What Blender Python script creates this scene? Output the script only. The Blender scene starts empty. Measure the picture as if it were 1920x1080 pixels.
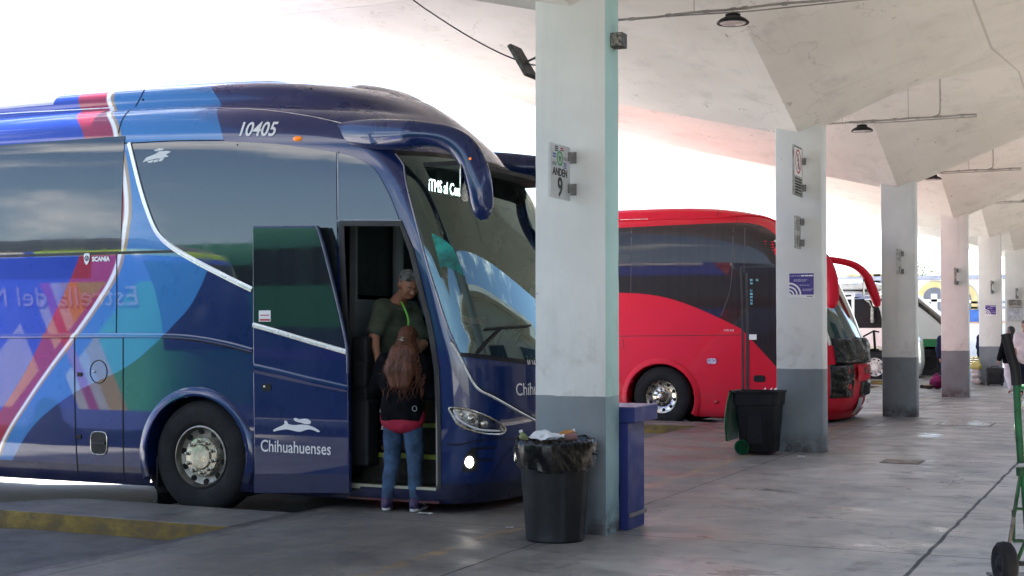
import bpy, bmesh, math, random
import numpy as np
from mathutils import Vector, Matrix, noise
from mathutils.geometry import tessellate_polygon
R = math.radians
random.seed(11)
scene = bpy.context.scene
COL = scene.collection
V = Vector

# ------------------------------------------------------------------ camera model
CAM = V((0, 0, 1.6)); YAW = R(24.9); PITCH = R(1.64); FPX = 2584.0
FWD = V((math.cos(YAW) * math.cos(PITCH), math.sin(YAW) * math.cos(PITCH), math.sin(PITCH)))
RGT = V((math.sin(YAW), -math.cos(YAW), 0)); UPV = RGT.cross(FWD)

def ray(x, y):
    return (FWD * FPX + RGT * (x - 960) - UPV * (y - 540)) / FPX

def at(x, y, X=None, Y=None, Z=None, D=None):
    """the point of a known plane (or at a known distance) that lies in the direction measured in the photograph"""
    d = ray(x, y)
    if X is not None: t = (X - CAM.x) / d.x
    elif Y is not None: t = (Y - CAM.y) / d.y
    elif Z is not None: t = (Z - CAM.z) / d.z
    else: t = D
    return CAM + d * t

def project(p):
    q = p - CAM
    f = q.dot(FWD)
    return (960 + FPX * q.dot(RGT) / f, 540 - FPX * q.dot(UPV) / f)

def inpoly(x, y, poly):
    c = False; j = len(poly) - 1
    for i in range(len(poly)):
        xi, yi = poly[i]; xj, yj = poly[j]
        if (yi > y) != (yj > y) and x < (xj - xi) * (y - yi) / (yj - yi) + xi: c = not c
        j = i
    return c

def spline(pts, n=6, closed=False):
    """Catmull-Rom through points of any dimension"""
    pts = [tuple(p) for p in pts]; m = len(pts); out = []
    rng = m if closed else m - 1
    for i in range(rng):
        p = [pts[(i + k) % m] if closed else pts[min(max(i + k, 0), m - 1)] for k in (-1, 0, 1, 2)]
        for s in range(n):
            t = s / n
            out.append(tuple(0.5 * (2 * b + (c - a) * t + (2 * a - 5 * b + 4 * c - d) * t * t + (-a + 3 * b - 3 * c + d) * t ** 3)
                             for a, b, c, d in zip(*p)))
    if not closed: out.append(pts[-1])
    return out

def pchip(tab):
    xs = [a for a, b in tab]; ys = [b for a, b in tab]; n = len(xs)
    h = [xs[i + 1] - xs[i] for i in range(n - 1)]; dl = [(ys[i + 1] - ys[i]) / h[i] for i in range(n - 1)]
    m = [dl[0]] + [0 if dl[i - 1] * dl[i] <= 0 else 2 * dl[i - 1] * dl[i] / (dl[i - 1] + dl[i]) for i in range(1, n - 1)] + [dl[-1]]
    def f(x):
        if x <= xs[0]: return ys[0]
        if x >= xs[-1]: return ys[-1]
        i = 0
        while x > xs[i + 1]: i += 1
        t = (x - xs[i]) / h[i]; t2 = t * t; t3 = t2 * t
        return (2 * t3 - 3 * t2 + 1) * ys[i] + (t3 - 2 * t2 + t) * h[i] * m[i] + (-2 * t3 + 3 * t2) * ys[i + 1] + (t3 - t2) * h[i] * m[i + 1]
    return f

# ------------------------------------------------------------------ scene objects
ORG = {}

def tag(o, label=None, cat=None, group=None, kind=None):
    if label: o['label'] = label
    if cat: o['category'] = cat
    if group: o['group'] = group
    if kind: o['kind'] = kind
    return o

def thing(name, loc, label, cat, group=None):
    o = bpy.data.objects.new(name, None); COL.objects.link(o)
    o.empty_display_size = 0.2
    o.location = loc; ORG[o.name] = V(loc)
    return tag(o, label, cat, group)

def link_mesh(name, me, parent=None):
    o = bpy.data.objects.new(name, me); COL.objects.link(o)
    if parent is not None:
        org = ORG[parent.name]
        me.transform(Matrix.Translation(-org))
        o.parent = parent; ORG[o.name] = org
    else:
        ORG[o.name] = V((0, 0, 0))
    return o

def clone(o, parent=None, delta=None):
    """a thing with copies of its parts and sub-parts"""
    c = o.copy(); COL.objects.link(c)
    if parent is not None: c.parent = parent
    if delta is not None: c.location = o.location + V(delta)
    for ch in [q for q in bpy.data.objects if q.parent == o]:
        clone(ch, c)
    return c

class MB:
    def __init__(s): s.bm = bmesh.new()
    def face(s, vs, mi=0):
        try:
            f = s.bm.faces.new(vs); f.material_index = mi; return f
        except ValueError: return None
    def poly(s, pts, mi=0):
        return s.face([s.bm.verts.new(p) for p in pts], mi)
    def grid(s, rows, mi=0, wrap=False, flip=False):
        vv = [[s.bm.verts.new(p) for p in r] for r in rows]
        for i in range(len(vv) - 1):
            n = len(vv[i]); m = n if wrap else n - 1
            for j in range(m):
                q = [vv[i][j], vv[i][(j + 1) % n], vv[i + 1][(j + 1) % n], vv[i + 1][j]]
                s.face(q[::-1] if flip else q, mi)
        return vv
    def box(s, x0, x1, y0, y1, z0, z1, mi=0, M=None):
        c = [V((x, y, z)) for z in (z0, z1) for y in (y0, y1) for x in (x0, x1)]
        if M is not None: c = [M @ p for p in c]
        v = [s.bm.verts.new(p) for p in c]
        for q in ((0, 2, 3, 1), (4, 5, 7, 6), (0, 1, 5, 4), (2, 6, 7, 3), (0, 4, 6, 2), (1, 3, 7, 5)):
            s.face([v[i] for i in q], mi)
        return s
    def tube(s, pts, r, n=10, mi=0, cap=True, axis=None, closed=False):
        """swept round or oval section; r: number, list, or list of (ra, rb); axis fixes the direction of ra"""
        pts = [V(p) for p in pts]; m = len(pts); rings = []
        rr = r if isinstance(r, (list, tuple)) else [r] * m
        prev = None
        for i, p in enumerate(pts):
            if closed: t = pts[(i + 1) % m] - pts[i - 1]
            else: t = pts[min(i + 1, m - 1)] - pts[max(i - 1, 0)]
            t.normalize()
            if axis is not None: a = V(axis) - t * t.dot(V(axis))
            elif prev is None:
                a = V((0, 0, 1)) if abs(t.z) < .9 else V((1, 0, 0)); a = a - t * t.dot(a)
            else: a = prev - t * t.dot(prev)
            a.normalize(); prev = a; b = t.cross(a)
            ra, rb = rr[i] if isinstance(rr[i], (list, tuple)) else (rr[i], rr[i])
            rings.append([s.bm.verts.new(p + a * (ra * math.cos(2 * math.pi * k / n)) + b * (rb * math.sin(2 * math.pi * k / n))) for k in range(n)])
        cnt = m if closed else m - 1
        for i in range(cnt):
            A = rings[i]; B = rings[(i + 1) % m]
            for k in range(n): s.face([A[k], A[(k + 1) % n], B[(k + 1) % n], B[k]], mi)
        if cap and not closed:
            s.face(rings[0][::-1], mi); s.face(rings[-1], mi)
        return s
    def lathe(s, prof, o, axis='z', n=32, mi=0, sgn=1, cap=True, sy=1.0):
        """prof: (radius, height) pairs turned about an axis through o"""
        o = V(o); rings = []
        for r_, h in prof:
            ring = []
            for k in range(n):
                a = 2 * math.pi * k / n; c, d = r_ * math.cos(a), r_ * math.sin(a) * sy
                ring.append(o + (V((c, d, h)) if axis == 'z' else V((sgn * h, c, d)) if axis == 'x' else V((d, sgn * h, c))))
            rings.append(ring)
        vv = s.grid(rings, mi, wrap=True)
        if cap:
            for e, ring in ((0, vv[0]), (1, vv[-1])):
                if (prof[0] if e == 0 else prof[-1])[0] > 1e-5: s.face(ring[::-1] if e == 0 else ring, mi)
        return s
    def prism(s, poly, d0, d1, mk, mi=0):
        """poly: 2D outline, mk(a, b, d) -> point; solid between depth d0 and d1"""
        a = [s.bm.verts.new(mk(x, y, d0)) for x, y in poly]; b = [s.bm.verts.new(mk(x, y, d1)) for x, y in poly]
        n = len(poly)
        for i in range(n): s.face([a[i], a[(i + 1) % n], b[(i + 1) % n], b[i]], mi)
        s.face(a[::-1], mi); s.face(b, mi)
        return s
    def ball(s, c, r, nu=16, nv=10, mi=0, M=None):
        c = V(c); r = r if isinstance(r, (tuple, list)) else (r, r, r); rows = []
        for i in range(nv + 1):
            t = math.pi * i / nv; rows.append([])
            for j in range(nu):
                p = 2 * math.pi * j / nu
                q = V((r[0] * math.sin(t) * math.cos(p), r[1] * math.sin(t) * math.sin(p), r[2] * math.cos(t)))
                rows[-1].append(c + ((M @ q) if M is not None else q))
        s.grid(rows, mi, wrap=True, flip=True)
        return s
    def raw(s, verts, faces, mi=0):
        vv = [s.bm.verts.new(p) for p in verts]
        for f in faces: s.face([vv[i] for i in f], mi)
        return s
    def build(s, name, mats, parent=None, sharp=35, bevel=0, seg=2, weld=1e-5, fix=True, label=None):
        if weld: bmesh.ops.remove_doubles(s.bm, verts=s.bm.verts, dist=weld)
        if fix: bmesh.ops.recalc_face_normals(s.bm, faces=s.bm.faces)
        me = bpy.data.meshes.new(name); s.bm.to_mesh(me); s.bm.free()
        for m in (mats if isinstance(mats, (list, tuple)) else [mats]): me.materials.append(m)
        for p in me.polygons: p.use_smooth = True
        me.set_sharp_from_angle(angle=R(sharp))
        o = link_mesh(name, me, parent)
        if bevel:
            b = o.modifiers.new('bevel', 'BEVEL'); b.width = bevel; b.segments = seg; b.limit_method = 'ANGLE'; b.angle_limit = R(40)
            b.harden_normals = True
        if label: o['label'] = label
        return o

# ------------------------------------------------------------------ materials
def nodes(name):
    m = bpy.data.materials.new(name); m.use_nodes = True
    nt = m.node_tree; nt.nodes.clear()
    out = nt.nodes.new('ShaderNodeOutputMaterial'); b = nt.nodes.new('ShaderNodeBsdfPrincipled')
    nt.links.new(b.outputs[0], out.inputs[0])
    return m, nt, b

class N:
    """small helper to write node graphs as expressions"""
    def __init__(s, nt): s.nt = nt
    def put(s, sock, v):
        if hasattr(v, 'is_output'): s.nt.links.new(v, sock)
        elif v is not None: sock.default_value = v
    def m(s, op, a, b=None, c=None, clamp=False):
        n = s.nt.nodes.new('ShaderNodeMath'); n.operation = op; n.use_clamp = clamp
        for i, q in enumerate((a, b, c)): s.put(n.inputs[i], q)
        return n.outputs[0]
    def mix(s, f, a, b):
        n = s.nt.nodes.new('ShaderNodeMix'); n.data_type = 'RGBA'
        s.put(n.inputs[0], f); s.put(n.inputs[6], a if hasattr(a, 'is_output') else (*a, 1)[:4]); s.put(n.inputs[7], b if hasattr(b, 'is_output') else (*b, 1)[:4])
        return n.outputs[2]
    def noise(s, vec, scale, detail=4, rough=.55, dist=0):
        n = s.nt.nodes.new('ShaderNodeTexNoise'); s.put(n.inputs['Vector'], vec); n.inputs['Scale'].default_value = scale
        n.inputs['Detail'].default_value = detail; n.inputs['Roughness'].default_value = rough; n.inputs['Distortion'].default_value = dist
        return n.outputs[0]
    def ramp(s, f, lo, hi, a=0., b=1.):
        n = s.nt.nodes.new('ShaderNodeMapRange'); n.inputs[1].default_value = lo; n.inputs[2].default_value = hi
        n.inputs[3].default_value = a; n.inputs[4].default_value = b; n.interpolation_type = 'SMOOTHSTEP'
        s.put(n.inputs[0], f); return n.outputs[0]
    def obj(s):
        return s.nt.nodes.new('ShaderNodeTexCoord').outputs['Object']
    def pos(s):
        return s.nt.nodes.new('ShaderNodeNewGeometry').outputs['Position']
    def xyz(s, v):
        n = s.nt.nodes.new('ShaderNodeSeparateXYZ'); s.put(n.inputs[0], v); return n.outputs
    def scale(s, v, k):
        n = s.nt.nodes.new('ShaderNodeVectorMath'); n.operation = 'MULTIPLY'; s.put(n.inputs[0], v); n.inputs[1].default_value = k
        return n.outputs[0]
    def bump(s, h, strength, dist=.02, bsdf=None):
        n = s.nt.nodes.new('ShaderNodeBump'); n.inputs['Strength'].default_value = strength; n.inputs['Distance'].default_value = dist
        s.put(n.inputs['Height'], h)
        if bsdf: s.nt.links.new(n.outputs[0], bsdf.inputs['Normal'])
        return n.outputs[0]
    def curve(s, x, pts):
        n = s.nt.nodes.new('ShaderNodeFloatCurve'); c = n.mapping.curves[0]
        c.points[0].location = pts[0]; c.points[1].location = pts[-1]
        for p in pts[1:-1]: c.points.new(*p)
        n.mapping.update(); s.put(n.inputs['Value'], x); return n.outputs[0]

def pmat(name, col, rough=.5, metal=0., coat=0., spec=.5, var=.12, vs=3., bump=0., bs=40., rv=.1, emit=None, es=1., crough=.03, sheen=0):
    m, nt, b = nodes(name); k = N(nt); o = k.obj()
    f = k.noise(o, vs, 5)
    c2 = tuple(max(0, c * (1 - var * 2)) for c in col); c1 = tuple(min(1, c * (1 + var)) for c in col)
    nt.links.new(k.mix(k.ramp(f, .3, .7), c2, c1), b.inputs['Base Color'])
    nt.links.new(k.ramp(k.noise(o, vs * 2.3, 3), .3, .7, max(.0, rough - rv), min(1, rough + rv)), b.inputs['Roughness'])
    b.inputs['Metallic'].default_value = metal; b.inputs['Coat Weight'].default_value = coat; b.inputs['Coat Roughness'].default_value = crough
    b.inputs['Specular IOR Level'].default_value = spec
    if sheen: b.inputs['Sheen Weight'].default_value = sheen
    if bump: k.bump(k.noise(o, bs, 4), bump, .01, b)
    if emit: b.inputs['Emission Color'].default_value = (*emit, 1); b.inputs['Emission Strength'].default_value = es
    return m

# ------------------------------------------------------------------ lettering
def lettering(name, text, mat, parent, org, xd, yd, size, shear=0., align='LEFT', depth=.0015, xs=1., bold=0., conform=None):
    cu = bpy.data.curves.new('lettering', 'FONT'); cu.body = text; cu.size = size; cu.shear = shear
    cu.align_x = align; cu.extrude = depth / 2; cu.offset = bold; cu.resolution_u = 3
    tmp = bpy.data.objects.new('lettering_tmp', cu); COL.objects.link(tmp)
    bpy.context.view_layer.update()
    dg = bpy.context.evaluated_depsgraph_get()
    me = bpy.data.meshes.new_from_object(tmp.evaluated_get(dg))
    bpy.data.objects.remove(tmp); bpy.data.curves.remove(cu)
    xd = V(xd).normalized(); yd = V(yd).normalized(); zd = xd.cross(yd); org = V(org)
    for v in me.vertices:
        p = org + xd * (v.co.x * xs) + yd * v.co.y + zd * v.co.z
        v.co = conform(p, v.co.z) if conform else p
    me.materials.clear(); me.materials.append(mat)
    return link_mesh(name, me, parent)

# ------------------------------------------------------------------ solid figures from distance fields
def surface_nets(G, org, h):
    S = G < 0; nx, ny, nz = G.shape
    acc = np.zeros((nx - 1, ny - 1, nz - 1, 3)); cnt = np.zeros((nx - 1, ny - 1, nz - 1))
    cor = [(i, j, k) for i in (0, 1) for j in (0, 1) for k in (0, 1)]
    def sl(A, c): return A[c[0]:nx - 1 + c[0], c[1]:ny - 1 + c[1], c[2]:nz - 1 + c[2]]
    for a in cor:
        for ax in range(3):
            if a[ax] == 1: continue
            b = list(a); b[ax] = 1; b = tuple(b)
            ga, gb = sl(G, a), sl(G, b); mk = (ga < 0) != (gb < 0)
            t = np.where(mk, ga / np.where(mk, ga - gb, 1), 0)
            for c in range(3):
                acc[..., c] += np.where(mk, a[c] + (t if c == ax else 0), 0)
            cnt += mk
    idx = -np.ones(cnt.shape, int); w = np.argwhere(cnt > 0); idx[cnt > 0] = np.arange(len(w))
    P = (w + acc[cnt > 0] / cnt[cnt > 0][:, None]) * h + np.array(org)
    faces = []
    for ax in range(3):
        a = [slice(1, -1)] * 3; b = [slice(1, -1)] * 3
        a[ax] = slice(0, -1); b[ax] = slice(1, None)
        A, B = S[tuple(a)], S[tuple(b)]
        for flip, mk in ((False, A & ~B), (True, ~A & B)):
            e = np.argwhere(mk)
            if not len(e): continue
            o = [1, 1, 1]; o[ax] = 0; e = e + np.array(o)
            u, v = [(1, 2), (2, 0), (0, 1)][ax]
            q = []
            for du, dv in ((-1, -1), (0, -1), (0, 0), (-1, 0)):
                d = e.copy(); d[:, u] += du; d[:, v] += dv
                q.append(idx[d[:, 0], d[:, 1], d[:, 2]])
            q = np.stack(q, 1)
            faces.append(q[:, ::-1] if flip else q)
    F = np.concatenate(faces); F = F[(F >= 0).all(1)]
    return P, F

def field(prims, h, k=.03, wave=None):
    """prims: ('c', a, b, ra, rb[, k]) round cones and ('e', centre, radii[, k]) ellipsoids, blended into one skin"""
    lo = np.array([1e9] * 3); hi = -lo; bb = []
    for p in prims:
        if p[0] == 'c':
            a, b = np.array(p[1], float), np.array(p[2], float); r = max(p[3], p[4])
            l, u = np.minimum(a, b) - r, np.maximum(a, b) + r
        else:
            c = np.array(p[1], float); rr = np.array(p[2], float); l, u = c - rr, c + rr
        bb.append((l, u)); lo = np.minimum(lo, l); hi = np.maximum(hi, u)
    mg = .06; lo = lo - mg; hi = hi + mg
    n = np.ceil((hi - lo) / h).astype(int) + 1
    G = np.full(tuple(n), .5)
    ax = [lo[i] + h * np.arange(n[i]) for i in range(3)]
    for p, (l, u) in zip(prims, bb):
        kk = p[-1] if len(p) == (6 if p[0] == 'c' else 4) else k
        m = kk + .04
        i0 = np.maximum(((l - m - lo) / h).astype(int), 0); i1 = np.minimum(((u + m - lo) / h).astype(int) + 2, n)
        X, Y, Z = np.meshgrid(*[ax[i][i0[i]:i1[i]] for i in range(3)], indexing='ij')
        if p[0] == 'c':
            a, b = np.array(p[1], float), np.array(p[2], float); d = b - a; L = max(d @ d, 1e-9)
            t = np.clip(((X - a[0]) * d[0] + (Y - a[1]) * d[1] + (Z - a[2]) * d[2]) / L, 0, 1)
            D = np.sqrt((X - a[0] - t * d[0]) ** 2 + (Y - a[1] - t * d[1]) ** 2 + (Z - a[2] - t * d[2]) ** 2) - (p[3] + t * (p[4] - p[3]))
        else:
            c, rr = p[1], p[2]
            q = np.sqrt(((X - c[0]) / rr[0]) ** 2 + ((Y - c[1]) / rr[1]) ** 2 + ((Z - c[2]) / rr[2]) ** 2)
            q2 = np.sqrt(((X - c[0]) / rr[0] ** 2) ** 2 + ((Y - c[1]) / rr[1] ** 2) ** 2 + ((Z - c[2]) / rr[2] ** 2) ** 2)
            D = q * (q - 1) / np.maximum(q2, 1e-6)
        g = G[i0[0]:i1[0], i0[1]:i1[1], i0[2]:i1[2]]
        hh = np.clip(.5 + .5 * (g - D) / kk, 0, 1)
        G[i0[0]:i1[0], i0[1]:i1[1], i0[2]:i1[2]] = g * (1 - hh) + D * hh - kk * hh * (1 - hh)
    if wave is not None:
        X, Y, Z = np.meshgrid(*ax, indexing='ij'); G = G + wave(X, Y, Z)
    return G, lo

def solid(name, prims, mat, parent, M, h=.012, k=.03, wave=None, cut=None, label=None):
    G, lo = field(prims, h, k, wave)
    if cut is not None:
        ax = [lo[i] + h * np.arange(G.shape[i]) for i in range(3)]
        X, Y, Z = np.meshgrid(*ax, indexing='ij'); G = np.maximum(G, cut(X, Y, Z))
    P, F = surface_nets(G, lo, h)
    me = bpy.data.meshes.new(name)
    me.from_pydata([tuple(M @ V(p)) for p in P], [], F.tolist()); me.update()
    for p in me.polygons: p.use_smooth = True
    me.materials.append(mat)
    o = link_mesh(name, me, parent)
    if label: o['label'] = label
    return o
# ------------------------------------------------------------------ camera, light, sky
cd = bpy.data.cameras.new('camera'); cam = bpy.data.objects.new('camera', cd); COL.objects.link(cam)
cd.sensor_width = 36; cd.lens = FPX * 36 / 1920; cd.clip_start = .05; cd.clip_end = 3000
cam.location = CAM; cam.rotation_euler = (R(90) + PITCH, 0, YAW - R(90)); scene.camera = cam

SUN = V((.48, .03, 1.2)).normalized()
sl = bpy.data.lights.new('sun', 'SUN'); sl.energy = 5.0; sl.angle = R(.5); sl.color = (1, .95, .88)
so = bpy.data.objects.new('sun', sl); COL.objects.link(so); so.rotation_euler = SUN.to_track_quat('Z', 'Y').to_euler(); so.location = (20, -10, 40)

w = bpy.data.worlds.new('World'); scene.world = w; w.use_nodes = True
nt = w.node_tree; nt.nodes.clear(); k = N(nt)
sky = nt.nodes.new('ShaderNodeTexSky'); sky.sky_type = 'NISHITA'; sky.sun_disc = False
sky.sun_elevation = math.asin(SUN.z); sky.sun_rotation = math.atan2(SUN.x, SUN.y); sky.altitude = 1400; sky.air_density = 1.0; sky.dust_density = 1.2
gen = nt.nodes.new('ShaderNodeTexCoord').outputs['Generated']
cl = k.ramp(k.noise(k.scale(gen, (1.6, 1.6, 6.5)), 1.7, 6, .6), .50, .68, 0, .8)
bg = nt.nodes.new('ShaderNodeBackground'); wo = nt.nodes.new('ShaderNodeOutputWorld')
nt.links.new(k.mix(cl, sky.outputs[0], (11.5, 11.2, 11.0)), bg.inputs[0]); bg.inputs[1].default_value = .085
nt.links.new(bg.outputs[0], wo.inputs[0])

scene.view_settings.view_transform = 'Standard'; scene.view_settings.look = 'None'; scene.view_settings.gamma = 1
scene.view_settings.exposure = 2.52
cy = scene.cycles
cy.use_denoising = True
try: cy.denoiser = 'OPENIMAGEDENOISE'
except Exception: pass
cy.max_bounces = 9; cy.diffuse_bounces = 6; cy.glossy_bounces = 5; cy.transmission_bounces = 6; cy.transparent_max_bounces = 10
cy.sample_clamp_indirect = 8; cy.caustics_reflective = False; cy.caustics_refractive = False

# ------------------------------------------------------------------ measures of the station
COLX = [9.95 + 7.7 * i for i in range(7)]            # near faces of the columns
CY0, CY1, CDX = 3.82, 4.42, .30
FX0, FSTEP, FW = 9.15, 4.18, .91                     # finger kerbs between the bays
PY, FY = 6.74, 9.25                                  # platform edge, end of the fingers

# ------------------------------------------------------------------ ground and platform
def ground_mat():
    m, nt, b = nodes('yard concrete'); k = N(nt); p = k.pos()
    n1 = k.noise(p, .5, 5); n2 = k.noise(p, 9, 5)
    c = k.mix(k.ramp(n1, .3, .7), (.50, .49, .46), (.62, .605, .57))
    c = k.mix(k.ramp(k.noise(p, 1.3, 4, .6, 1.), .55, .75, 0, .5), c, (.30, .29, .27))
    Yg = k.xyz(p)[1]; Xg = k.xyz(p)[0]
    wv = k.m('MULTIPLY', k.m('SUBTRACT', k.noise(p, .9, 5), .5), 1.6)
    oil_and_dim = k.ramp(k.m('ADD', k.m('ABSOLUTE', k.m('SUBTRACT', Yg, 7.6)), wv), 1.6, 2.4, 1, 0)
    oil_and_dim = k.m('MAXIMUM', oil_and_dim, k.m('MULTIPLY', k.ramp(k.m('ADD', Xg, wv), 10.2, 11.4, 1, 0), k.m('MULTIPLY', k.ramp(Yg, -3, -2.9), k.ramp(k.m('ADD', Yg, wv), 13.0, 14.2, 1, 0))))  # dark ground added on the left to darken reflections in the blue coach
    oil_and_dim = k.m('MAXIMUM', oil_and_dim, k.m('MULTIPLY', k.ramp(k.m('ADD', Yg, wv), -5.2, -4.2, 1, 0), .88))  # unseen inner ground darkened to cut bounce light under the roof
    c = k.mix(k.m('MULTIPLY', oil_and_dim, .96), c, k.mix(k.ramp(k.noise(p, 2.6, 5, .65), .35, .65), (.030, .030, .031), (.085, .083, .081)))
    nt.links.new(k.mix(k.m('MULTIPLY', n2, .3), c, (.16, .155, .15)), b.inputs['Base Color'])
    b.inputs['Roughness'].default_value = .8
    k.bump(k.noise(p, 45, 4), .35, .02, b)
    return m

def floor_mat():
    m, nt, b = nodes('platform concrete'); k = N(nt); p = k.pos(); X, Y, Z = k.xyz(p)
    st = k.scale(p, (1., 2.2, 1.))
    n1 = k.noise(st, .55, 5, .6); n2 = k.noise(p, 3.1, 6, .62, .6); n3 = k.noise(p, 24, 4); n4 = k.noise(k.scale(p, (1, 1, 1)), .9, 3)
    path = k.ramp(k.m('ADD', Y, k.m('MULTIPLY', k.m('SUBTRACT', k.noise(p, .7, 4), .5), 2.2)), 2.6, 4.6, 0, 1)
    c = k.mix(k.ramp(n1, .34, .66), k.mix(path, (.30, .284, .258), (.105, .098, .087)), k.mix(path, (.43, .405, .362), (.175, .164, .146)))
    c = k.mix(k.ramp(n2, .48, .72, 0, .6), c, (.085, .082, .078))
    c = k.mix(k.ramp(k.noise(k.scale(p, (.7, 5.5, 1)), 2.4, 5, .7), .55, .75, 0, .45), c, (.40, .385, .37))
    c = k.mix(k.ramp(n3, .58, .75, 0, .35), c, (.36, .35, .34))
    c = k.mix(k.ramp(k.noise(p, 130, 2, .8), .52, .72, 0, .6), c, (.060, .057, .052)); c = k.mix(k.ramp(k.noise(p, 75, 3, .8), .60, .78, 0, .35), c, (.5, .48, .45))
    # speckles of old chewing gum and oil drips
    vo = nt.nodes.new('ShaderNodeTexVoronoi'); vo.inputs['Scale'].default_value = 3.4; nt.links.new(p, vo.inputs['Vector'])
    spot = k.m('MULTIPLY', k.ramp(vo.outputs['Distance'], .03, .075, 1, 0), k.ramp(n4, .5, .6))
    c = k.mix(k.m('MULTIPLY', spot, .7), c, (.07, .068, .066))
    # expansion joints
    wob = k.m('MULTIPLY', k.m('SUBTRACT', k.noise(p, 2.2, 3), .5), .05)
    def line(v, at_, w_): return k.ramp(k.m('ABSOLUTE', k.m('SUBTRACT', k.m('ADD', v, wob), at_)), w_ * .55, w_, 1, 0)
    fx = k.m('SUBTRACT', k.m('FLOORED_MODULO', k.m('ADD', X, -10.08 + 3.85), 7.7), 3.85)
    j = k.m('MAXIMUM', line(Y, 1.46, .020), k.m('MAXIMUM', k.m('MULTIPLY', line(Y, 4.17, .013), .9), k.m('MULTIPLY', line(fx, 0, .011), .95)))
    j = k.m('MAXIMUM', j, k.m('MULTIPLY', line(Y, 6.5, .012), .5))
    c = k.mix(k.m('MULTIPLY', j, k.ramp(n2, .2, .5, .6, .95)), c, (.035, .034, .033))
    # worn yellow guide line
    yl = k.m('MULTIPLY', k.ramp(k.m('ABSOLUTE', k.m('SUBTRACT', Y, 4.62)), .05, .075, 1, 0), k.ramp(k.noise(p, 2.6, 5, .7), .42, .62, 0, .55))
    c = k.mix(yl, c, (.42, .25, .08))
    ed = k.m('MULTIPLY', k.ramp(k.m('ADD', Y, k.m('MULTIPLY', k.m('SUBTRACT', k.noise(p, 6, 5), .5), .25)), 6.58, 6.70), k.ramp(Y, 6.76, 6.78, 1, 0))
    c = k.mix(k.m('MULTIPLY', ed, .8), c, (.04, .038, .035))
    nt.links.new(c, b.inputs['Base Color'])
    ro = k.ramp(k.noise(k.scale(p, (1.0, .55, 1)), 1.5, 5, .65, .8), .36, .62, .36, .66)
    ck = nt.nodes.new('ShaderNodeTexVoronoi'); ck.feature = 'DISTANCE_TO_EDGE'; ck.inputs['Scale'].default_value = .42
    wv = nt.nodes.new('ShaderNodeVectorMath'); wv.operation = 'ADD'; nt.links.new(p, wv.inputs[0]); nz = nt.nodes.new('ShaderNodeTexNoise'); nz.inputs['Scale'].default_value = 2.2; nz.inputs['Detail'].default_value = 5; nt.links.new(p, nz.inputs['Vector']); nt.links.new(nz.outputs['Color'], wv.inputs[1]); nt.links.new(wv.outputs[0], ck.inputs['Vector'])
    crack = k.m('MULTIPLY', k.ramp(ck.outputs['Distance'], .002, .0055, 1, 0), k.ramp(k.noise(p, .45, 2), .54, .6)); c = k.mix(k.m('MULTIPLY', crack, .8), c, (.05, .048, .046)); nt.links.new(c, b.inputs['Base Color'])
    pol = k.m('MULTIPLY', k.ramp(k.noise(k.scale(p, (1.3, .5, 1)), 1.1, 5, .6, .5), .52, .66), k.m('SUBTRACT', 1.0, path))
    ro = k.m('SUBTRACT', ro, k.m('MULTIPLY', pol, .24))
    nt.links.new(k.m('ADD', ro, k.m('MULTIPLY', j, .3)), b.inputs['Roughness'])
    k.bump(k.m('ADD', k.m('MULTIPLY', k.noise(p, 30, 4), .5), k.m('MULTIPLY', j, -1.5)), .12, .02, b)
    return m

def kerb_mat():
    m, nt, b = nodes('worn yellow kerb paint'); k = N(nt); p = k.pos()
    c = k.mix(k.ramp(k.noise(p, 2.3, 5), .35, .65), (.15, .095, .020), (.27, .18, .030))
    c = k.mix(k.ramp(k.noise(k.scale(p, (1, 1, 2.2)), 5.5, 6, .7), .40, .66, 0, .8), c, (.10, .075, .04))
    nt.links.new(c, b.inputs['Base Color']); b.inputs['Roughness'].default_value = .7
    k.bump(k.noise(p, 30, 5), .5, .02, b)
    return m
M_ground = ground_mat(); M_floor = floor_mat(); M_kerb = kerb_mat()

mb = MB()
rows = [[V((x, y, z)) for x in (-160, -40, 0, 30, 60, 120, 420)] for y, z in ((-200, -.32), (-9, -.32), (6.6, -.15), (8.9, -.15), (12.2, -.30), (16, -.31), (300, -.31))]
mb.grid(rows); g = mb.build('ground', M_ground, sharp=80); tag(g, kind='structure')

ol = [(-30, -.6)]
NF = range(-4, 18)
for i in NF:
    a = FX0 + FSTEP * i
    ol += [(a, PY), (a, FY + .40), (a + .08, FY + .46), (a + FW - .10, FY), (a + FW, FY - .12), (a + FW, PY)]
ol = [(ol[0])] + [(-30, PY)] + ol[1:] + [(92, PY), (92, -.6)]
mb = MB(); mb.prism(ol, -.38, 0, lambda a, b_, d: V((a, b_, d)))
pf = mb.build('platform', M_floor, sharp=30, bevel=.012); tag(pf, kind='structure')
mb = MB()
for i in NF:
    a = FX0 + FSTEP * i; t = .005
    for (x0, x1) in ((a - t, a - .0005), (a + FW + .0005, a + FW + t)):
        mb.box(x0, x1, PY + .01, FY + (.39 if x0 < a else -.13), -.27, -.004)
kb = mb.build('kerb', M_kerb); tag(kb, kind='structure')

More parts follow.
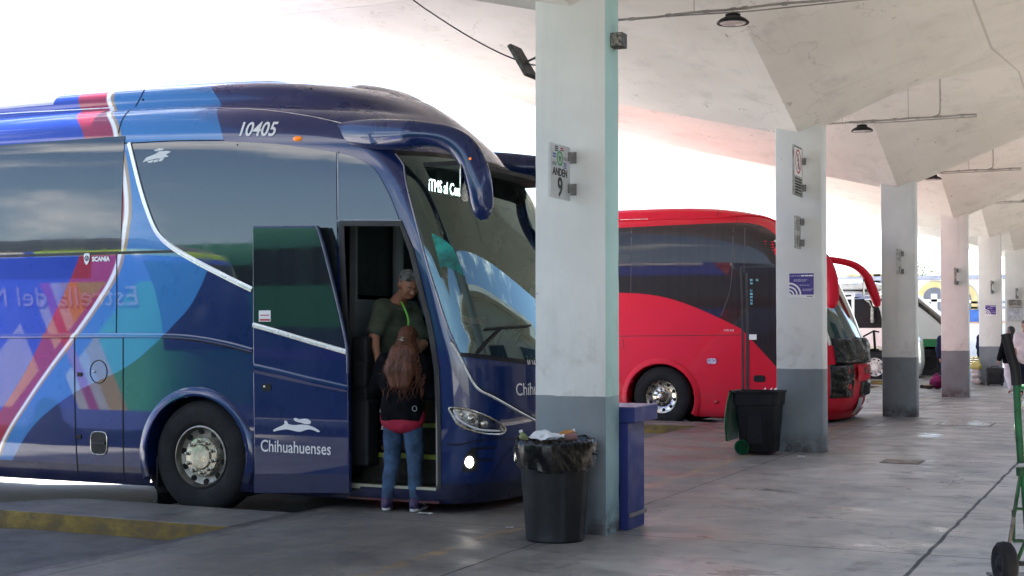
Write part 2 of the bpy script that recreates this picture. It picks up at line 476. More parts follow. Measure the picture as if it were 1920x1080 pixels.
# ------------------------------------------------------------------ columns
def column_mat(name, up, lo, streak=.5):
    m, nt, b = nodes(name); k = N(nt); p = k.pos(); X, Y, Z = k.xyz(p)
    n = k.noise(p, 1.2, 5); s = k.noise(k.scale(p, (3, 3, .35)), 1.6, 5, .6)
    cu = k.mix(k.ramp(n, .35, .68), tuple(c * .88 for c in up), up)
    cu = k.mix(k.ramp(s, .52, .78, 0, streak), cu, tuple(c * .70 for c in up))
    cu = k.mix(k.m('MULTIPLY', k.ramp(Z, 1.05, 2.1, 1, 0), k.ramp(k.noise(p, 4, 6, .7), .5, .72, 0, .5)), cu, (.36, .34, .30))
    cl_ = k.mix(k.ramp(k.noise(p, 2.2, 5), .3, .7), tuple(c * .8 for c in lo), tuple(c * 1.08 for c in lo))
    cl_ = k.mix(k.m('MULTIPLY', k.ramp(Z, 0, .32, 1, 0), k.ramp(k.noise(p, 6, 5, .7), .36, .6)), cl_, (.07, .065, .06))
    edge = k.ramp(k.m('ADD', Z, k.m('MULTIPLY', k.m('SUBTRACT', k.noise(p, 5, 3), .5), .025)), 1.064, 1.070)
    c = k.mix(edge, cl_, cu)
    vo = nt.nodes.new('ShaderNodeTexVoronoi'); vo.inputs['Scale'].default_value = 6; nt.links.new(p, vo.inputs['Vector'])
    chip = k.m('MULTIPLY', k.ramp(vo.outputs['Distance'], .035, .06, 1, 0), k.ramp(k.noise(p, 1.7, 2), .56, .6))
    c = k.mix(k.m('MULTIPLY', chip, .75), c, (.16, .15, .14))
    nt.links.new(c, b.inputs['Base Color']); b.inputs['Roughness'].default_value = .55
    k.bump(k.m('ADD', k.noise(p, 9, 5), k.m('MULTIPLY', chip, -.5)), .12, .02, b)
    return m
M_col = column_mat('white and grey column paint', (.70, .715, .69), (.20, .235, .255))
M_colg = column_mat('pale aqua column side', (.42, .66, .62), (.27, .42, .44), .6)
col_labels = ['tall white column carrying the platform nine sign beside the blue counter',
              'white column with a no pedestrians sign and the green lidded bin at its foot',
              'third white and grey column from the camera, beyond the red coach',
              'fourth white column from the camera, beside the purple bundle on the floor',
              'white column with the small purple poster and a black suitcase at its foot',
              'distant white column with a framed notice board behind the walking woman',
              'farthest white column at the end of the platform row']
columns = []
for i, x in enumerate(COLX):
    mb = MB(); rows = []; e_ = .016
    for q in range(121):
        z = 4.42 * q / 120; ring = []
        for cx, cy_, a0 in ((x, CY0, 180), (x + CDX, CY0, 270), (x + CDX, CY1, 0), (x, CY1, 90)):
            sx = 1 if cx > x + .1 else -1; sy = 1 if cy_ > CY0 + .1 else -1
            ch = e_ + max(0, noise.noise(V((cx * 3, cy_ * 5, z * 4.5)))) ** 2 * .030 * (1.6 if z < 1.2 else 1) + .002 * noise.noise(V((cx, cy_, z * 22)))
            pts = [(cx - sx * ch, cy_), (cx - sx * ch * .3, cy_ - sy * ch * .3), (cx, cy_ - sy * ch)]
            ring += [V((a_, b_, z)) for a_, b_ in (pts if sx * sy < 0 else pts[::-1])]
        rows.append(ring)
    vv = mb.grid(rows, wrap=True); mb.face(vv[-1]); bmesh.ops.recalc_face_normals(mb.bm, faces=mb.bm.faces)
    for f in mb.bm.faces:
        if i == 0 and f.normal.y < -.9: f.material_index = 1  # only this face of the first column is tinted aqua
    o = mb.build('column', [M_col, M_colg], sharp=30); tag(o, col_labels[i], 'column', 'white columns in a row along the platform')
    columns.append(o)

# ------------------------------------------------------------------ roof of concrete umbrellas
def roof_mat():
    m, nt, b = nodes('whitewashed roof concrete'); k = N(nt); p = k.pos(); X, Y, Z = k.xyz(p)
    c = k.mix(k.ramp(k.noise(p, .5, 5, .6), .3, .7), (.66, .63, .595), (.77, .74, .705))
    c = k.mix(k.ramp(k.noise(p, 2.4, 6, .65), .50, .74, 0, .5), c, (.50, .48, .45))
    c = k.mix(k.ramp(k.noise(k.scale(p, (2.6, .35, 1)), 1.5, 5, .7), .56, .74, 0, .2), c, (.46, .43, .39))
    bd_ = k.ramp(k.m('ABSOLUTE', k.m('SUBTRACT', k.m('FLOORED_MODULO', Y, .62), .31)), .295, .31, 0, .09)
    c = k.mix(bd_, c, (.42, .40, .37))
    peel = k.m('MULTIPLY', k.ramp(k.noise(p, 7, 5, .7, .4), .62, .68), k.ramp(k.noise(p, .8, 2), .50, .58))
    c = k.mix(k.m('MULTIPLY', peel, .75), c, (.33, .31, .28))
    ck = nt.nodes.new('ShaderNodeTexVoronoi'); ck.feature = 'DISTANCE_TO_EDGE'; ck.inputs['Scale'].default_value = .55
    wv = nt.nodes.new('ShaderNodeVectorMath'); wv.operation = 'ADD'; nt.links.new(p, wv.inputs[0]); nz = nt.nodes.new('ShaderNodeTexNoise'); nz.inputs['Scale'].default_value = 1.8; nz.inputs['Detail'].default_value = 5; nt.links.new(p, nz.inputs['Vector']); nt.links.new(nz.outputs['Color'], wv.inputs[1]); nt.links.new(wv.outputs[0], ck.inputs['Vector'])
    c = k.mix(k.m('MULTIPLY', k.ramp(ck.outputs['Distance'], .002, .006, .32, 0), k.ramp(k.noise(p, .6, 2), .5, .58)), c, (.32, .30, .28))
    jl = k.ramp(k.m('ABSOLUTE', k.m('SUBTRACT', Y, 1.75)), .010, .02, 1, 0)
    c = k.mix(k.m('MULTIPLY', jl, .5), c, (.35, .33, .31))
    nt.links.new(c, b.inputs['Base Color']); b.inputs['Roughness'].default_value = .8
    k.bump(k.m('ADD', k.noise(p, 5, 5), k.m('MULTIPLY', peel, -1.2)), .22, .03, b)
    return m
M_roof = roof_mat()
ZC, ZH, LU, LP, LN = 4.07, 1.33, 3.845, 5.45, 3.25
CYM = (CY0 + CY1) / 2
def umb_z(dx, dy):
    a = min(1, abs(dx) / LU); b = min(1, (dy / LP) if dy >= 0 else (-dy / LN))
    return ZC + ZH * (a + b - a * b)
rl = ['concrete roof shell above and behind the camera', 'concrete umbrella roof shell springing from the platform nine column',
      'concrete umbrella roof shell above the column with the no pedestrians sign', 'third folded concrete roof shell along the platform',
      'fourth folded concrete roof shell along the platform', 'fifth folded concrete roof shell along the platform',
      'sixth folded concrete roof shell, over the notice board column', 'farthest concrete roof shell at the end of the row']
shells = []
for n_, i in enumerate(range(-1, 7)):
    xc = 9.95 + 7.7 * i + CDX / 2
    xs = [LU * s / 14 for s in range(-14, 15)]
    ys = [-LN * s / 10 for s in range(10, 0, -1)] + [LP * s / 16 for s in range(0, 17)]
    rows = [[V((xc + a, CYM + d, umb_z(a, d))) for a in xs] for d in ys]
    mb = MB(); mb.grid(rows)
    top = [[p + V((0, 0, .13)) for p in r] for r in rows]
    mb.grid(top, flip=True)
    for A, B in ((rows[0], top[0]), (rows[-1], top[-1]), ([r[0] for r in rows], [r[0] for r in top]), ([r[-1] for r in rows], [r[-1] for r in top])):
        mb.grid([A, B])
    o = mb.build('roof_shell', M_roof, sharp=9); tag(o, rl[n_], 'roof', 'concrete roof shells over the platform'); shells.append(o)
M_wall = pmat('cream wall', (.34, .31, .26), .8, var=.08, bump=.15)
tb = thing('terminal_building', (26, -2.9, 0), 'two storey cream terminal building along the inner side of the platform', 'building')
mb = MB(); mb.box(-14, 66, -6.0, -2.9, -.3, 6.1); mb.build('wall', M_wall, tb)
mb = MB(); mb.box(-14.3, 66.3, -6.3, -2.55, 6.102, 6.3); mb.build('roof', M_roof, tb)
M_dkg = pmat('dark window glass', (.012, .014, .016), .05, rv=.01)
M_frm = pmat('bronze frame', (.10, .09, .08), .4, .6)
mb = MB(); mb.box(-30, 92, -2.88, -.62, -.2, -.02); sb_ = mb.build('added_dark_strip', pmat('added dark ground', (.12, .105, .085), .95, var=.4, vs=3, bump=.6)); tag(sb_, kind='structure')  # unseen dark strip added to cut bounce light onto the roof shells
for q in range(8):
    x = -8 + 8.4 * q; mb = MB()
    for a, b_, c, d in ((x, x + 5, .0, .08), (x, x + 5, 2.52, 2.6), (x, x + .08, .08, 2.52), (x + 4.92, x + 5, .08, 2.52), (x + 2.46, x + 2.54, .08, 2.52)): mb.box(a, b_, -2.899, -2.83, c, d)
    fr = mb.build('window', M_frm, tb)
    mb = MB(); mb.box(x + .08, x + 4.92, -2.89, -2.87, .08, 2.52); mb.build('pane', M_dkg, fr)
    mb = MB(); mb.box(x + .3, x + 4.7, -2.899, -2.84, 3.9, 5.3); fr = mb.build('window', M_frm, tb)
    mb = MB(); mb.box(x + .38, x + 4.62, -2.839, -2.83, 3.98, 5.22); mb.build('pane', M_dkg, fr)
M_alu = pmat('dull aluminium', (.55, .55, .56), .35, .9)
M_dkglass = pmat('dark glass', (.012, .014, .016), .04, rv=.01, spec=.6)

# ------------------------------------------------------------------ conduits, lamps and cables under the roof
M_pipe = pmat('grey conduit', (.36, .35, .33), .5, .3)
M_lampk = pmat('black lamp housing', (.007, .008, .011), .5, spec=.3)
M_lens = pmat('milky lamp lens', (.62, .56, .55), .25)
names_c = ['nearest grey conduit run under the roof, over the green lidded bin', 'grey conduit under the second roof bay with a hanging supply pipe',
           'grey conduit under the third roof bay', 'grey conduit under the fourth roof bay', 'grey conduit under the farthest lit roof bay']
names_l = ['nearest black disc lamp hanging under the roof', 'black disc lamp in the second roof bay', 'black disc lamp half hidden by the roof edge in the third bay',
           'small black disc lamp in the fourth roof bay', 'farthest black disc lamp under the roof']
for i in range(5):
    xm = 9.95 + CDX / 2 + LU + 7.7 * i
    y0, y1, zc = 2.35, (5.25 if i == 0 else 4.75), (4.925 if i == 0 else 4.80)
    t = thing('conduit', (xm, 3.8, zc), names_c[i], 'conduit', 'conduits across the roof bays')
    mb = MB(); mb.tube([(xm, y0 + (y1 - y0) * s / 12, zc + .006 * math.sin(s * 1.7)) for s in range(13)], .014, 8)
    for s in range(7):
        y = y0 + .2 + s * (y1 - y0 - .4) / 6; mb.tube([(xm, y - .03, zc), (xm, y + .03, zc)], .021, 8)
    mb.tube([(xm + .03, y0, zc - .03), (xm + .03, y0 + 1.4, zc - .035), (xm + .03, y1 - .2, zc + .012)], .008, 6)
    mb.build('pipe', M_pipe, t)
    mb = MB(); mb.tube(spline([(xm, 2.88, ZC + ZH - .01), (xm, 2.88, zc + .12), (xm, 2.91, zc + .03), (xm, 3.0, zc + .0)], 4), .012, 8); mb.build('supply_pipe', M_pipe, t)
    for y in (3.35, 4.35): mb = MB(); mb.tube([(xm, y, ZC + ZH - .01), (xm, y, zc)], .004, 6); mb.build('hanger_wire', M_pipe, t)
    L = thing('disc_lamp', (xm, 4.05, zc - .3), names_l[i], 'lamp', 'disc lamps hanging under the roof')
    yl_ = 3.93 if i == 0 else 4.05; o = (xm, yl_, zc - .125)
    mb = MB(); mb.lathe([(.0, .075), (.055, .075), (.07, .065), (.074, .042), (.095, .035), (.14, .012), (.165, -.012), (.17, -.02), (.166, -.03), (.15, -.03), (.135, -.022), (0, -.022)], o, n=40, cap=False)
    mb.build('housing', M_lampk, L, sharp=30)
    mb = MB()
    for a in range(12):
        c, s_ = math.cos(a * math.pi / 6), math.sin(a * math.pi / 6)
        mb.box(-.003, .003, .03, .08, .03, .07, M=Matrix.Translation(V(o)) @ Matrix.Rotation(a * math.pi / 6, 4, 'Z'))
    mb.build('cooling_fins', M_lampk, L)
    mb = MB(); mb.lathe([(0, -.038), (.08, -.036), (.13, -.030), (.135, -.026), (0, -.025)], o, n=40, cap=False); mb.build('lens', M_lens, L)
    mb = MB(); mb.tube([(xm, yl_, zc - .055), (xm, yl_, zc)], .006, 6); mb.tube([(xm, yl_ - .03, zc), (xm, yl_ + .03, zc)], .018, 8); mb.build('hanger', M_pipe, L)

M_wire = pmat('black wire', (.03, .03, .03), .6)
mb = MB(); pts = [at(x, y, X=10.1) for x, y in ((690, -70), (775, 0), (818, 30), (860, 57), (905, 83), (950, 105), (994, 121))] + [V((10.1, CY1, at(994, 123, X=10.1).z))]
mb.tube(spline(pts, 5), .006, 6); tag(mb.build('cable', M_wire), 'thin black cable sagging from the roof to the platform nine column', 'cable')
mb = MB()
pts = [at(x, y, X=24.6) for x, y in ((1458, 244), (1440, 243), (1418, 247), (1395, 250), (1373, 254), (1368, 259), (1372, 262), (1392, 255), (1412, 252))]
mb.tube(spline(pts, 4), .010, 6); mb.tube([pts[1], pts[1] + V((0, 0, .55))], .006, 6)
tag(mb.build('loose_wire', M_pipe), 'loose looped wire hanging under the roof left of the second column', 'wire')
# conduit stub behind the first column with a dangling wire end
mb = MB()
pts = [at(x, y, X=16.2) for x, y in ((1163, 29), (1195, 28), (1222, 25), (1230, 29), (1232, 40))]
mb.tube(spline(pts, 4), .010, 6); mb.tube([pts[1], pts[1] + V((0, 0, .5))], .005, 6)
tag(mb.build('loose_wire', M_pipe), 'short wire end dangling below the nearest conduit beside the first column', 'wire')

# floodlight and box on the first column
M_grim = pmat('grimy dark metal', (.07, .07, .065), .5, .4, var=.3, vs=20)
fl = thing('floodlight', at(980, 115, X=10.1), 'slim dark floodlight tilted on the left side of the platform nine column', 'floodlight')
a, b_ = at(964, 88, X=10.12), at(996, 144, X=10.12); d = (b_ - a)
mb = MB(); ex = d.normalized(); ey = V((1, 0, 0)); ez = ex.cross(ey)
Mx = Matrix((( ex.x, ey.x, ez.x, a.x), (ex.y, ey.y, ez.y, a.y), (ex.z, ey.z, ez.z, a.z), (0, 0, 0, 1)))
mb.box(0, d.length, -.11, .11, -.018, .018, M=Mx); mb.build('housing', M_grim, fl, bevel=.006)
mb = MB(); p = a + d * .55; mb.tube([p, V((p.x, CY1 + .03, p.z + .05)), V((p.x, CY1 - .005, p.z + .05))], .009, 8); mb.tube([p + V((-.1, 0, 0)), p + V((.1, 0, 0))], .008, 8); mb.build('bracket', M_grim, fl)
jb = thing('junction_box', at(1155, 75, Y=3.8), 'small grimy electrical box on the side of the platform nine column', 'electrical box')
p0 = at(1143, 88, Y=CY0); zz = p0.z
mb = MB(); mb.box(10.06, 10.17, CY0 - .10, CY0 + .002, zz, zz + .115); mb.build('box_body', M_grim, jb, bevel=.006)
mb = MB(); mb.box(10.052, 10.0595, CY0 - .095, CY0 - .005, zz + .008, zz + .107); mb.box(10.051, 10.053, CY0 - .06, CY0 - .035, zz + .02, zz + .095); mb.build('cover', pmat('dusty cover', (.26, .25, .22), .7, var=.4, vs=40), jb)

# ------------------------------------------------------------------ signs and posters
M_plate = pmat('white enamel plate', (.52, .55, .55), .4, var=.1)
M_plateg = pmat('weathered grey plate', (.40, .40, .36), .6, var=.25, vs=12)
M_black = pmat('black print', (.025, .03, .03), .6)
M_grey = pmat('grey print', (.28, .30, .31), .6)
M_green = pmat('green print', (.03, .33, .10), .5)
M_redp = pmat('red print', (.42, .03, .04), .5)
M_purple = pmat('purple poster', (.055, .03, .24), .35, var=.06)
M_white = pmat('white print', (.82, .82, .82), .5, var=.03)
M_brk = pmat('grey steel bracket', (.25, .245, .24), .5, .5)
M_bluep = pmat('blue print', (.03, .12, .42), .5)
M_pale = pmat('pale blue print', (.42, .42, .62), .5)

def flag_sign(i, y, x_out, z0, z1, label, content, plate, brackets=(.82, .22), thick=.02):
    """a plate standing out at right angles from the near face of column i, facing the platform"""
    xf = COLX[i]
    t = thing('sign', (xf, y, z0), label, 'sign')
    mb = MB(); mb.box(xf - .07 - x_out, xf - .05, y - thick / 2, y + thick / 2, z0, z1); mb.build('plate', plate, t, bevel=.004)
    for f in brackets:
        zc = z0 + (z1 - z0) * f
        mb = MB(); mb.box(xf - .10, xf - .002, y - thick / 2 - .028, y - thick / 2 - .002, zc - .035, zc + .035); mb.box(xf - .012, xf - .001, y - .045, y + .012, zc - .045, zc + .045)
        mb.tube([(xf - .075, y - thick / 2 - .036, zc), (xf - .075, y - thick / 2 - .026, zc)], .012, 8)
        mb.build('bracket', M_brk, t, bevel=.004)
    yy = y - thick / 2 - .0016
    content(t, xf - .07 - x_out, x_out, z0, z1 - z0, yy)
    return t

def put(t, text, mat, cx, cz, size, yy, xs=.8, name='lettering', bold=0.004):
    return lettering(name, text, mat, t, (cx, yy, cz), (1, 0, 0), (0, 0, 1), size, align='CENTER', xs=xs, bold=bold)

def smudge(name, mat, t, cx, cz, w_, h_, yy, n=3, seed=0):
    rd = random.Random(seed); mb = MB()
    for r in range(n):
        z = cz + h_ * (.5 - (r + .5) / n); x = cx - w_ / 2
        while x < cx + w_ / 2 - .004:
            l = rd.uniform(.006, .02); l = min(l, cx + w_ / 2 - x)
            mb.box(x, x + l, yy - .0004, yy + .0012, z - h_ / n * .3, z + h_ / n * .3); x += l + .004
    return mb.build(name, mat, t)

def content9(t, x, wd, z, h, yy):
    cx = x + wd / 2
    put(t, 'ANDEN', M_black, cx, z + h * .42, .082, yy, 1.0, bold=.002)
    put(t, '9', M_black, cx, z + h * .05, .205, yy, 1.0, 'number', .004)
    mb = MB(); c = V((cx - .005, yy, z + h * .745))
    ring = [(c + V((math.cos(a) * r, 0, math.sin(a) * r))) for r in (.058, .042) for a in [2 * math.pi * q / 28 for q in range(28)]]
    A = [mb.bm.verts.new(p) for p in ring]
    for q in range(28): mb.face([A[q], A[(q + 1) % 28], A[28 + (q + 1) % 28], A[28 + q]])
    B = [mb.bm.verts.new(c + V((math.cos(a) * r, 0, math.sin(a) * r))) for a, r in [(math.pi / 2 + q * math.pi / 5, .038 if q % 2 == 0 else .016) for q in range(10)]]
    mb.face(B); mb.build('star_emblem', M_green, t)
    smudge('small_print', M_black, t, cx - .07, z + h * .91, .06, .045, yy, 3, 1)
    smudge('small_print', M_redp, t, cx + .04, z + h * .92, .06, .03, yy, 2, 2)
    smudge('small_print', M_bluep, t, cx - .11, z + h * .78, .06, .04, yy, 2, 3)
    smudge('small_print', M_grey, t, cx + .11, z + h * .76, .08, .03, yy, 2, 4)
    smudge('small_print', M_grey, t, cx - .11, z + h * .63, .08, .028, yy, 2, 5)
    smudge('small_print', M_bluep, t, cx + .10, z + h * .63, .05, .05, yy, 3, 6)
y9 = at(1066, 300, X=COLX[0] - .06).y
flag_sign(0, y9, .37, at(1030, 364, X=9.33).z, at(1030, 259, X=9.33).z, 'white platform sign reading ANDEN 9 on the nearest column', content9, M_plate)

def contentno(t, x, wd, z, h, yy):
    mb = MB(); mb.box(x + .035, x + wd - .03, yy, yy + .001, z + h * .40, z + h * .955); mb.build('panel', M_white, t)
    cx = x + wd * .5; c = V((cx, yy - .002, z + h * .69)); r0 = h * .245
    mb = MB(); A = [mb.bm.verts.new(c + V((math.cos(a) * r, 0, math.sin(a) * r))) for r in (r0, r0 * .84) for a in [2 * math.pi * q / 36 for q in range(36)]]
    for q in range(36): mb.face([A[q], A[(q + 1) % 36], A[36 + (q + 1) % 36], A[36 + q]])
    mb.box(-.011, .011, -.0008, .0008, -r0 * .9, r0 * .9, M=Matrix.Translation(c) @ Matrix.Rotation(R(-38), 4, 'Y')); mb.build('prohibition_ring', M_redp, t)
    mb = MB(); q = c + V((0, .001, 0)); u = r0
    mb.ball(q + V((0, 0, u * .52)), (u * .13, .0012, u * .13))
    for pts in (((0, .36), (.02, -.08)), ((.02, -.08), (-.2, -.62)), ((.02, -.08), (.2, -.36)), ((.2, -.36), (.22, -.64)), ((0, .3), (-.22, .02)), ((0, .3), (.24, .06))):
        mb.tube([q + V((pts[0][0] * u, 0, pts[0][1] * u)), q + V((pts[1][0] * u, 0, pts[1][1] * u))], [(u * .075, .001)] * 2, 8, axis=(0, 0, 1) if abs(pts[0][0] - pts[1][0]) > abs(pts[0][1] - pts[1][1]) else (1, 0, 0))
    mb.build('pedestrian_figure', M_black, t)
    smudge('small_print', M_black, t, cx, z + h * .20, wd * .78, h * .34, yy, 6, 9)
    smudge('small_print', M_black, t, cx, z + h * .975, wd * .8, .016, yy, 1, 10)
    smudge('small_print', M_black, t, cx, z + h * .02, wd * .8, .014, yy, 1, 11)
yn = at(1503, 320, X=COLX[1] - .06).y
flag_sign(1, yn, .46, at(1480, 366, X=17.2).z, at(1480, 272, X=17.2).z, 'grey sign with a crossed out walking figure above printed lines', contentno, M_plateg, (.74, .20))
def content11(t, x, wd, z, h, yy):
    mb = MB(); mb.box(x + .05, x + wd - .06, yy, yy + .001, z + h * .50, z + h * .93); mb.build('panel', M_plateg, t)
    smudge('small_print', M_grey, t, x + wd * .5, z + h * .72, wd * .7, h * .36, yy - .001, 4, 21)
    put(t, '11', M_black, x + wd / 2, z + h * .07, .20, yy, .95, 'number', .006)
flag_sign(1, at(1500, 440, X=COLX[1] - .06).y, .27, at(1487, 466, X=17.4).z, at(1487, 405, X=17.4).z, 'weathered platform sign with the number 11 on the second column', content11, M_plateg, (.85, .2))

def content_plain(num):
    def f(t, x, wd, z, h, yy):
        put(t, num, M_black, x + wd / 2, z + h * .07, .16, yy, .95, 'number', .005)
        smudge('small_print', M_grey, t, x + wd * .5, z + h * .72, wd * .7, h * .36, yy - .001, 4, 22)
    return f
for i, (xe, yt, yb, lab, num, wd) in enumerate((((1689, 468, 515, 'platform sign seen nearly edge on, on the third column', '13', .24)), ((1793, 502, 535, 'platform sign seen nearly edge on, on the fourth column', '15', .20)),
                              ((1860, 526, 551, 'small platform sign on the column with the suitcase at its foot', '17', .2)), ((1906, 540, 560, 'small platform sign above the notice board', '19', .2)))):
    xf = COLX[i + 2]; y = at(xe, (yt + yb) / 2, X=xf - .06).y
    flag_sign(i + 2, y, wd + .14, at(xe, yb, X=xf - .2).z, at(xe, yt, X=xf - .2).z, lab, content_plain(num), M_plateg, (.85, .15))

def poster(i, x0, x1, y0, y1, label):
    xf = COLX[i] - .004
    a = at(x0, y0, X=xf); b_ = at(x1, y1, X=xf)
    ya, yb, za, zb = a.y, b_.y, b_.z, a.z                # ya is the left edge
    t = thing('poster', (xf, (ya + yb) / 2, za), label, 'poster', 'purple wireless notices on columns')
    W = ya - yb; H = zb - za
    mb = MB(); mb.box(xf - .004, xf + .003, yb, ya, za, zb); mb.build('sheet', M_white, t)
    mb = MB(); mb.box(xf - .0055, xf - .0042, yb + .006, ya - .006, za + H * .12, zb - .006); mb.build('purple_field', M_purple, t)
    mb = MB(); xx = xf - .0066; c = V((xx, ya - .006, za + H * .12))
    for r0, r1 in ((.02, .085), (.14, .20), (.27, .335), (.41, .48)):
        A = [[mb.bm.verts.new(c + V((0, -math.sin(a) * r * W, math.cos(a) * r * W))) for a in [q * math.pi / 2 / 14 for q in range(15)]] for r in (r0, r1)]
        for q in range(14): mb.face([A[0][q], A[0][q + 1], A[1][q + 1], A[1][q]])
    mb.build('wireless_symbol', M_white, t)
    rd = random.Random(i); mb = MB()
    for f, l0, l1 in ((.88, .06, .4), (.72, .2, .72), (.67, .2, .66), (.50, .42, .80), (.34, .55, .9), (.29, .55, .86)):
        x = l0
        while x < l1: 
            s_ = rd.uniform(.03, .09); mb.box(xx - .0003, xx + .0006, ya - W * (x + s_), ya - W * x, za + H * f - .006, za + H * f + .006); x += s_ + .02
    mb.build('small_print', M_pale, t)
    mb = MB()
    for l0, l1, f in ((.48, .62, .885), (.64, .78, .885), (.80, .95, .885)): mb.box(xx - .0003, xx + .0006, ya - W * l1, ya - W * l0, za + H * f - .008, za + H * f + .008)
    mb.build('headline', M_white, t)
    mb = MB(); mb.box(xx - .0003, xx + .0006, ya - W * .95, ya - W * .70, za + H * .04, za + H * .07); mb.build('footer_print', M_black, t)
poster(1, 1479, 1527, 512, 558, 'larger purple poster with white wireless arcs on the second column')
poster(4, 1847, 1868, 572, 592, 'small purple poster with white wireless arcs on the column behind the suitcase')

# notice board and small cabinet on the sixth column
xf = COLX[5]
a, b_ = at(1889, 577, X=xf), at(1919, 602, X=xf)
nb = thing('notice_board', (xf, a.y, b_.z), 'white framed notice board on the distant column behind the walking woman', 'notice board')
mb = MB(); mb.box(xf - .05, xf - .002, b_.y, a.y, b_.z, a.z); mb.build('board', M_plate, nb, bevel=.01)
mb = MB(); mb.box(xf - .058, xf - .051, b_.y + .05, a.y - .05, b_.z + .08, a.z - .04); mb.build('paper', pmat('pale paper', (.55, .58, .62), .6, var=.2, vs=8), nb)
a, b_ = at(1889, 562, X=xf - .1), at(1919, 574, X=xf - .1)
wu = thing('wall_unit', (xf, a.y, b_.z), 'grey ventilation unit above the notice board on the distant column', 'ventilation unit')
mb = MB(); mb.box(xf - .22, xf - .002, b_.y, a.y, b_.z, a.z); mb.build('casing', M_plateg, wu, bevel=.02)
mb = MB()
for q in range(4): 
    z = b_.z + (a.z - b_.z) * (.2 + .2 * q); mb.box(xf - .232, xf - .221, b_.y + .06, a.y - .06, z, z + .02)
mb.build('grille', M_grim, wu)

# rusty and pale inspection covers in the floor
for lab, px, wx, wy, mt in (('rusty square inspection cover let into the platform floor', (1692, 866), .44, .40, pmat('rusty cover', (.22, .175, .135), .6, var=.3, vs=8, bump=.3)),
                           ('pale inspection cover in the platform floor beyond the rusty one', (1812, 795), .8, .8, pmat('steel cover', (.30, .30, .30), .3, .3, var=.2, vs=6))):
    p = at(*px, Z=0); t = thing('inspection_cover', p, lab, 'floor cover')
    mb = MB(); mb.box(p.x - wx / 2, p.x + wx / 2, p.y - wy / 2, p.y + wy / 2, .002, .006); mb.build('cover_plate', mt, t)
    mb = MB(); e = .03
    for a in ((-wx / 2 - e, -wx / 2 - .003, -wy / 2 - e, wy / 2 + e), (wx / 2 + .003, wx / 2 + e, -wy / 2 - e, wy / 2 + e), (-wx / 2 - .002, wx / 2 + .002, -wy / 2 - e, -wy / 2 - .003), (-wx / 2 - .002, wx / 2 + .002, wy / 2 + .003, wy / 2 + e)):
        mb.box(p.x + a[0], p.x + a[1], p.y + a[2], p.y + a[3], .001, .0045)
    mb.build('rim', M_grim, t)
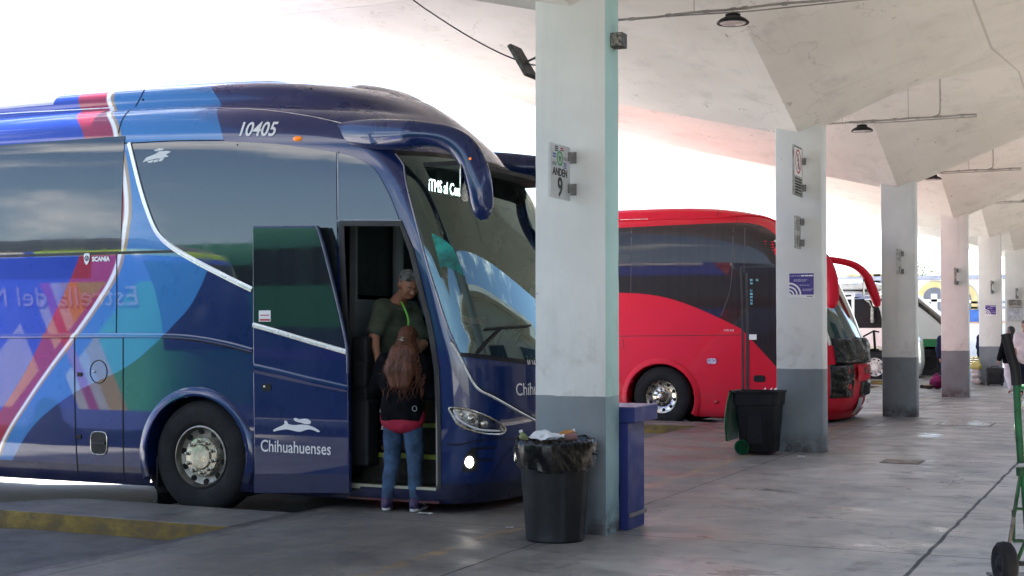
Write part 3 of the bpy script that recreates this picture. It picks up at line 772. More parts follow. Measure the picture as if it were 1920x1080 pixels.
# ------------------------------------------------------------------ coach bodies
class Shell:
    """coach skin: horizontal slices, straight sides and a bowed front; y runs towards the rear"""
    def __init__(s, X0, Wt, Ft, Bt, n, rear, drop=None, ramp=(2.9, .8), half=1.25, zs=None):
        s.X0, s.half, s.uc, s.n, s.rear = X0, half, X0 + half, n, rear
        s.W, s.F, s.B = pchip(Wt), pchip(Ft), pchip(Bt)
        s.zb, s.zt = Wt[0][0], Wt[-1][0]
        s.drop = pchip(drop) if drop else None; s.ramp = ramp
        s.knots = sorted(set([z for z, _ in Wt] + [z for z, _ in Ft]))
    def D(s, X, Y): return s.drop(Y) * (.62 + .38 * min(1, abs(X - s.uc) / s.half)) if s.drop else 0
    def zw(s, X, Y, z):
        if not s.drop: return z
        a, l = s.ramp; return z + s.D(X, Y) * min(1, max(0, (z - a) / l))
    def zinv(s, X, Y, zp):
        if not s.drop: return zp
        D = s.D(X, Y); a, l = s.ramp
        if zp <= a: return zp
        z = (zp + a * D / l) / (1 + D / l)
        return z if z <= a + l else zp - D
    def g(s, p):
        z = s.zw(p.x, p.y, p.z)
        if z > s.zt or z < s.zb - .3: return 1.
        w = s.W(z)
        if w < 1e-3: return 1.
        F, b = s.F(z), s.B(z); t = abs(p.x - s.uc) / w; q = max(0, (F + b - p.y) / b)
        v = t - 1 if q == 0 else (t ** s.n + q ** s.n) ** (1 / s.n) - 1
        return max(v, (p.y - s.rear) * .5)
    def hit(s, x, y):
        d = ray(x, y); t = (s.X0 - .02 - CAM.x) / d.x; st = .03; p = t
        if s.g(CAM + d * t) < 0: return CAM + d * t
        for i in range(260):
            t += st
            if s.g(CAM + d * t) < 0: break
            p = t
        else: return None
        for i in range(16):
            m = (p + t) / 2
            if s.g(CAM + d * m) < 0: t = m
            else: p = m
        return CAM + d * p
    def nrm(s, p, e=.004):
        v = V((s.g(p + V((e, 0, 0))) - s.g(p - V((e, 0, 0))), s.g(p + V((0, e, 0))) - s.g(p - V((0, e, 0))), s.g(p + V((0, 0, e))) - s.g(p - V((0, 0, e)))))
        return v.normalized() if v.length > 1e-6 else V((-1, 0, 0))
    def front(s, th, z):
        """th 0..pi runs round the front from the near side to the far side at warped height z"""
        c, sn = math.cos(th), max(0, math.sin(th)); w = s.W(z); F, b = s.F(z), s.B(z)
        X = s.uc - w * math.copysign(abs(c) ** (2 / s.n), c); Y = F + b - b * sn ** (2 / s.n)
        return V((X, Y, s.zinv(X, Y, z)))
    def th(s, p):
        z = s.zw(p.x, p.y, p.z); w = s.W(z); t = max(-1, min(1, (s.uc - p.x) / w))
        return math.acos(math.copysign(abs(t) ** (s.n / 2), t))
    def side(s, Y, z, far=False):
        zz = z; X = s.X0
        for i in range(3):
            w = s.W(s.zw(X, Y, z)); q = max(0, (s.F(z) + s.B(z) - Y) / s.B(z)); t = (1 - min(1, q ** s.n)) ** (1 / s.n); X = s.uc - w * t
        return V((2 * s.uc - X if far else X, Y, z))
    def mesh(s, mat, parent, name='body', skip=None, dz=.045, fine=6., dy=.05):
        zs = [s.zb]; 
        for a, b in zip(s.knots[:-1], s.knots[1:]):
            m = max(1, int(math.ceil((b - a) / dz)))
            zs += [a + (b - a) * (i + 1) / m for i in range(m)]
        zs[-1] = s.zt - .002
        ds = [i * dy for i in range(int(fine / dy) + 1)]; d = fine
        while d < s.rear - 4: d += .5; ds.append(d)
        NT = 30; rows = []
        for z in zs:
            F, b, w = s.F(z), s.B(z), max(s.W(z), .02); r = []
            Ys = [min(s.rear, F + b + d) for d in ds]
            for Y in reversed(Ys): X = s.uc - w; r.append(V((X, Y, s.zinv(X, Y, z))))
            for k_ in range(1, 2 * NT): r.append(s.front(math.pi * k_ / (2 * NT), z))
            for Y in Ys: X = s.uc + w; r.append(V((X, Y, s.zinv(X, Y, z))))
            rows.append(r)
        mb = MB(); vv = mb.grid(rows, 0, wrap=True)
        mb.face(vv[-1])
        if skip:
            kill = [f for f in mb.bm.faces if skip(f.calc_center_median())]
            bmesh.ops.delete(mb.bm, geom=kill, context='FACES')
        return mb.build(name, mat, parent, sharp=28, weld=1e-4)
    def patch(s, mb, poly, off=.005, step=14, mi=0, plane=None):
        """outline measured in the photograph, laid on the skin as a fine sheet"""
        bm = bmesh.new(); vs = [bm.verts.new((x, y, 0)) for x, y in poly]
        for tri in tessellate_polygon([[V((x, y, 0)) for x, y in poly]]): 
            try: bm.faces.new([vs[i] for i in tri])
            except ValueError: pass
        xs = [x for x, _ in poly]; ys = [y for _, y in poly]
        for ax, lo, hi in ((0, min(xs), max(xs)), (1, min(ys), max(ys))):
            c = (lo // step + 1) * step
            while c < hi - .3:
                co = [0, 0, 0]; co[ax] = c; no = [0, 0, 0]; no[ax] = 1
                bmesh.ops.bisect_plane(bm, geom=bm.verts[:] + bm.edges[:] + bm.faces[:], plane_co=co, plane_no=no); c += step
        bm.verts.index_update(); mp = []
        for v in bm.verts:
            p = s.hit(v.co.x, v.co.y)
            if p is None: p = at(v.co.x, v.co.y, X=s.X0)
            mp.append(mb.bm.verts.new(p + s.nrm(p) * off))
        for f in bm.faces: mb.face([mp[v.index] for v in f.verts], mi)
        bm.free()
    def ribbon(s, mb, line, wd, off=.006, mi=0, thick=0, n=5, smooth=True):
        """a trim strip of real width along a line measured in the photograph"""
        pts = spline(line, n) if smooth else line
        P = [s.hit(x, y) for x, y in pts]; P = [p for p in P if p is not None]
        return s.strip(mb, P, wd, off, mi, thick)
    def strip(s, mb, P, wd, off=.006, mi=0, thick=0):
        rows = []
        for i, p in enumerate(P):
            t = (P[min(i + 1, len(P) - 1)] - P[max(i - 1, 0)]).normalized(); nn = s.nrm(p); b = nn.cross(t).normalized()
            o = p + nn * off
            if thick: rows.append([o - b * wd / 2 - nn * (off + .002), o - b * wd / 2 + nn * (thick * .5), o + nn * thick, o + b * wd / 2 + nn * (thick * .5), o + b * wd / 2 - nn * (off + .002)])
            else: rows.append([o - b * wd / 2, o + b * wd / 2])
        mb.grid(rows, mi)

# ---- shared coach materials
M_tyre = pmat('tyre rubber', (.016, .016, .017), .8, bump=.3, bs=60, spec=.25)
M_tread = M_tyre
M_chrome = pmat('polished steel', (.56, .53, .45), .26, 1., var=.15, vs=9, rv=.08)
M_steel = pmat('dull wheel steel', (.25, .24, .21), .42, .9, var=.2, vs=8)
M_hole = pmat('dark cavity', (.006, .006, .006), .9)
M_blk = pmat('black plastic', (.008, .008, .009), .5, var=.2, spec=.3)
M_refl = pmat('smoked lamp reflector', (.20, .21, .22), .15, .8, var=.5, vs=22)
M_rub = pmat('black rubber seal', (.018, .018, .02), .6)
M_trim = pmat('silver trim', (.78, .78, .74), .28, .35, var=.05)
M_gj = pmat('grey glass joint', (.06, .05, .055), .4); M_bead = pmat('grey bead', (.25, .25, .28), .35, .4)
M_amber = pmat('amber lamp', (.75, .17, .01), .2, emit=(1, .3, .03), es=.08)
M_lampon = pmat('lit lamp', (.9, .9, .9), .2, emit=(1, .97, .9), es=5.)
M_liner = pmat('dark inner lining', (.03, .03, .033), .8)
M_letter = pmat('white lettering', (.74, .75, .77), .4, var=.02)

def glass_side(name, tint=(.010, .014, .018), ior=1.75):
    m, nt, b = nodes(name); k = N(nt); p = k.pos()
    s_ = k.noise(k.scale(p, (1, 9, .25)), 1.6, 4)
    nt.links.new(k.mix(s_, tint, tuple(c * 1.8 + .004 for c in tint)), b.inputs['Base Color'])
    nt.links.new(k.ramp(k.noise(k.scale(p, (1, 6, .5)), 1.2, 4), .35, .7, .012, .06), b.inputs['Roughness'])
    b.inputs['IOR'].default_value = ior
    k.bump(k.noise(k.scale(p, (1, 1, .6)), .9, 2), .035, .05, b)
    return m
M_glass = glass_side('tinted mirror glass')
M_glassr = glass_side('smoked grey glass', (.020, .017, .018), 1.38)

def glass_clear(name, tint=(.42, .56, .52)):
    m = bpy.data.materials.new(name); m.use_nodes = True; nt = m.node_tree; nt.nodes.clear()
    o = nt.nodes.new('ShaderNodeOutputMaterial'); mx = nt.nodes.new('ShaderNodeMixShader'); t = nt.nodes.new('ShaderNodeBsdfTransparent'); gl = nt.nodes.new('ShaderNodeBsdfGlossy')
    fr = nt.nodes.new('ShaderNodeFresnel'); fr.inputs[0].default_value = 1.55
    t.inputs[0].default_value = (*tint, 1); gl.inputs['Roughness'].default_value = .015; gl.inputs[0].default_value = (.78, 1, .94, 1)
    k = N(nt); nt.links.new(k.m('ADD', fr.outputs[0], .10), mx.inputs[0]); nt.links.new(t.outputs[0], mx.inputs[1]); nt.links.new(gl.outputs[0], mx.inputs[2]); nt.links.new(mx.outputs[0], o.inputs[0])
    return m
M_wind = glass_clear('windscreen glass')

def twosided(nt, b, k, col, inner=(.02, .02, .022), on=True):
    if not on: nt.links.new(col, b.inputs['Base Color']); return
    g = nt.nodes.new('ShaderNodeNewGeometry').outputs['Backfacing']
    nt.links.new(k.mix(g, col, inner), b.inputs['Base Color'])

def paint(name, col, rough=.28, metal=.25, coat=1., two=True):
    m, nt, b = nodes(name); k = N(nt); p = k.pos()
    c = k.mix(k.ramp(k.noise(p, 1.1, 4), .3, .7), tuple(q * .93 for q in col), col)
    Z = k.xyz(p)[2]
    dirt = k.m('MULTIPLY', k.ramp(Z, .0, .75, 1, 0), k.ramp(k.noise(k.scale(p, (1, 1, 2)), 2.5, 5), .35, .75))
    c = k.mix(k.m('MULTIPLY', dirt, .25), c, (.12, .11, .10))
    twosided(nt, b, k, c, on=two); b.inputs['Metallic'].default_value = metal
    nt.links.new(k.ramp(k.noise(p, 3, 3), .3, .7, rough - .05, rough + .08), b.inputs['Roughness'])
    b.inputs['Coat Weight'].default_value = coat; b.inputs['Coat Roughness'].default_value = .02; b.inputs['Coat IOR'].default_value = 1.45; b.inputs['Specular IOR Level'].default_value = .2
    k.bump(k.noise(p, .8, 2), .02, .05, b)
    return m

def make_wheel(root, c, r=.53, wd=.30, rim=.285, dome=False, nuts=10, detail=True):
    """wheel whose outer face looks to -X; c is the centre of the outer face"""
    c = V(c)
    pr = [(rim - .005, .05), (rim + .01, .022), (rim + .05, .004), (r * .80, .0), (r - .06, .008), (r - .022, .026), (r - .006, .05), (r, .08), (r, wd - .08), (r - .02, wd - .02), (rim, wd)]
    mb = MB(); mb.lathe(pr, c, 'x', 56, cap=False)
    for q in range(4): mb.lathe([(r * 1.0008, .095 + q * .038), (r * 1.0008, .1 + q * .038)], c, 'x', 56, mi=1, cap=False)
    wh = mb.build('wheel', [M_tyre, M_hole], root, sharp=50)
    mb = MB()
    if dome: rp = [(rim, .012), (rim + .004, .018), (rim - .02, .035), (rim - .05, .05), (rim - .11, .058), (rim - .125, .04), (.145, .03), (.10, .022), (.085, .0), (.055, -.055), (.0, -.075)]
    else: rp = [(rim + .006, .014), (rim - .008, .008), (rim - .018, .03), (rim - .03, .06), (rim - .07, .075), (.185, .08), (.18, .045), (.172, .036), (.115, .034)]
    mb.lathe(rp, c, 'x', 56, cap=False)
    mb.build('rim', M_chrome if dome else M_steel, wh, sharp=30)
    if not dome:
        mb = MB(); mb.lathe([(.186, .082), (.184, .034), (.176, .026), (.122, .024), (.118, .03), (.114, .012), (.108, .004), (.0, -.001)], c, 'x', 48, cap=False); mb.build('hub', M_chrome, wh, sharp=25)
    hr = (rim + .19) / 2 if not dome else rim - .055
    hz = .068 if not dome else .046
    mb = MB()
    for q in range(10):
        a = math.pi * 2 * (q + .3) / 10; p = c + V((hz, math.cos(a) * hr, math.sin(a) * hr))
        mb.lathe([(0, .0), (.029, .0), (.031, .012)], p + V((-.008, 0, 0)), 'x', 14, cap=False)
    mb.build('rim_hole', M_hole, wh)['kind'] = 'stuff'
    first = None
    for q in range(nuts):
        a = math.pi * 2 * q / nuts + .2; rr = .148 if not dome else .135
        d = V((0, math.cos(a) * rr, math.sin(a) * rr))
        if first is None:
            mb = MB(); p = c + V((.026 if not dome else .03, 0, 0)); mb.lathe([(.021, .0), (.021, -.010), (.017, -.012), (.017, -.040), (.012, -.048), (0, -.05)], p, 'x', 10, cap=False)
            first = mb.build('wheel_nut', M_chrome if not dome else M_steel, wh, sharp=30); first.location = first.location + d
        else:
            n2 = first.copy(); COL.objects.link(n2); n2.location = d; n2.parent = wh
    return wh

def back_wheel(root, c, r=.53, wd=.3):
    c = V(c); mb = MB(); mb.lathe([(.0, .1), (.2, .09), (.27, .03), (r - .06, .0), (r - .01, .03), (r, .07), (r, wd - .07), (r - .02, wd - .01), (.2, wd)], c, 'x', 40)
    return mb.build('wheel', M_tyre, root)

def arch_lip(shell, mb, cy, cz, ry, rz, a0, a1, wd=.06, off=.03, n=40):
    """flared lip round a wheel opening plus its inward return"""
    rows = []
    for i in range(n + 1):
        a = a0 + (a1 - a0) * i / n; c, s_ = math.cos(a), math.sin(a)
        def P(k_, o): return V((shell.X0 - o, cy + (ry + k_) * c, cz + (rz + k_) * s_))
        p = P(0, 0)
        rows.append([V((shell.X0 + .28, p.y, p.z)), P(0, off * .6), P(.012, off), P(wd * .55, off * .92), P(wd, off * .25), P(wd + .012, -.004)])
    mb.grid(rows)

# ================================================================== the blue coach
BX = 10.5
B_W = [(.085, 1.215), (.16, 1.238), (.4, 1.25), (1.2, 1.253), (2.0, 1.25), (2.9, 1.232), (3.3, 1.215), (3.46, 1.20), (3.6, 1.155), (3.70, 1.09), (3.755, 1.02), (3.782, .955), (3.792, .925), (3.82, .91), (3.90, .895), (3.98, .85), (4.03, .75), (4.06, .58), (4.075, .36), (4.085, .02)]
B_F = [(.085, 5.16), (.35, 4.98), (.85, 4.90), (1.25, 4.92), (1.6, 5.02), (2.27, 5.27), (3.0, 5.62), (3.4, 5.84), (3.75, 6.08), (3.92, 6.28), (4.02, 6.6), (4.06, 6.95), (4.085, 7.5)]
B_B = [(.085, .50), (.6, .62), (1.5, .64), (2.3, .56), (3.1, .50), (3.5, .62), (3.75, .95), (3.95, 1.1), (4.085, 1.2)]
B_D = [(4.9, .46), (5.4, .42), (5.99, .36), (6.75, .21), (7.9, .07), (9.0, .02), (10.2, 0), (17.2, 0)]
blue = Shell(BX, B_W, B_F, B_B, 2.7, 17.1, B_D)
bus = thing('coach', (BX + 1.25, 8.1, -.15), 'dark blue coach with red, white and pale blue sweeps and its front door open', 'coach')

WC = at(374, 853, X=BX + .03)      # front wheel
ARCH = (at(368, 840, X=BX).y, .40, .575, .555)

DOOR = [(636, 418), (752, 418), (772, 470), (790, 545), (806, 610), (820, 690), (823, 916), (650, 916), (640, 640)]
def yz(line): return [(at(x, y, X=BX).y, at(x, y, X=BX).z) for x, y in line]

def tofn(px, roof=()):
    """boundary line as (height -> distance along the coach) points, low to high"""
    pts = []
    for x, y in list(px) + list(roof):
        p = blue.hit(x, y); p = at(x, y, X=BX) if p is None else p
        pts.append((p.z, p.y))
    pts.sort()
    out = [pts[0]]
    for p in pts[1:]:
        if p[0] > out[-1][0] + .02: out.append(p)
    return out
ZS, YA, YL = 4.3, 5.0, 13.0
def livery_mat(two=True):
    m, nt, b = nodes('blue coach livery'); k = N(nt); o = k.obj(); x_, y_, z_ = k.xyz(o)
    X = k.m('ADD', x_, BX + 1.25); Y = k.m('ADD', y_, 8.1); Z = k.m('ADD', z_, -.15)
    zn = k.m('DIVIDE', Z, ZS); yn = k.m('DIVIDE', k.m('SUBTRACT', Y, YA), YL)
    def cv(pts):
        q = [(max(0, min(1, z / ZS)), (y - YA) / YL) for z, y in pts]
        if q[0][0] > .005: q = [(0.0, q[0][1] + (q[0][1] - q[1][1]) / max(.001, q[1][0] - q[0][0]) * q[0][0])] + q
        if q[-1][0] < .995: q = q + [(1.0, q[-1][1])]
        return k.curve(zn, q)
    W1 = cv(tofn([(224, 268), (236, 330), (241, 390), (237, 430), (229, 475), (215, 518), (187, 565), (140, 632), (95, 692), (50, 757), (14, 815), (-4, 858)], [(213, 172), (212, 200), (217, 235)]))
    RL = cv(tofn([(157, 256), (160, 330), (158, 420), (149, 478), (135, 516), (110, 571), (80, 632), (50, 692), (20, 742), (0, 772), (-30, 830)], [(150, 178), (152, 205)]))
    LB = cv(tofn([(419, 262), (420, 330), (412, 440), (390, 503), (382, 524), (372, 546), (352, 580), (330, 604), (290, 645), (230, 692), (180, 716), (140, 736), (90, 772), (58, 804), (30, 850), (12, 893)], [(404, 158), (413, 192)]))
    def gt(a, c_, w_=.0009):
        return k.ramp(k.m('SUBTRACT', a, c_), -w_, w_)
    navy = (.005, .020, .100); navy2 = (.006, .010, .048); royal = (.010, .045, .34); light = (.030, .165, .42); red = (.29, .012, .04); white = (.80, .80, .80); gold = (.36, .24, .12)
    c = k.mix(k.ramp(Z, 1.3, 3.4), navy, (.008, .017, .098))
    c = k.mix(gt(yn, LB), c, light)
    wst = k.m('MULTIPLY', k.ramp(Z, .5, 2.2, .7, 1.), .052 / YL)
    c = k.mix(gt(yn, k.m('SUBTRACT', W1, k.m('MULTIPLY', wst, .75))), c, gold)
    c = k.mix(gt(yn, W1), c, white)
    c = k.mix(gt(yn, k.m('ADD', W1, wst)), c, red)
    c = k.mix(gt(yn, RL), c, royal)
    c = k.mix(k.ramp(Z, .262, .268, 1, 0), c, navy2)
    pt = k.m('MULTIPLY', k.m('MULTIPLY', k.ramp(Z, 3.895, 3.905), k.ramp(Z, 4.0, 4.01, 1, 0)), k.m('MULTIPLY', k.ramp(Y, 10.25, 10.27), k.ramp(Y, 13, 13.02, 1, 0)))
    c = k.mix(pt, c, (.55, .52, .55))
    p = k.pos()
    dirt = k.m('MULTIPLY', k.ramp(Z, .1, .8, 1, 0), k.ramp(k.noise(k.scale(p, (1, 1, 2)), 2.5, 5), .4, .75))
    c = k.mix(k.m('MULTIPLY', dirt, .16), c, (.12, .11, .10))
    twosided(nt, b, k, c, on=two); b.inputs['Metallic'].default_value = .1
    nt.links.new(k.ramp(k.noise(p, 3, 3), .3, .7, .26, .38), b.inputs['Roughness'])
    b.inputs['Coat Weight'].default_value = 1; b.inputs['Coat Roughness'].default_value = .02; b.inputs['Coat IOR'].default_value = 1.53; b.inputs['Specular IOR Level'].default_value = .15
    k.bump(k.noise(p, .7, 2), .025, .05, b)
    return m
M_blue = livery_mat(); M_blue1 = livery_mat(False)
M_navy = paint('navy coach paint', (.005, .018, .094), .28, .1, two=False)

# windscreen limits
WL = pchip([(blue.hit(x, y).z, blue.th(blue.hit(x, y))) for x, y in ((872, 672), (858, 640), (830, 562), (806, 486), (788, 420), (768, 345), (754, 297))])
WZ0, WZ1 = blue.hit(868, 668).z, 3.22
def wz(th, f):
    zb = WZ0 - .10 * math.sin(th) ** 2; zt = WZ1 + .03 * math.sin(th); return zb + (zt - zb) * f
def in_screen(p, m=.0):
    if p.y > blue.F(p.z) + blue.B(p.z) or p.z < WZ0 - .15 or p.z > WZ1 + .2: return False
    t = blue.th(p); tt = min(t, math.pi - t); zp = blue.zw(p.x, p.y, p.z)
    return tt > WL(p.z) + m and wz(t, 0) + .05 < zp < wz(t, 1) - .12
def skip_blue(c):
    if c.z < .1 + .0: pass
    e = ((c.y - ARCH[0]) / (ARCH[2] + .015)) ** 2 + ((c.z - ARCH[1]) / (ARCH[3] + .015)) ** 2
    if e < 1 and c.x < BX + .4: return True
    e2 = ((c.y - 14.4) / .6) ** 2 + ((c.z - .36) / .58) ** 2
    if e2 < 1 and c.x < BX + .4: return True
    if c.x < BX + 1 and c.z < 3.0:
        x, y = project(c)
        if inpoly(x, y, DOOR): return True
    return in_screen(c, .06)
body = blue.mesh(M_blue, bus, skip=skip_blue)

# wheel openings
mb = MB(); arch_lip(blue, mb, ARCH[0], ARCH[1], ARCH[2], ARCH[3], R(-22), R(202), .085, .030); mb.build('wheel_arch', M_blue1, bus, sharp=40)
for yc, zc, ry, rz in ((ARCH[0], ARCH[1], ARCH[2], ARCH[3]), (14.4, .36, .6, .58)):
    rows = [[V((x, yc + (ry + .03) * math.cos(a), zc + (rz + .03) * math.sin(a))) for x in (BX + .02, BX + .62)] for a in [R(-40) + R(260) * q / 26 for q in range(27)]]
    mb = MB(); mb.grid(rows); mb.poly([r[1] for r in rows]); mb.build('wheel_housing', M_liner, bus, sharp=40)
make_wheel(bus, (BX + .03, WC.y, .385), .535, .30, .288)
make_wheel(bus, (BX + .05, 14.4, .235), .535, .30, .288)
for y, z in ((WC.y, .385), (14.4, .235)): back_wheel(bus, (BX + 2.16, y, z), .535)
mb = MB(); p = at(268, 930, X=BX + .1); mb.box(BX + .06, BX + .42, ARCH[0] + .50, ARCH[0] + .515, -.11, .36, M=None); mb.build('mud_flap', M_rub, bus)
mb = MB(); mb.box(BX + .5, BX + 2.0, 6.9, 16.6, .16, .42); mb.box(BX + .66, BX + 1.84, 7.6, 8.6, .05, .2); mb.build('chassis', M_liner, bus)

# side glass
mb = MB()
yA = at(227, 400, X=BX).y; z0g, z1g = at(115, 474, X=BX).z, at(115, 260, X=BX).z
def side_sheet(mb, y0, y1, z0, z1, off=.007, ny=24, nz=14, far=False, r=.05):
    rows = []
    for i in range(nz + 1):
        z = z0 + (z1 - z0) * i / nz; rows.append([])
        for j in range(ny + 1):
            y = y0 + (y1 - y0) * j / ny; p = blue.side(y, z, far); n_ = blue.nrm(p); rows[-1].append(p + n_ * off)
    mb.grid(rows)
side_sheet(mb, yA, 11.95, z0g, z1g - .012); mb.build('side_window', M_glass, bus)
mb = MB(); side_sheet(mb, 12.0, 16.6, z0g, z1g - .012); mb.build('side_window', M_glass, bus)
mb = MB(); side_sheet(mb, 7.0, 16.6, z0g, z1g - .012, far=True); mb.build('side_window', M_glass, bus)
mb = MB()
side_sheet(mb, 7.6, 17.0, z0g - .03, z0g - .004, off=.004, nz=2); side_sheet(mb, 11.955, 11.995, z0g, z1g - .012, off=.004, ny=2); mb.build('window_seal', M_rub, bus)

TRIMC = [(243, 268), (252, 305), (262, 345), (275, 388), (290, 426), (303, 445), (322, 462), (350, 480), (385, 499), (428, 521), (473, 543)]
tr = spline(TRIMC, 5)
G2 = [(245, 270), (330, 266), (420, 265), (520, 270), (600, 281), (631, 286), (632, 420), (634, 560), (632, 640), (560, 605), (473, 545)] + [(x + 1, y) for x, y in tr[::-1][1:-1]]
mb = MB(); blue.patch(mb, G2, .007, 16); mb.build('front_side_window', M_glass, bus)
G3 = [(635, 287)] + [(x, y) for x, y in spline([(660, 293), (685, 304), (705, 320), (720, 345), (735, 376), (749, 413)], 4)] + [(636, 413)]
mb = MB(); blue.patch(mb, G3, .007, 14); mb.build('quarter_window', M_glass, bus)
mb = MB(); blue.ribbon(mb, [(633.5, 284), (634.5, 350), (635, 415)], .014, .009, n=6); blue.ribbon(mb, [(632, 414), (690, 413.5), (752, 414)], .016, .010, n=6); mb.build('window_bead', M_bead, bus)
mb = MB(); blue.ribbon(mb, TRIMC, .050, .004, thick=.012); mb.build('silver_trim', M_trim, bus)
mb = MB(); blue.ribbon(mb, [(x + 3.4, y - 1) for x, y in TRIMC], .012, .012); mb.build('trim_edge', M_rub, bus)
# curved belt moulding and panel joints
mb = MB(); blue.ribbon(mb, [(-40, 630), (60, 629.5), (160, 629), (260, 629), (330, 630), (380, 635), (430, 645), (474, 657)], .042, .002, thick=.014); mb.build('belt_moulding', M_blue1, bus, sharp=60)
mb = MB()
for ln in ([(219, 258), (219, 380), (219, 478), (219, 560), (218, 626)], [(140, 634), (140, 700), (141, 780), (143, 840), (147, 894)], [(231, 634), (231, 700), (231, 800), (232, 880), (234, 901)],
           [(-20, 633.5), (100, 633.5), (200, 633), (300, 633), (350, 637), (420, 649), (472, 662)], [(271, 168), (262, 186), (254, 200)], [(246, 205), (236, 214), (228, 228), (222, 250)], [(222, 268.5), (250, 268), (330, 264), (420, 263)]):
    blue.ribbon(mb, ln, .011, .0035, n=6)
mb.build('panel_joint', M_hole, bus)
mb = MB(); blue.ribbon(mb, [(-30, 216), (40, 211), (120, 207), (214, 202)], .010, .004); blue.ribbon(mb, [(232, 208), (330, 203), (420, 203), (500, 207), (580, 218), (640, 231)], .008, .004); mb.build('roof_moulding', M_trim, bus)
# flap details
def disc(mb, px, r, off, X=BX, mi=0, n=28, dx=0, sh=None):
    p = (sh or blue).hit(*px); nn = (sh or blue).nrm(p); a = V((0, 0, 1)); a = (a - nn * a.dot(nn)).normalized(); b_ = nn.cross(a)
    mb.face([mb.bm.verts.new(p + nn * off + a * (r * math.cos(2 * math.pi * q / n)) + b_ * (r * math.sin(2 * math.pi * q / n))) for q in range(n)], mi)
    return p, nn, a, b_
mb = MB(); c = blue.hit(185, 697)
ring = [c + V((-.003, .105 * math.cos(a), .112 * math.sin(a))) for a in [2 * math.pi * q / 40 for q in range(40)]]
mb.tube(ring, .004, 6, closed=True); fl_ = mb.build('filler_flap', M_hole, bus)
mb = MB(); mb.ball(c + V((-.006, .05, .0)), .012, 10, 6); mb.build('flap_lock', M_chrome, fl_)
for px in ((150, 702), (149, 819)):
    mb = MB(); c = blue.hit(*px); mb.box(c.x - .012, c.x, c.y - .03, c.y + .03, c.z - .02, c.z + .02); mb.build('flap_latch', M_blk, bus, bevel=.006)
mb = MB(); c = blue.hit(186, 831)
rr = lambda w_, h_, e=4.0, n=40: [(w_ * math.copysign(abs(math.cos(a)) ** (2 / e), math.cos(a)), h_ * math.copysign(abs(math.sin(a)) ** (2 / e), math.sin(a))) for a in [2 * math.pi * q / n for q in range(n)]]
mb.face([mb.bm.verts.new(c + V((-.004, a, z))) for a, z in rr(.098, .108)]); lh = mb.build('luggage_handle', M_blk, bus)
mb = MB(); mb.tube([c + V((-.006, a, z)) for a, z in rr(.10, .11)], .006, 6, closed=True); mb.build('handle_frame', M_chrome, lh)
mb = MB(); mb.box(c.x - .022, c.x - .004, c.y - .085, c.y + .085, c.z - .012, c.z + .016); mb.build('grip', M_rub, lh, bevel=.005)
mb = MB(); p = blue.hit(558, 260); mb.ball(p, (.03, .048, .024), 14, 8); mb.build('side_marker_lamp', M_amber, bus)
for px in ((446, 272), (268, 187), (583, 166)):
    mb = MB(); p = blue.hit(*px); mb.ball(p, .012, 8, 6); mb.build('roof_bolt', M_blk, bus)

# lettering and emblems on the coach side
def on_blue(p, d):
    q = blue.side(p.y, p.z); n_ = blue.nrm(q); return q + n_ * (.006 + d)
def side_text(name, text, px, py, size, shear=0., xs=1., bold=0., mat=None, tilt=0., X=BX, conform=on_blue, parent=None):
    o = at(px, py, X=X); xd = V((0, -1, tilt)); return lettering(name, text, mat or M_letter, parent or bus, o, xd, (0, -tilt, 1), size, shear, xs=xs, bold=bold, depth=.002, conform=conform)
side_text('fleet_number', '10405', 449, 256, .19, .22, .92, .003, tilt=-.055, X=BX + .09)
side_text('maker_name', 'SCANIA', 173, 490, .062, 0, 1.0, .003)
mb = MB(); c = at(163, 486, X=BX)
sh_ = spline([(-.034, .05), (0, .058), (.034, .05), (.034, .0), (.022, -.035), (0, -.055), (-.022, -.035), (-.034, .0)], 4, True)
mb.face([mb.bm.verts.new(on_blue(V((0, c.y + a, c.z + z)), .001)) for a, z in sh_]); em = mb.build('shield_emblem', M_letter, bus)
mb = MB(); ring = [on_blue(V((0, c.y + .021 * math.cos(a), c.z + .008 + .023 * math.sin(a))), .003) for a in [2 * math.pi * q / 24 for q in range(24)]]
mb.tube(ring, .0045, 6, closed=True); mb.tube([on_blue(V((0, c.y - .012, c.z + .018)), .003), on_blue(V((0, c.y + .002, c.z + .008)), .003), on_blue(V((0, c.y - .004, c.z - .008)), .003)], .004, 6)
mb.build('emblem_ring', M_navy, em)
# pale hatch print in the corner of the front side window
mb = MB()
for px in ([(268, 305), (275, 296), (290, 290), (300, 284), (316, 283), (322, 285), (312, 290), (318, 293), (304, 297), (292, 298), (280, 301)], [(289, 282), (300, 278), (310, 279.5), (305, 282), (294, 284)],
           [(277, 303), (290, 300), (286, 305), (279, 305.5)], [(291, 300), (299, 299), (296, 304), (288, 305)], [(301, 298), (310, 296), (305, 302), (298, 303)]):
    blue.patch(mb, px, .0095, 20)
mb.build('window_print', pmat('frosted print', (.55, .58, .60), .5), bus)

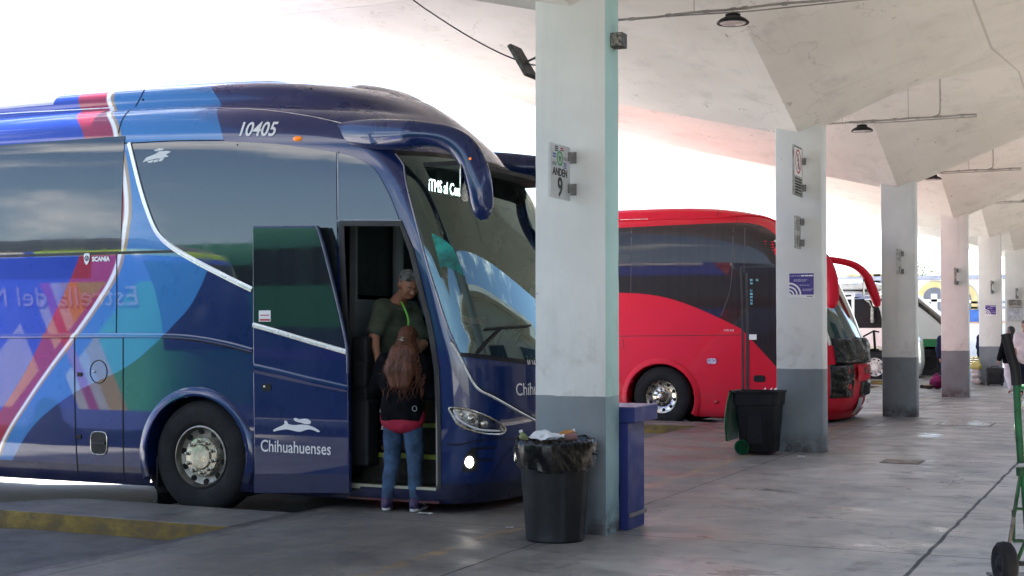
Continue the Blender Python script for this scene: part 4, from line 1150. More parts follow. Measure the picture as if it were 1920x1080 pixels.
# ---- windscreen, surround and everything behind it
def screen_grid(t0f, t1f, f0, f1, off, nt_=36, nz=30, mi=0, mb=None):
    rows = []
    for i in range(nz + 1):
        f = f0 + (f1 - f0) * i / nz; z = wz(.6, f); a, b_ = t0f(z), t1f(z); row = []
        for j in range(nt_ + 1):
            t = a + (b_ - a) * j / nt_; p = blue.front(t, wz(t, f)); row.append(p + blue.nrm(p) * off)
        rows.append(row)
    mb.grid(rows, mi)
TL = lambda z: WL(min(z, 3.2)) - .03
mb = MB()
screen_grid(TL, lambda z: TL(z) + .17, 0, 1, .004, 5, 30, mb=mb); screen_grid(lambda z: math.pi - TL(z) - .17, lambda z: math.pi - TL(z), 0, 1, .004, 5, 30, mb=mb)
screen_grid(TL, lambda z: math.pi - TL(z), .0, .075, .0045, 40, 3, mb=mb); screen_grid(TL, lambda z: math.pi - TL(z), .905, 1.02, .0045, 40, 4, mb=mb)
mb.build('windscreen_surround', M_blk, bus, sharp=60)
mb = MB(); screen_grid(TL, lambda z: math.pi - TL(z), .02, .985, .010, 44, 34, mb=mb); mb.build('windscreen', M_wind, bus, sharp=60)
for sgn in (0, 1):
    mb = MB()
    P = [blue.front((TL(wz(.6, f)) - .02) if sgn == 0 else math.pi - TL(wz(.6, f)) + .02, wz(.4, f)) for f in [q / 24 for q in range(25)]]
    blue.strip(mb, P, .012, .003, thick=.008); mb.build('windscreen_bead', M_bead, bus)
# silver V on the nose, mirrored to the far side
NV = spline([(846, 642), (862, 668), (885, 714), (900, 732), (925, 745), (955, 762), (985, 779), (1030, 802), (1075, 818)], 5)
P = [blue.hit(x, y) for x, y in NV]
mb = MB(); blue.strip(mb, P, .020, .003, thick=.014); blue.strip(mb, [V((2 * blue.uc - p.x, p.y, p.z)) for p in P], .020, .003, thick=.014); mb.build('nose_trim', M_trim, bus)
mb = MB(); P2 = [p + V((0, 0, .022)) for p in P]; blue.strip(mb, P2, .012, .004); mb.build('nose_seam', M_hole, bus)
# lamps
HL = spline([(843, 766), (856, 765), (878, 768), (905, 777), (930, 790), (946, 803), (941, 813), (920, 814), (898, 811), (872, 803), (857, 793), (849, 780)], 4, True)
def mirror_pts(P): return [V((2 * blue.uc - p.x, p.y, p.z)) for p in P]
for sd in (0, 1):
    mb = MB(); blue.patch(mb, HL, .004, 10)
    if sd:
        for v in mb.bm.verts: v.co.x = 2 * blue.uc - v.co.x
    hl = mb.build('headlamp', M_refl, bus)
    P = [blue.hit(x, y) for x, y in HL]; P = [p + blue.nrm(p) * .008 for p in P]
    if sd: P = mirror_pts(P)
    mb = MB(); mb.tube(P, .010, 8, closed=True); mb.build('lamp_rim', M_chrome, hl)
    for px, r in (((884, 785), .052), ((908, 795), .048), ((866, 778), .03)):
        p = blue.hit(*px); n_ = blue.nrm(p)
        if sd: p = V((2 * blue.uc - p.x, p.y, p.z)); n_ = V((-n_.x, n_.y, n_.z))
        mb = MB(); mb.ball(p - n_ * .012, (r * .8, r * .8, r * .75), 18, 10); mb.build('lens', M_chrome, hl)
    L_ = [blue.hit(x, y) for x, y in spline([(850, 768), (858, 784), (876, 797), (902, 806), (936, 808)], 5)]
    if sd: L_ = mirror_pts(L_)
    mb = MB(); mb.tube([p + V((-.006 if not sd else .006, -.008, 0)) for p in L_], .009, 6); mb.build('light_bar', M_letter, hl)
    p = blue.hit(880, 866); n_ = blue.nrm(p)
    if sd: p = V((2 * blue.uc - p.x, p.y, p.z)); n_ = V((-n_.x, n_.y, n_.z))
    mb = MB(); a = n_.cross(V((0, 0, 1))).normalized(); mb.face([mb.bm.verts.new(p + n_ * .012 + a * (.036 * math.cos(q)) + V((0, 0, 1)) * (.048 * math.sin(q))) for q in [2 * math.pi * i / 28 for i in range(28)]]); mb.build('fog_lamp', M_lampon, bus)
    mb = MB()
    blue.patch(mb, [(866, 884), (870, 858), (884, 840), (892, 838), (894, 850), (896, 876), (890, 884)], .004, 12)
    for a_, b_ in (((888, 842), (928, 839)), ((892, 863), (924, 861))): blue.ribbon(mb, [a_, ((a_[0] + b_[0]) / 2, (a_[1] + b_[1]) / 2 - .5), b_], .016, .005)
    if sd:
        for v in mb.bm.verts: v.co.x = 2 * blue.uc - v.co.x
    mb.build('bumper_recess', M_blk, bus)
mb = MB(); blue.ribbon(mb, [(838, 832), (860, 834), (885, 828), (930, 822), (980, 826), (1040, 836)], .010, .004); blue.ribbon(mb, [(975, 822), (950, 850), (930, 880), (918, 905)], .009, .004); mb.build('bumper_joint', M_hole, bus)

# front lettering
def on_front(dx=0):
    def f(p, d):
        z = p.z; w_ = blue.W(z); t = (blue.uc - p.x) / w_; th = math.acos(math.copysign(abs(t) ** (blue.n / 2), t)); q = blue.front(th, z); return q + blue.nrm(q) * (.007 + d)
    return f
pA = blue.hit(966, 742)
lettering('coach_line_name', 'Chihuahuenses', M_letter, bus, (pA.x, 5, pA.z), (1, 0, 0), (0, 0, 1), .155, xs=.80, depth=.002, conform=on_front())
pA = blue.hit(988, 684)
lettering('coach_type_name', 'Irizar', M_letter, bus, (pA.x, 5, pA.z), (1, 0, 0), (0, 0, 1), .12, xs=.85, depth=.002, conform=on_front())

# wipers
for off_ in (0, 1.15):
    mb = MB(); q = [blue.hit(x, y) for x, y in ((894, 661), (912, 641), (934, 619))]; q = [p + blue.nrm(p) * o_ + V((off_, 0, 0)) for p, o_ in zip(q, (.035, .06, .045))]
    if off_: q = [V((p.x, blue.front(blue.th(p), p.z).y - .06, p.z)) for p in q]
    mb.tube(q, [.020, .014, .009], 8); wp = mb.build('wiper', M_blk, bus)
    th0 = blue.th(q[2]); P = []
    for s_ in range(13):
        t = th0 - .16 + .62 * s_ / 12; p = blue.front(t, q[2].z - .01 + .03 * (s_ / 12)); P.append(p + blue.nrm(p) * .028)
    mb = MB(); mb.tube(P, .011, 6); mb.build('blade', M_rub, wp)

# mirror arms: a pod on the roof edge, an arm reaching ahead and the mirror head
def mirror_arm(sgn):
    XM = 10.36
    cl = [(612, 243, .012, .03), (650, 248, .05, .10), (690, 251, .085, .13), (730, 252, .10, .135), (770, 251, .105, .12), (805, 252, .095, .105), (838, 258, .092, .105), (865, 274, .095, .115), (884, 300, .10, .12), (896, 335, .105, .12), (902, 370, .10, .11), (905, 398, .075, .085), (907, 412, .03, .03)]
    pts = spline([(x, y, a, b_) for x, y, a, b_ in cl], 4); P, rr_ = [], []
    for i, (x, y, a, b_) in enumerate(pts):
        f = min(1, max(0, (x - 640) / 130)); p = at(x, y, X=BX + .10 * (1 - f) + (XM - BX) * f)
        if sgn: p = V((2 * blue.uc - p.x, p.y, p.z))
        P.append(p); rr_.append((a * .8, b_))
    mb = MB(); mb.tube(P, rr_, 18, axis=(1, 0, 0)); ar = mb.build('mirror_arm', M_navy, bus, sharp=60)
    mb = MB(); c = P[-14]; mb.prism(rr(.075, .17, 4), 0, .01, lambda a, z, d: V((c.x + a, c.y + .112 + d, c.z - .06 + z))); mb.build('mirror_glass', M_chrome, ar)
    mb = MB(); mb.ball(P[-17] + V(((-.085 if not sgn else .085), -.03, 0)), (.01, .014, .012), 8, 6); mb.build('indicator', M_amber, ar)
    return P
mirror_arm(0); mirror_arm(1)
mb = MB(); a = [at(689, 250, X=10.41), at(700, 249, X=10.39), at(731, 266, X=10.40), at(694, 270, X=10.39)]
b_ = [p + V((.08, .0, 0)) for p in a]; va = [mb.bm.verts.new(p) for p in a]; vb = [mb.bm.verts.new(p) for p in b_]
mb.face(va)
for q in range(4): mb.face([va[q], va[(q + 1) % 4], vb[(q + 1) % 4], vb[q]])
mb.face(vb[::-1]); mb.build('side_camera', M_navy, bus, bevel=.006)
# roof hatch fairing
mb = MB()
def roof_z(X, Y):
    lo, hi = 3.2, 4.09
    for i in range(18):
        m_ = (lo + hi) / 2
        if blue.g(V((X, Y, m_))) < 0: lo = m_
        else: hi = m_
    return lo
rows = []
for i in range(17):
    f = i / 16; Y = 6.42 + .72 * f; rows.append([])
    for j in range(13):
        X = blue.uc - .30 + .60 * j / 12; h_ = .040 * math.sin(math.pi * min(1, f * 1.25) ** .8 * .5) * (1 - (abs(j - 6) / 6) ** 4)
        if f > .8: h_ *= max(0, 1 - (f - .8) / .2)
        rows[-1].append(V((X, Y, roof_z(X, Y) + max(h_, -.004))))
mb.grid(rows); mb.build('roof_hatch', M_navy, bus, sharp=50)
mb = MB(); rows = []
for i in range(15):
    f = i / 14; Y = 7.45 + 2.2 * f; h_ = .06 * min(1, f * 5, (1 - f) * 5)
    rows.append([V((blue.uc - .62 + 1.24 * j / 8, Y, roof_z(blue.uc - .62 + 1.24 * j / 8, Y) - .004 + h_ * (1 - (abs(j - 4) / 4) ** 6) * .6)) for j in range(9)])
mb.grid(rows); mb.build('roof_unit', M_plate, bus, sharp=40)

# ---- doorway: frame, steps, interior
mb = MB()
D2 = [(637, 419), (752, 419)] + spline([(772, 470), (790, 545), (806, 610), (819, 690)], 4) + [(822, 760), (823, 916)]
blue.ribbon(mb, D2, .05, .004, thick=.012, smooth=False)
blue.ribbon(mb, [(640, 420), (644, 520), (650, 640), (652, 780), (653, 915)], .06, .004, thick=.012)
mb.build('door_frame', M_rub, bus)
mb = MB(); blue.ribbon(mb, [(818, 700), (819.5, 760), (820, 830), (820.5, 912)], .010, .012); mb.build('door_edge_strip', pmat('pale rubber edge', (.34, .34, .30), .5), bus)
ya, yb = at(823, 800, X=BX).y, at(650, 800, X=BX).y
M_step = pmat('grey brown step covering', (.05, .046, .038), .85, spec=.2, var=.2, vs=8)
M_edge = pmat('yellow green step edging', (.34, .40, .07), .5, var=.1)
M_panel = pmat('grey interior panel', (.12, .135, .145), .6, var=.08, spec=.25); M_dull = pmat('unlit dark pane', (.004, .005, .006), .4, spec=.2)
st = None
for q, (x0, zt) in enumerate(((BX + .02, .215), (BX + .32, .465), (BX + .62, .72), (BX + .92, .95))):
    mb = MB(); mb.box(x0, x0 + (.30 if q < 3 else 1.5), ya - .02, yb + .06, .12 if q else .13, zt); s_ = mb.build('step', M_step, bus)
    mb = MB(); mb.box(x0 - .006, x0 + .05, ya + .0, yb - .02, zt - .035, zt + .004); mb.build('edging', M_edge if q else pmat('pale worn edging', (.42, .43, .32), .5, var=.2), s_)
mb = MB(); mb.box(BX + .01, BX + .06, ya + .0, yb + .0, .085, .105); mb.build('step_plate', pmat('dull red sill', (.07, .018, .02), .7), bus)
mb = MB(); mb.box(BX + .3, BX + 2.4, yb + .10, yb + .16, .3, 1.86); mb.box(BX + .3, BX + .34, yb + .098, yb + .16, 1.86, 3.0); pt_ = mb.build('partition', M_panel, bus)
mb = MB(); mb.box(BX + .36, BX + 2.38, yb + .115, yb + .135, 1.9, 2.95); mb.build('partition_glass', M_dull, pt_)
mb = MB(); xq = BX + 1.05; mb.tube([(xq, yb + .08, .95), (xq, yb + .08, 3.0)], .055, 14, axis=(1, 0, 0)); mb.build('interior_post', M_panel, bus)
mb = MB(); mb.box(BX + .14, BX + .30, yb - .12, yb + .05, .5, 1.52); mb.box(BX + .12, BX + .3, yb - .13, yb + .03, 1.06, 1.30); mb.box(BX + .1, BX + .3, yb - .16, yb + .03, .36, .96); mb.build('door_gear', pmat('charcoal casing', (.022, .023, .026), .6, spec=.25), bus, bevel=.03)
mb = MB(); mb.box(BX + .5, BX + 2.3, 5.22, 5.75, .9, 1.30); mb.box(BX + .45, BX + 2.3, 5.10, 5.55, 1.26, 1.33); mb.build('dashboard', pmat('brown grey dashboard', (.10, .09, .08), .6), bus, bevel=.03)
mb = MB(); mb.tube(spline([(BX + .55, 5.30, 1.36), (BX + .8, 5.2, 1.37), (BX + 1.1, 5.15, 1.36), (BX + 1.4, 5.12, 1.36)], 4), .02, 8); mb.build('dashboard_trim', pmat('turquoise trim', (.02, .30, .30), .4), bus)
c = V((BX + 1.75, 5.72, 1.50)); Mr = Matrix.Translation(c) @ Matrix.Rotation(R(-58), 4, 'X')
mb = MB(); mb.tube([Mr @ V((.24 * math.cos(a), .24 * math.sin(a), 0)) for a in [2 * math.pi * q / 30 for q in range(30)]], .016, 8, closed=True)
for a in (R(90), R(210), R(330)): mb.tube([Mr @ V((0, 0, -.02)), Mr @ V((.235 * math.cos(a), .235 * math.sin(a), 0))], .012, 6)
mb.build('steering_wheel', M_blk, bus)
mb = MB(); mb.box(BX + 1.45, BX + 2.0, 6.25, 6.8, 1.15, 1.32); mb.box(BX + 1.47, BX + 1.98, 6.74, 6.9, 1.3, 2.02); mb.box(BX + 1.58, BX + 1.87, 6.76, 6.9, 2.04, 2.28); mb.box(BX + 1.6, BX + 1.85, 6.4, 6.7, .95, 1.15); mb.build('driver_seat', pmat('dark seat cloth', (.03, .035, .05), .9), bus, bevel=.05)
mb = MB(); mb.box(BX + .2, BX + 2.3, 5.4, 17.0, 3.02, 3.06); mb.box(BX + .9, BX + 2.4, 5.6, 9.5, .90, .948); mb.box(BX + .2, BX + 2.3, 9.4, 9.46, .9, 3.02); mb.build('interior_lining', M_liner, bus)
# turquoise reflection painted as a patch on the windscreen; destination display behind the glass
mb = MB(); M_skyrefl = pmat('painted turquoise reflection', (.012, .30, .27), .35, var=.35, vs=7)
dz0, dz1 = at(815, 361, X=BX + .62).z, at(815, 328, X=BX + .62).z
yd_ = blue.front(blue.th(V((BX + .8, 5.7, 2.95))), 2.95).y + .16
mb = MB(); mb.box(BX + .42, BX + 2.0, yd_, yd_ + .05, dz0 - .05, dz1 + .05); dsp = mb.build('destination_display', M_hole, bus)
M_led = pmat('white led text', (.9, .95, .95), .5, emit=(.9, 1, 1), es=2.6)
mb = MB(); blue.patch(mb, [(809, 437), (822, 444), (838, 455), (848, 465), (858, 488), (868, 514), (872, 520), (856, 510), (843, 503), (834, 500), (826, 503)], .0125, 12); mb.build('painted_reflection', M_skyrefl, bus)
pD = at(803, 357, Y=yd_)
lettering('display_text', 'iTMS al Centro', M_led, dsp, (pD.x, yd_ - .004, pD.z), (1, 0, 0), (0, 0, 1), (dz1 - dz0) * .95, xs=.80, bold=.0)

# ---- the sliding plug door standing open ahead of the side
DX = BX - .115
def dpt(x, y, d=0): return at(x, y, X=DX + d)
DP = [(473, 424), (594, 423), (603, 450), (620, 515), (638, 590), (650, 650), (653, 720), (655, 925), (477, 925), (474, 700)]
dp2 = [(dpt(x, y).y, dpt(x, y).z) for x, y in DP]
mb = MB(); mb.prism(dp2, DX, DX + .055, lambda a, b_, d: V((d, a, b_)))
door = mb.build('front_door', M_navy, bus, bevel=.012)
def dsheet(mb, px, off, mi=0, th=.004):
    q = [(dpt(x, y).y, dpt(x, y).z) for x, y in px]; mb.prism(q, DX - off, DX - off + th, lambda a, b_, d: V((d, a, b_)), mi)
mb = MB(); dsheet(mb, [(475, 428), (592, 427), (601, 455), (617, 516), (635, 592), (646, 648), (647, 655), (560, 630), (476, 606)], .004); mb.build('door_glass', M_glass, door)
mb = MB(); P = [dpt(x, y, -.004) for x, y in ((474, 609), (520, 622), (580, 640), (649, 660))]; mb.tube(spline([tuple(p) for p in P], 4), [(.010, .024)] * 13, 8, axis=(1, 0, 0)); mb.build('door_trim', M_trim, door)
mb = MB(); P = [dpt(x, y, -.002) for x, y in ((594, 424), (603, 450), (620, 515), (638, 590), (650, 650), (652, 700))]; mb.tube(spline([tuple(p) for p in P], 4), .013, 8); mb.build('door_seal', pmat('blue grey seal', (.05, .07, .14), .4), door)
mb = MB(); dsheet(mb, [(477, 888), (654, 889), (655, 924), (477, 924)], .0015, th=.003); mb.build('door_sill_band', pmat('dark navy band', (.010, .014, .06), .4), door)
mb = MB(); rows = []
for x, y in ((475, 690), (520, 700), (580, 715), (651, 731)): rows.append([dpt(x, y - 9, -.001), dpt(x, y, -.010), dpt(x, y + 9, -.001)])
mb.grid(rows); mb.build('door_crease', M_navy, door, sharp=70)
mb = MB(); c = dpt(500, 726); mb.prism([(c.y + a, c.z + z) for a, z in rr(.05, .033)], DX - .006, DX, lambda a, b_, d: V((d, a, b_))); dh = mb.build('door_handle', M_blk, door)
mb = MB(); mb.ball((DX - .008, c.y + .018, c.z + .005), (.008, .013, .013), 10, 6); mb.build('door_lock', M_chrome, dh)
mb = MB(); dsheet(mb, [(486, 582), (508, 582), (508, 603), (486, 603)], .006, th=.003); sk = mb.build('sticker', M_letter, door)
mb = MB(); dsheet(mb, [(488, 598), (507, 598), (507, 601.5), (488, 601.5)], .0072, th=.002); dsheet(mb, [(489, 590), (505, 590), (505, 592), (489, 592)], .0072, th=.002); mb.build('sticker_print', M_redp, sk)
lettering('coach_line_name', 'Chihuahuenses', M_letter, door, dpt(488, 846, -.004), (0, -1, -.006), (0, 0, 1), .152, xs=.815, depth=.002, bold=.001)
# leaping hound emblem
dog = [(513, 806), (522, 801), (531, 797), (534, 793), (533, 790), (536, 788.5), (539, 791), (541, 795), (552, 797), (565, 796), (577, 797), (586, 800), (594, 804), (600, 809), (596, 810), (588, 806.5), (579, 805), (571, 807), (563, 809.5), (555, 808.5), (546, 806.5), (537, 805), (528, 806), (520, 807.5), (514, 809)]
head = spline([(551, 785), (555, 783.6), (561, 786), (570, 785), (578, 786), (583, 791), (581, 795), (573, 795), (564, 792.5), (556, 790.5), (552, 788)], 3, True)
mb = MB(); dsheet(mb, spline(dog, 3, True), .003, th=.003); dsheet(mb, head, .003, th=.003); mb.build('running_hound_emblem', M_letter, door)

# ================================================================== the red coach
RX = 23.05
R_W = [(.06, 1.21), (.14, 1.24), (.4, 1.25), (1.5, 1.252), (2.2, 1.245), (2.9, 1.225), (3.22, 1.205), (3.34, 1.17), (3.44, 1.10), (3.50, 1.02), (3.53, .97), (3.56, .945), (3.66, .90), (3.72, .80), (3.75, .6), (3.77, .3), (3.775, .02)]
R_F = [(.06, 4.78), (.3, 4.62), (.8, 4.56), (1.2, 4.60), (1.6, 4.72), (2.3, 5.02), (2.9, 5.34), (3.3, 5.62), (3.55, 5.95), (3.68, 6.3), (3.775, 7.2)]
R_B = [(.06, .5), (1.2, .6), (2.3, .55), (3.0, .55), (3.4, .8), (3.775, 1.0)]
redb = Shell(RX, R_W, R_F, R_B, 2.7, 15.6, [(4.5, .32), (5.2, .26), (5.9, .17), (6.7, .06), (7.6, .01), (8.6, 0), (15.6, 0)], (2.6, .7))
M_red = paint('red coach paint', (.60, .008, .030), .45, .0, coat=.12); M_red1 = paint('red coach trim paint', (.60, .008, .030), .45, .0, coat=.12, two=False)
rb = thing('coach', (RX + 1.25, 8.0, -.15), 'bright red coach with black side glass behind the nearest column', 'coach')
rwc = at(1240, 748, X=RX + .03); RARCH = (rwc.y, .36, .62, .60)
def skip_red(c):
    return ((c.y - RARCH[0]) / (RARCH[2] + .02)) ** 2 + ((c.z - RARCH[1]) / (RARCH[3] + .02)) ** 2 < 1 and c.x < RX + .4
redb.mesh(M_red, rb, skip=skip_red, dz=.06, dy=.07)
mb = MB(); arch_lip(redb, mb, RARCH[0], RARCH[1], RARCH[2], RARCH[3], R(-25), R(205), .10, .035); mb.build('wheel_arch', M_red1, rb, sharp=40)
rows = [[V((x, RARCH[0] + .65 * math.cos(a), RARCH[1] + .63 * math.sin(a))) for x in (RX + .02, RX + .62)] for a in [R(-40) + R(260) * q / 26 for q in range(27)]]
mb = MB(); mb.grid(rows); mb.poly([r[1] for r in rows]); mb.build('wheel_housing', M_liner, rb, sharp=40)
make_wheel(rb, (RX + .03, rwc.y, .385), .535, .30, .288, dome=True)
back_wheel(rb, (RX + .04, 13.2, .25)); back_wheel(rb, (RX + 2.16, rwc.y, .385)); back_wheel(rb, (RX + 2.16, 13.2, .25))
mb = MB(); mb.box(RX + .4, RX + 2.1, 6.4, 15, .1, .4); mb.build('chassis', M_liner, rb)
top = spline([(1120, 430), (1170, 427), (1250, 423), (1330, 419.5), (1390, 418), (1425, 423), (1446, 434), (1462, 452), (1474, 475), (1488, 505)], 4)
bot = [(1540, 735), (1500, 700), (1458, 690)] + spline([(1391, 617), (1355, 599), (1320, 583), (1285, 569), (1245, 557), (1205, 551), (1165, 549), (1100, 549)], 4)
RG = top + [(1500, 560), (1520, 640)] + bot
mb = MB(); redb.patch(mb, RG, .006, 14); mb.build('side_window', M_glassr, rb)
rows = [[redb.side(y, z) + V((-.006, 0, 0)) for y in [9.2 + .6 * q for q in range(11)]] for z in (2.05, 2.4, 2.8, 3.12)]
mb = MB(); mb.grid(rows); mb.build('side_window', M_glassr, rb)
mb = MB()
for ln in ([(1184, 428), (1183.5, 490), (1183, 548)], [(1375, 426), (1374, 480), (1372, 520), (1366, 555), (1352, 592)], [(1397, 428), (1396, 470), (1395, 510)]): mb = MB(); redb.ribbon(mb, ln, .016, .008); mb.build('glass_joint', M_gj, rb)
mb = MB(); redb.ribbon(mb, [(1389, 500), (1391, 560), (1392.5, 640), (1393, 730), (1393.5, 790)], .035, .008); redb.ribbon(mb, [(1400, 512), (1401.5, 600), (1401.5, 700), (1402, 790)], .05, .010); redb.ribbon(mb, [(1389, 501), (1425, 500), (1470, 500)], .03, .01); mb.build('door_frame', M_rub, rb)
mb = MB()
for q, (x, y) in enumerate(((1409, 525), (1409.5, 531), (1409, 545), (1409, 551), (1409, 557), (1409, 563), (1409, 569), (1420, 525))):
    p = redb.hit(x, y); mb.box(p.x - .012, p.x - .007, p.y - .022, p.y + .022, p.z - .018, p.z + .018)
mb.build('window_sticker', pmat('pale blue sticker', (.16, .42, .50), .4, var=.4, vs=20), rb)
mb = MB(); p = redb.hit(1412, 632); mb.box(p.x - .014, p.x - .004, p.y - .065, p.y + .065, p.z - .045, p.z + .045); mb.build('door_handle', M_letter, rb, bevel=.006)
mb = MB(); p = redb.hit(1335, 677); mb.prism([(p.y + a, p.z + z) for a, z in rr(.085, .048)], p.x - .012, p.x, lambda a, b_, d: V((d, a, b_))); mb.build('flap_handle', M_chrome, rb)
mb = MB(); p = redb.hit(1424, 710); mb.prism([(p.y + a, p.z + z) for a, z in rr(.10, .06)], p.x - .010, p.x, lambda a, b_, d: V((d, a, b_))); mb.build('door_grip', M_blk, rb, bevel=.008)
mb = MB(); p = redb.hit(1344, 754); mb.ball(p, (.02, .05, .03), 12, 8); mb.build('side_marker_lamp', pmat('red lens', (.35, .01, .02), .2), rb)
mb = MB()
for ln in ([(1120, 631), (1200, 630), (1300, 629), (1390, 628)], [(1168, 636), (1170, 656)], [(1380, 404), (1381, 412), (1384, 424)], [(1346, 390), (1347, 398), (1342, 408)]): redb.ribbon(mb, ln, .012, .005)
mb.build('panel_joint', pmat('deep red joint', (.12, .005, .008), .6), rb)
mb = MB(); redb.ribbon(mb, [(1120, 416), (1180, 413.5), (1260, 411), (1340, 408), (1400, 405), (1440, 410), (1465, 424)], .03, .002, thick=.02); mb.build('roof_moulding', M_red1, rb)
mb = MB(); redb.ribbon(mb, [(1163, 414), (1190, 413.4), (1215, 412.6)], .022, .022); mb.build('roof_highlight_strip', M_trim, rb)
def on_red(p, d):
    q = redb.side(p.y, p.z); return q + redb.nrm(q) * (.006 + d)
o = at(1357, 621, X=RX); lettering('maker_name', 'VOLVO', M_trim, rb, o, (0, -1, 0), (0, 0, 1), .045, xs=1.2, depth=.002, conform=on_red)
o = at(1424, 746, X=RX); lettering('fleet_number', '4409', M_letter, rb, o, (0, -1, 0), (0, 0, 1), .25, .2, xs=.85, depth=.002, conform=on_red, bold=.004)
# front of the red coach
def fgrid(sh, z0, z1, t0, t1, off, nt_=30, nz=16, mb=None):
    rows = []
    for i in range(nz + 1):
        z = z0 + (z1 - z0) * i / nz; rows.append([])
        for j in range(nt_ + 1):
            p = sh.front(t0 + (t1 - t0) * j / nt_, z); rows[-1].append(p + sh.nrm(p) * off)
    mb.grid(rows)
mb = MB(); fgrid(redb, 1.3, 3.2, .5, math.pi - .5, .006, mb=mb); mb.build('windscreen', glass_side('dark green windscreen', (.012, .035, .028)), rb)
mb = MB()
for t in (.47, math.pi - .47): redb.strip(mb, [redb.front(t, 1.3 + 1.9 * q / 16) for q in range(17)], .05, .008, thick=.01)
mb.build('screen_pillar', M_trim, rb)
def red_mirror(sgn):
    if not sgn: cl = [(5.75, 3.30, .10, .08), (5.35, 3.30, .11, .09), (5.0, 3.22, .12, .12), (4.86, 3.0, .12, .14), (4.80, 2.72, .12, .145), (4.80, 2.45, .11, .13), (4.82, 2.34, .06, .06)]
    else: cl = [(5.75, 3.30, .10, .08), (5.35, 3.27, .10, .08), (5.0, 3.18, .10, .085), (4.78, 3.0, .10, .10), (4.66, 2.74, .10, .115), (4.58, 2.5, .09, .10), (4.55, 2.40, .05, .05)]
    pts = spline(cl, 5); P = [V(((RX - .12) if not sgn else (RX + 2.70), y, z - .42)) for y, z, a, b_ in pts]
    mb = MB(); mb.tube(P, [(a * .8, b_ * .78) for y, z, a, b_ in pts], 16, axis=(1, 0, 0)); ar = mb.build('mirror_arm', M_red1, rb, sharp=60)
    mb = MB(); c = P[-11]; mb.prism(rr(.08, .17, 4), 0, .01, lambda a, z, d: V((c.x + a, c.y + .145 + d, c.z + z))); mb.build('mirror_glass', M_chrome, ar)
red_mirror(0); red_mirror(1)
# black protective cover strapped over the nose
M_bra = pmat('creased black cover', (.012, .014, .012), .3, var=.4, vs=6, spec=.35)
def crumple(z0, z1, t0, t1, name, seed, amp=.05, base=.03):
    rd = V((seed * 3.1, seed * 1.7, 0)); rows = []
    for i in range(26):
        z = z0 + (z1 - z0) * i / 25; rows.append([])
        for j in range(50):
            t = t0 + (t1 - t0) * j / 49; p = redb.front(t, z); e = min(i, 25 - i, j, 49 - j) / 4
            a = noise.noise(p * 3.2 + rd) + .35 * noise.noise(p * 8 + rd) + .5 * abs(noise.noise(V((p.x * 6 + p.z * 5, p.y * 3, p.z * 3)) + rd))
            rows[-1].append(p + redb.nrm(p) * (base + amp * a * min(1, e)) * (1 if e > .01 else .2))
    mb = MB(); mb.grid(rows); return mb.build(name, M_bra, rb, sharp=180)
crumple(.98, 1.42, .55, math.pi - .50, 'nose_cover', 1, .05, .06)
crumple(.42, .98, .35, 1.15, 'nose_cover', 2, .07, .03)
crumple(.42, .66, 1.5, math.pi - .45, 'nose_cover', 3, .05, .05)
mb = MB(); fgrid(redb, .70, .95, 1.25, math.pi - .42, .05, 20, 6, mb=mb); mb.build('lamp_panel', M_red1, rb)
pz = .80
def on_redf(p, d):
    t = max(-1, min(1, (redb.uc - p.x) / redb.W(p.z))); th = math.acos(math.copysign(abs(t) ** (redb.n / 2), t)); q = redb.front(th, p.z); return q + redb.nrm(q) * (.06 + d)
lettering('front_badge', 'MARCOPOLO', M_chrome, rb, (RX + 1.05, 4.6, pz), (1, 0, 0), (0, 0, 1), .17, xs=1.1, depth=.003, conform=on_redf)
lettering('fleet_number', '4409', M_letter, rb, (RX + 1.75, 4.6, .28), (1, 0, 0), (0, 0, 1), .16, .2, xs=.85, depth=.003, conform=on_redf)
mb = MB(); fgrid(redb, .12, .40, 1.42, 1.58, .035, 4, 4, mb=mb); mb.build('number_plate', M_plate, rb)
mb = MB(); fgrid(redb, .07, .2, .4, math.pi - .4, .03, 24, 4, mb=mb); mb.build('bumper_lip', M_red1, rb)
mb = MB(); c = redb.front(1.75, 1.42); a = c + V((0, -.05, .02)); mb.tube([a, a + V((.22, -.14, .10)), a + V((.36, -.2, .08))], .016, 8); mb.tube([a + V((.22, -.14, .10)), a + V((.24, -.16, -.28))], .022, 8); mb.build('wiper', M_blk, rb)

# ================================================================== white coach and green-white coach farther along
WX = 43.9
wh = Shell(WX, [(.1, 1.2), (.3, 1.25), (1.4, 1.25), (2.4, 1.2), (2.62, 1.12), (2.75, .9), (2.82, .5), (2.83, .02)], [(.1, 6.7), (.5, 6.6), (1.2, 6.65), (1.5, 6.85), (2.3, 7.3), (2.6, 7.6), (2.83, 8.4)], [(.1, .4), (1.2, .55), (2.83, .8)], 2.8, 17)
M_wpaint = paint('white coach paint', (.74, .74, .73), .3, .0)
wb = thing('coach', (WX + 1.25, 9, -.15), 'white coach with dark windows parked beyond the red coach', 'coach')
wwc = at(1640, 692, X=WX + .03)
wh.mesh(M_wpaint, wb, dz=.08, dy=.1, skip=lambda c: ((c.y - wwc.y) / .62) ** 2 + ((c.z - .36) / .6) ** 2 < 1 and c.x < WX + .4)
mb = MB(); arch_lip(wh, mb, wwc.y, .36, .60, .58, R(-25), R(205), .09, .03, 28); mb.build('wheel_arch', pmat('cream arch', (.60, .56, .42), .5), wb)
rows = [[V((x, wwc.y + .63 * math.cos(a), .36 + .61 * math.sin(a))) for x in (WX + .02, WX + .62)] for a in [R(-40) + R(260) * q / 26 for q in range(27)]]
mb = MB(); mb.grid(rows); mb.poly([r[1] for r in rows]); mb.build('wheel_housing', M_liner, wb, sharp=40)
M_whub = pmat('white wheel paint', (.66, .65, .62), .4)
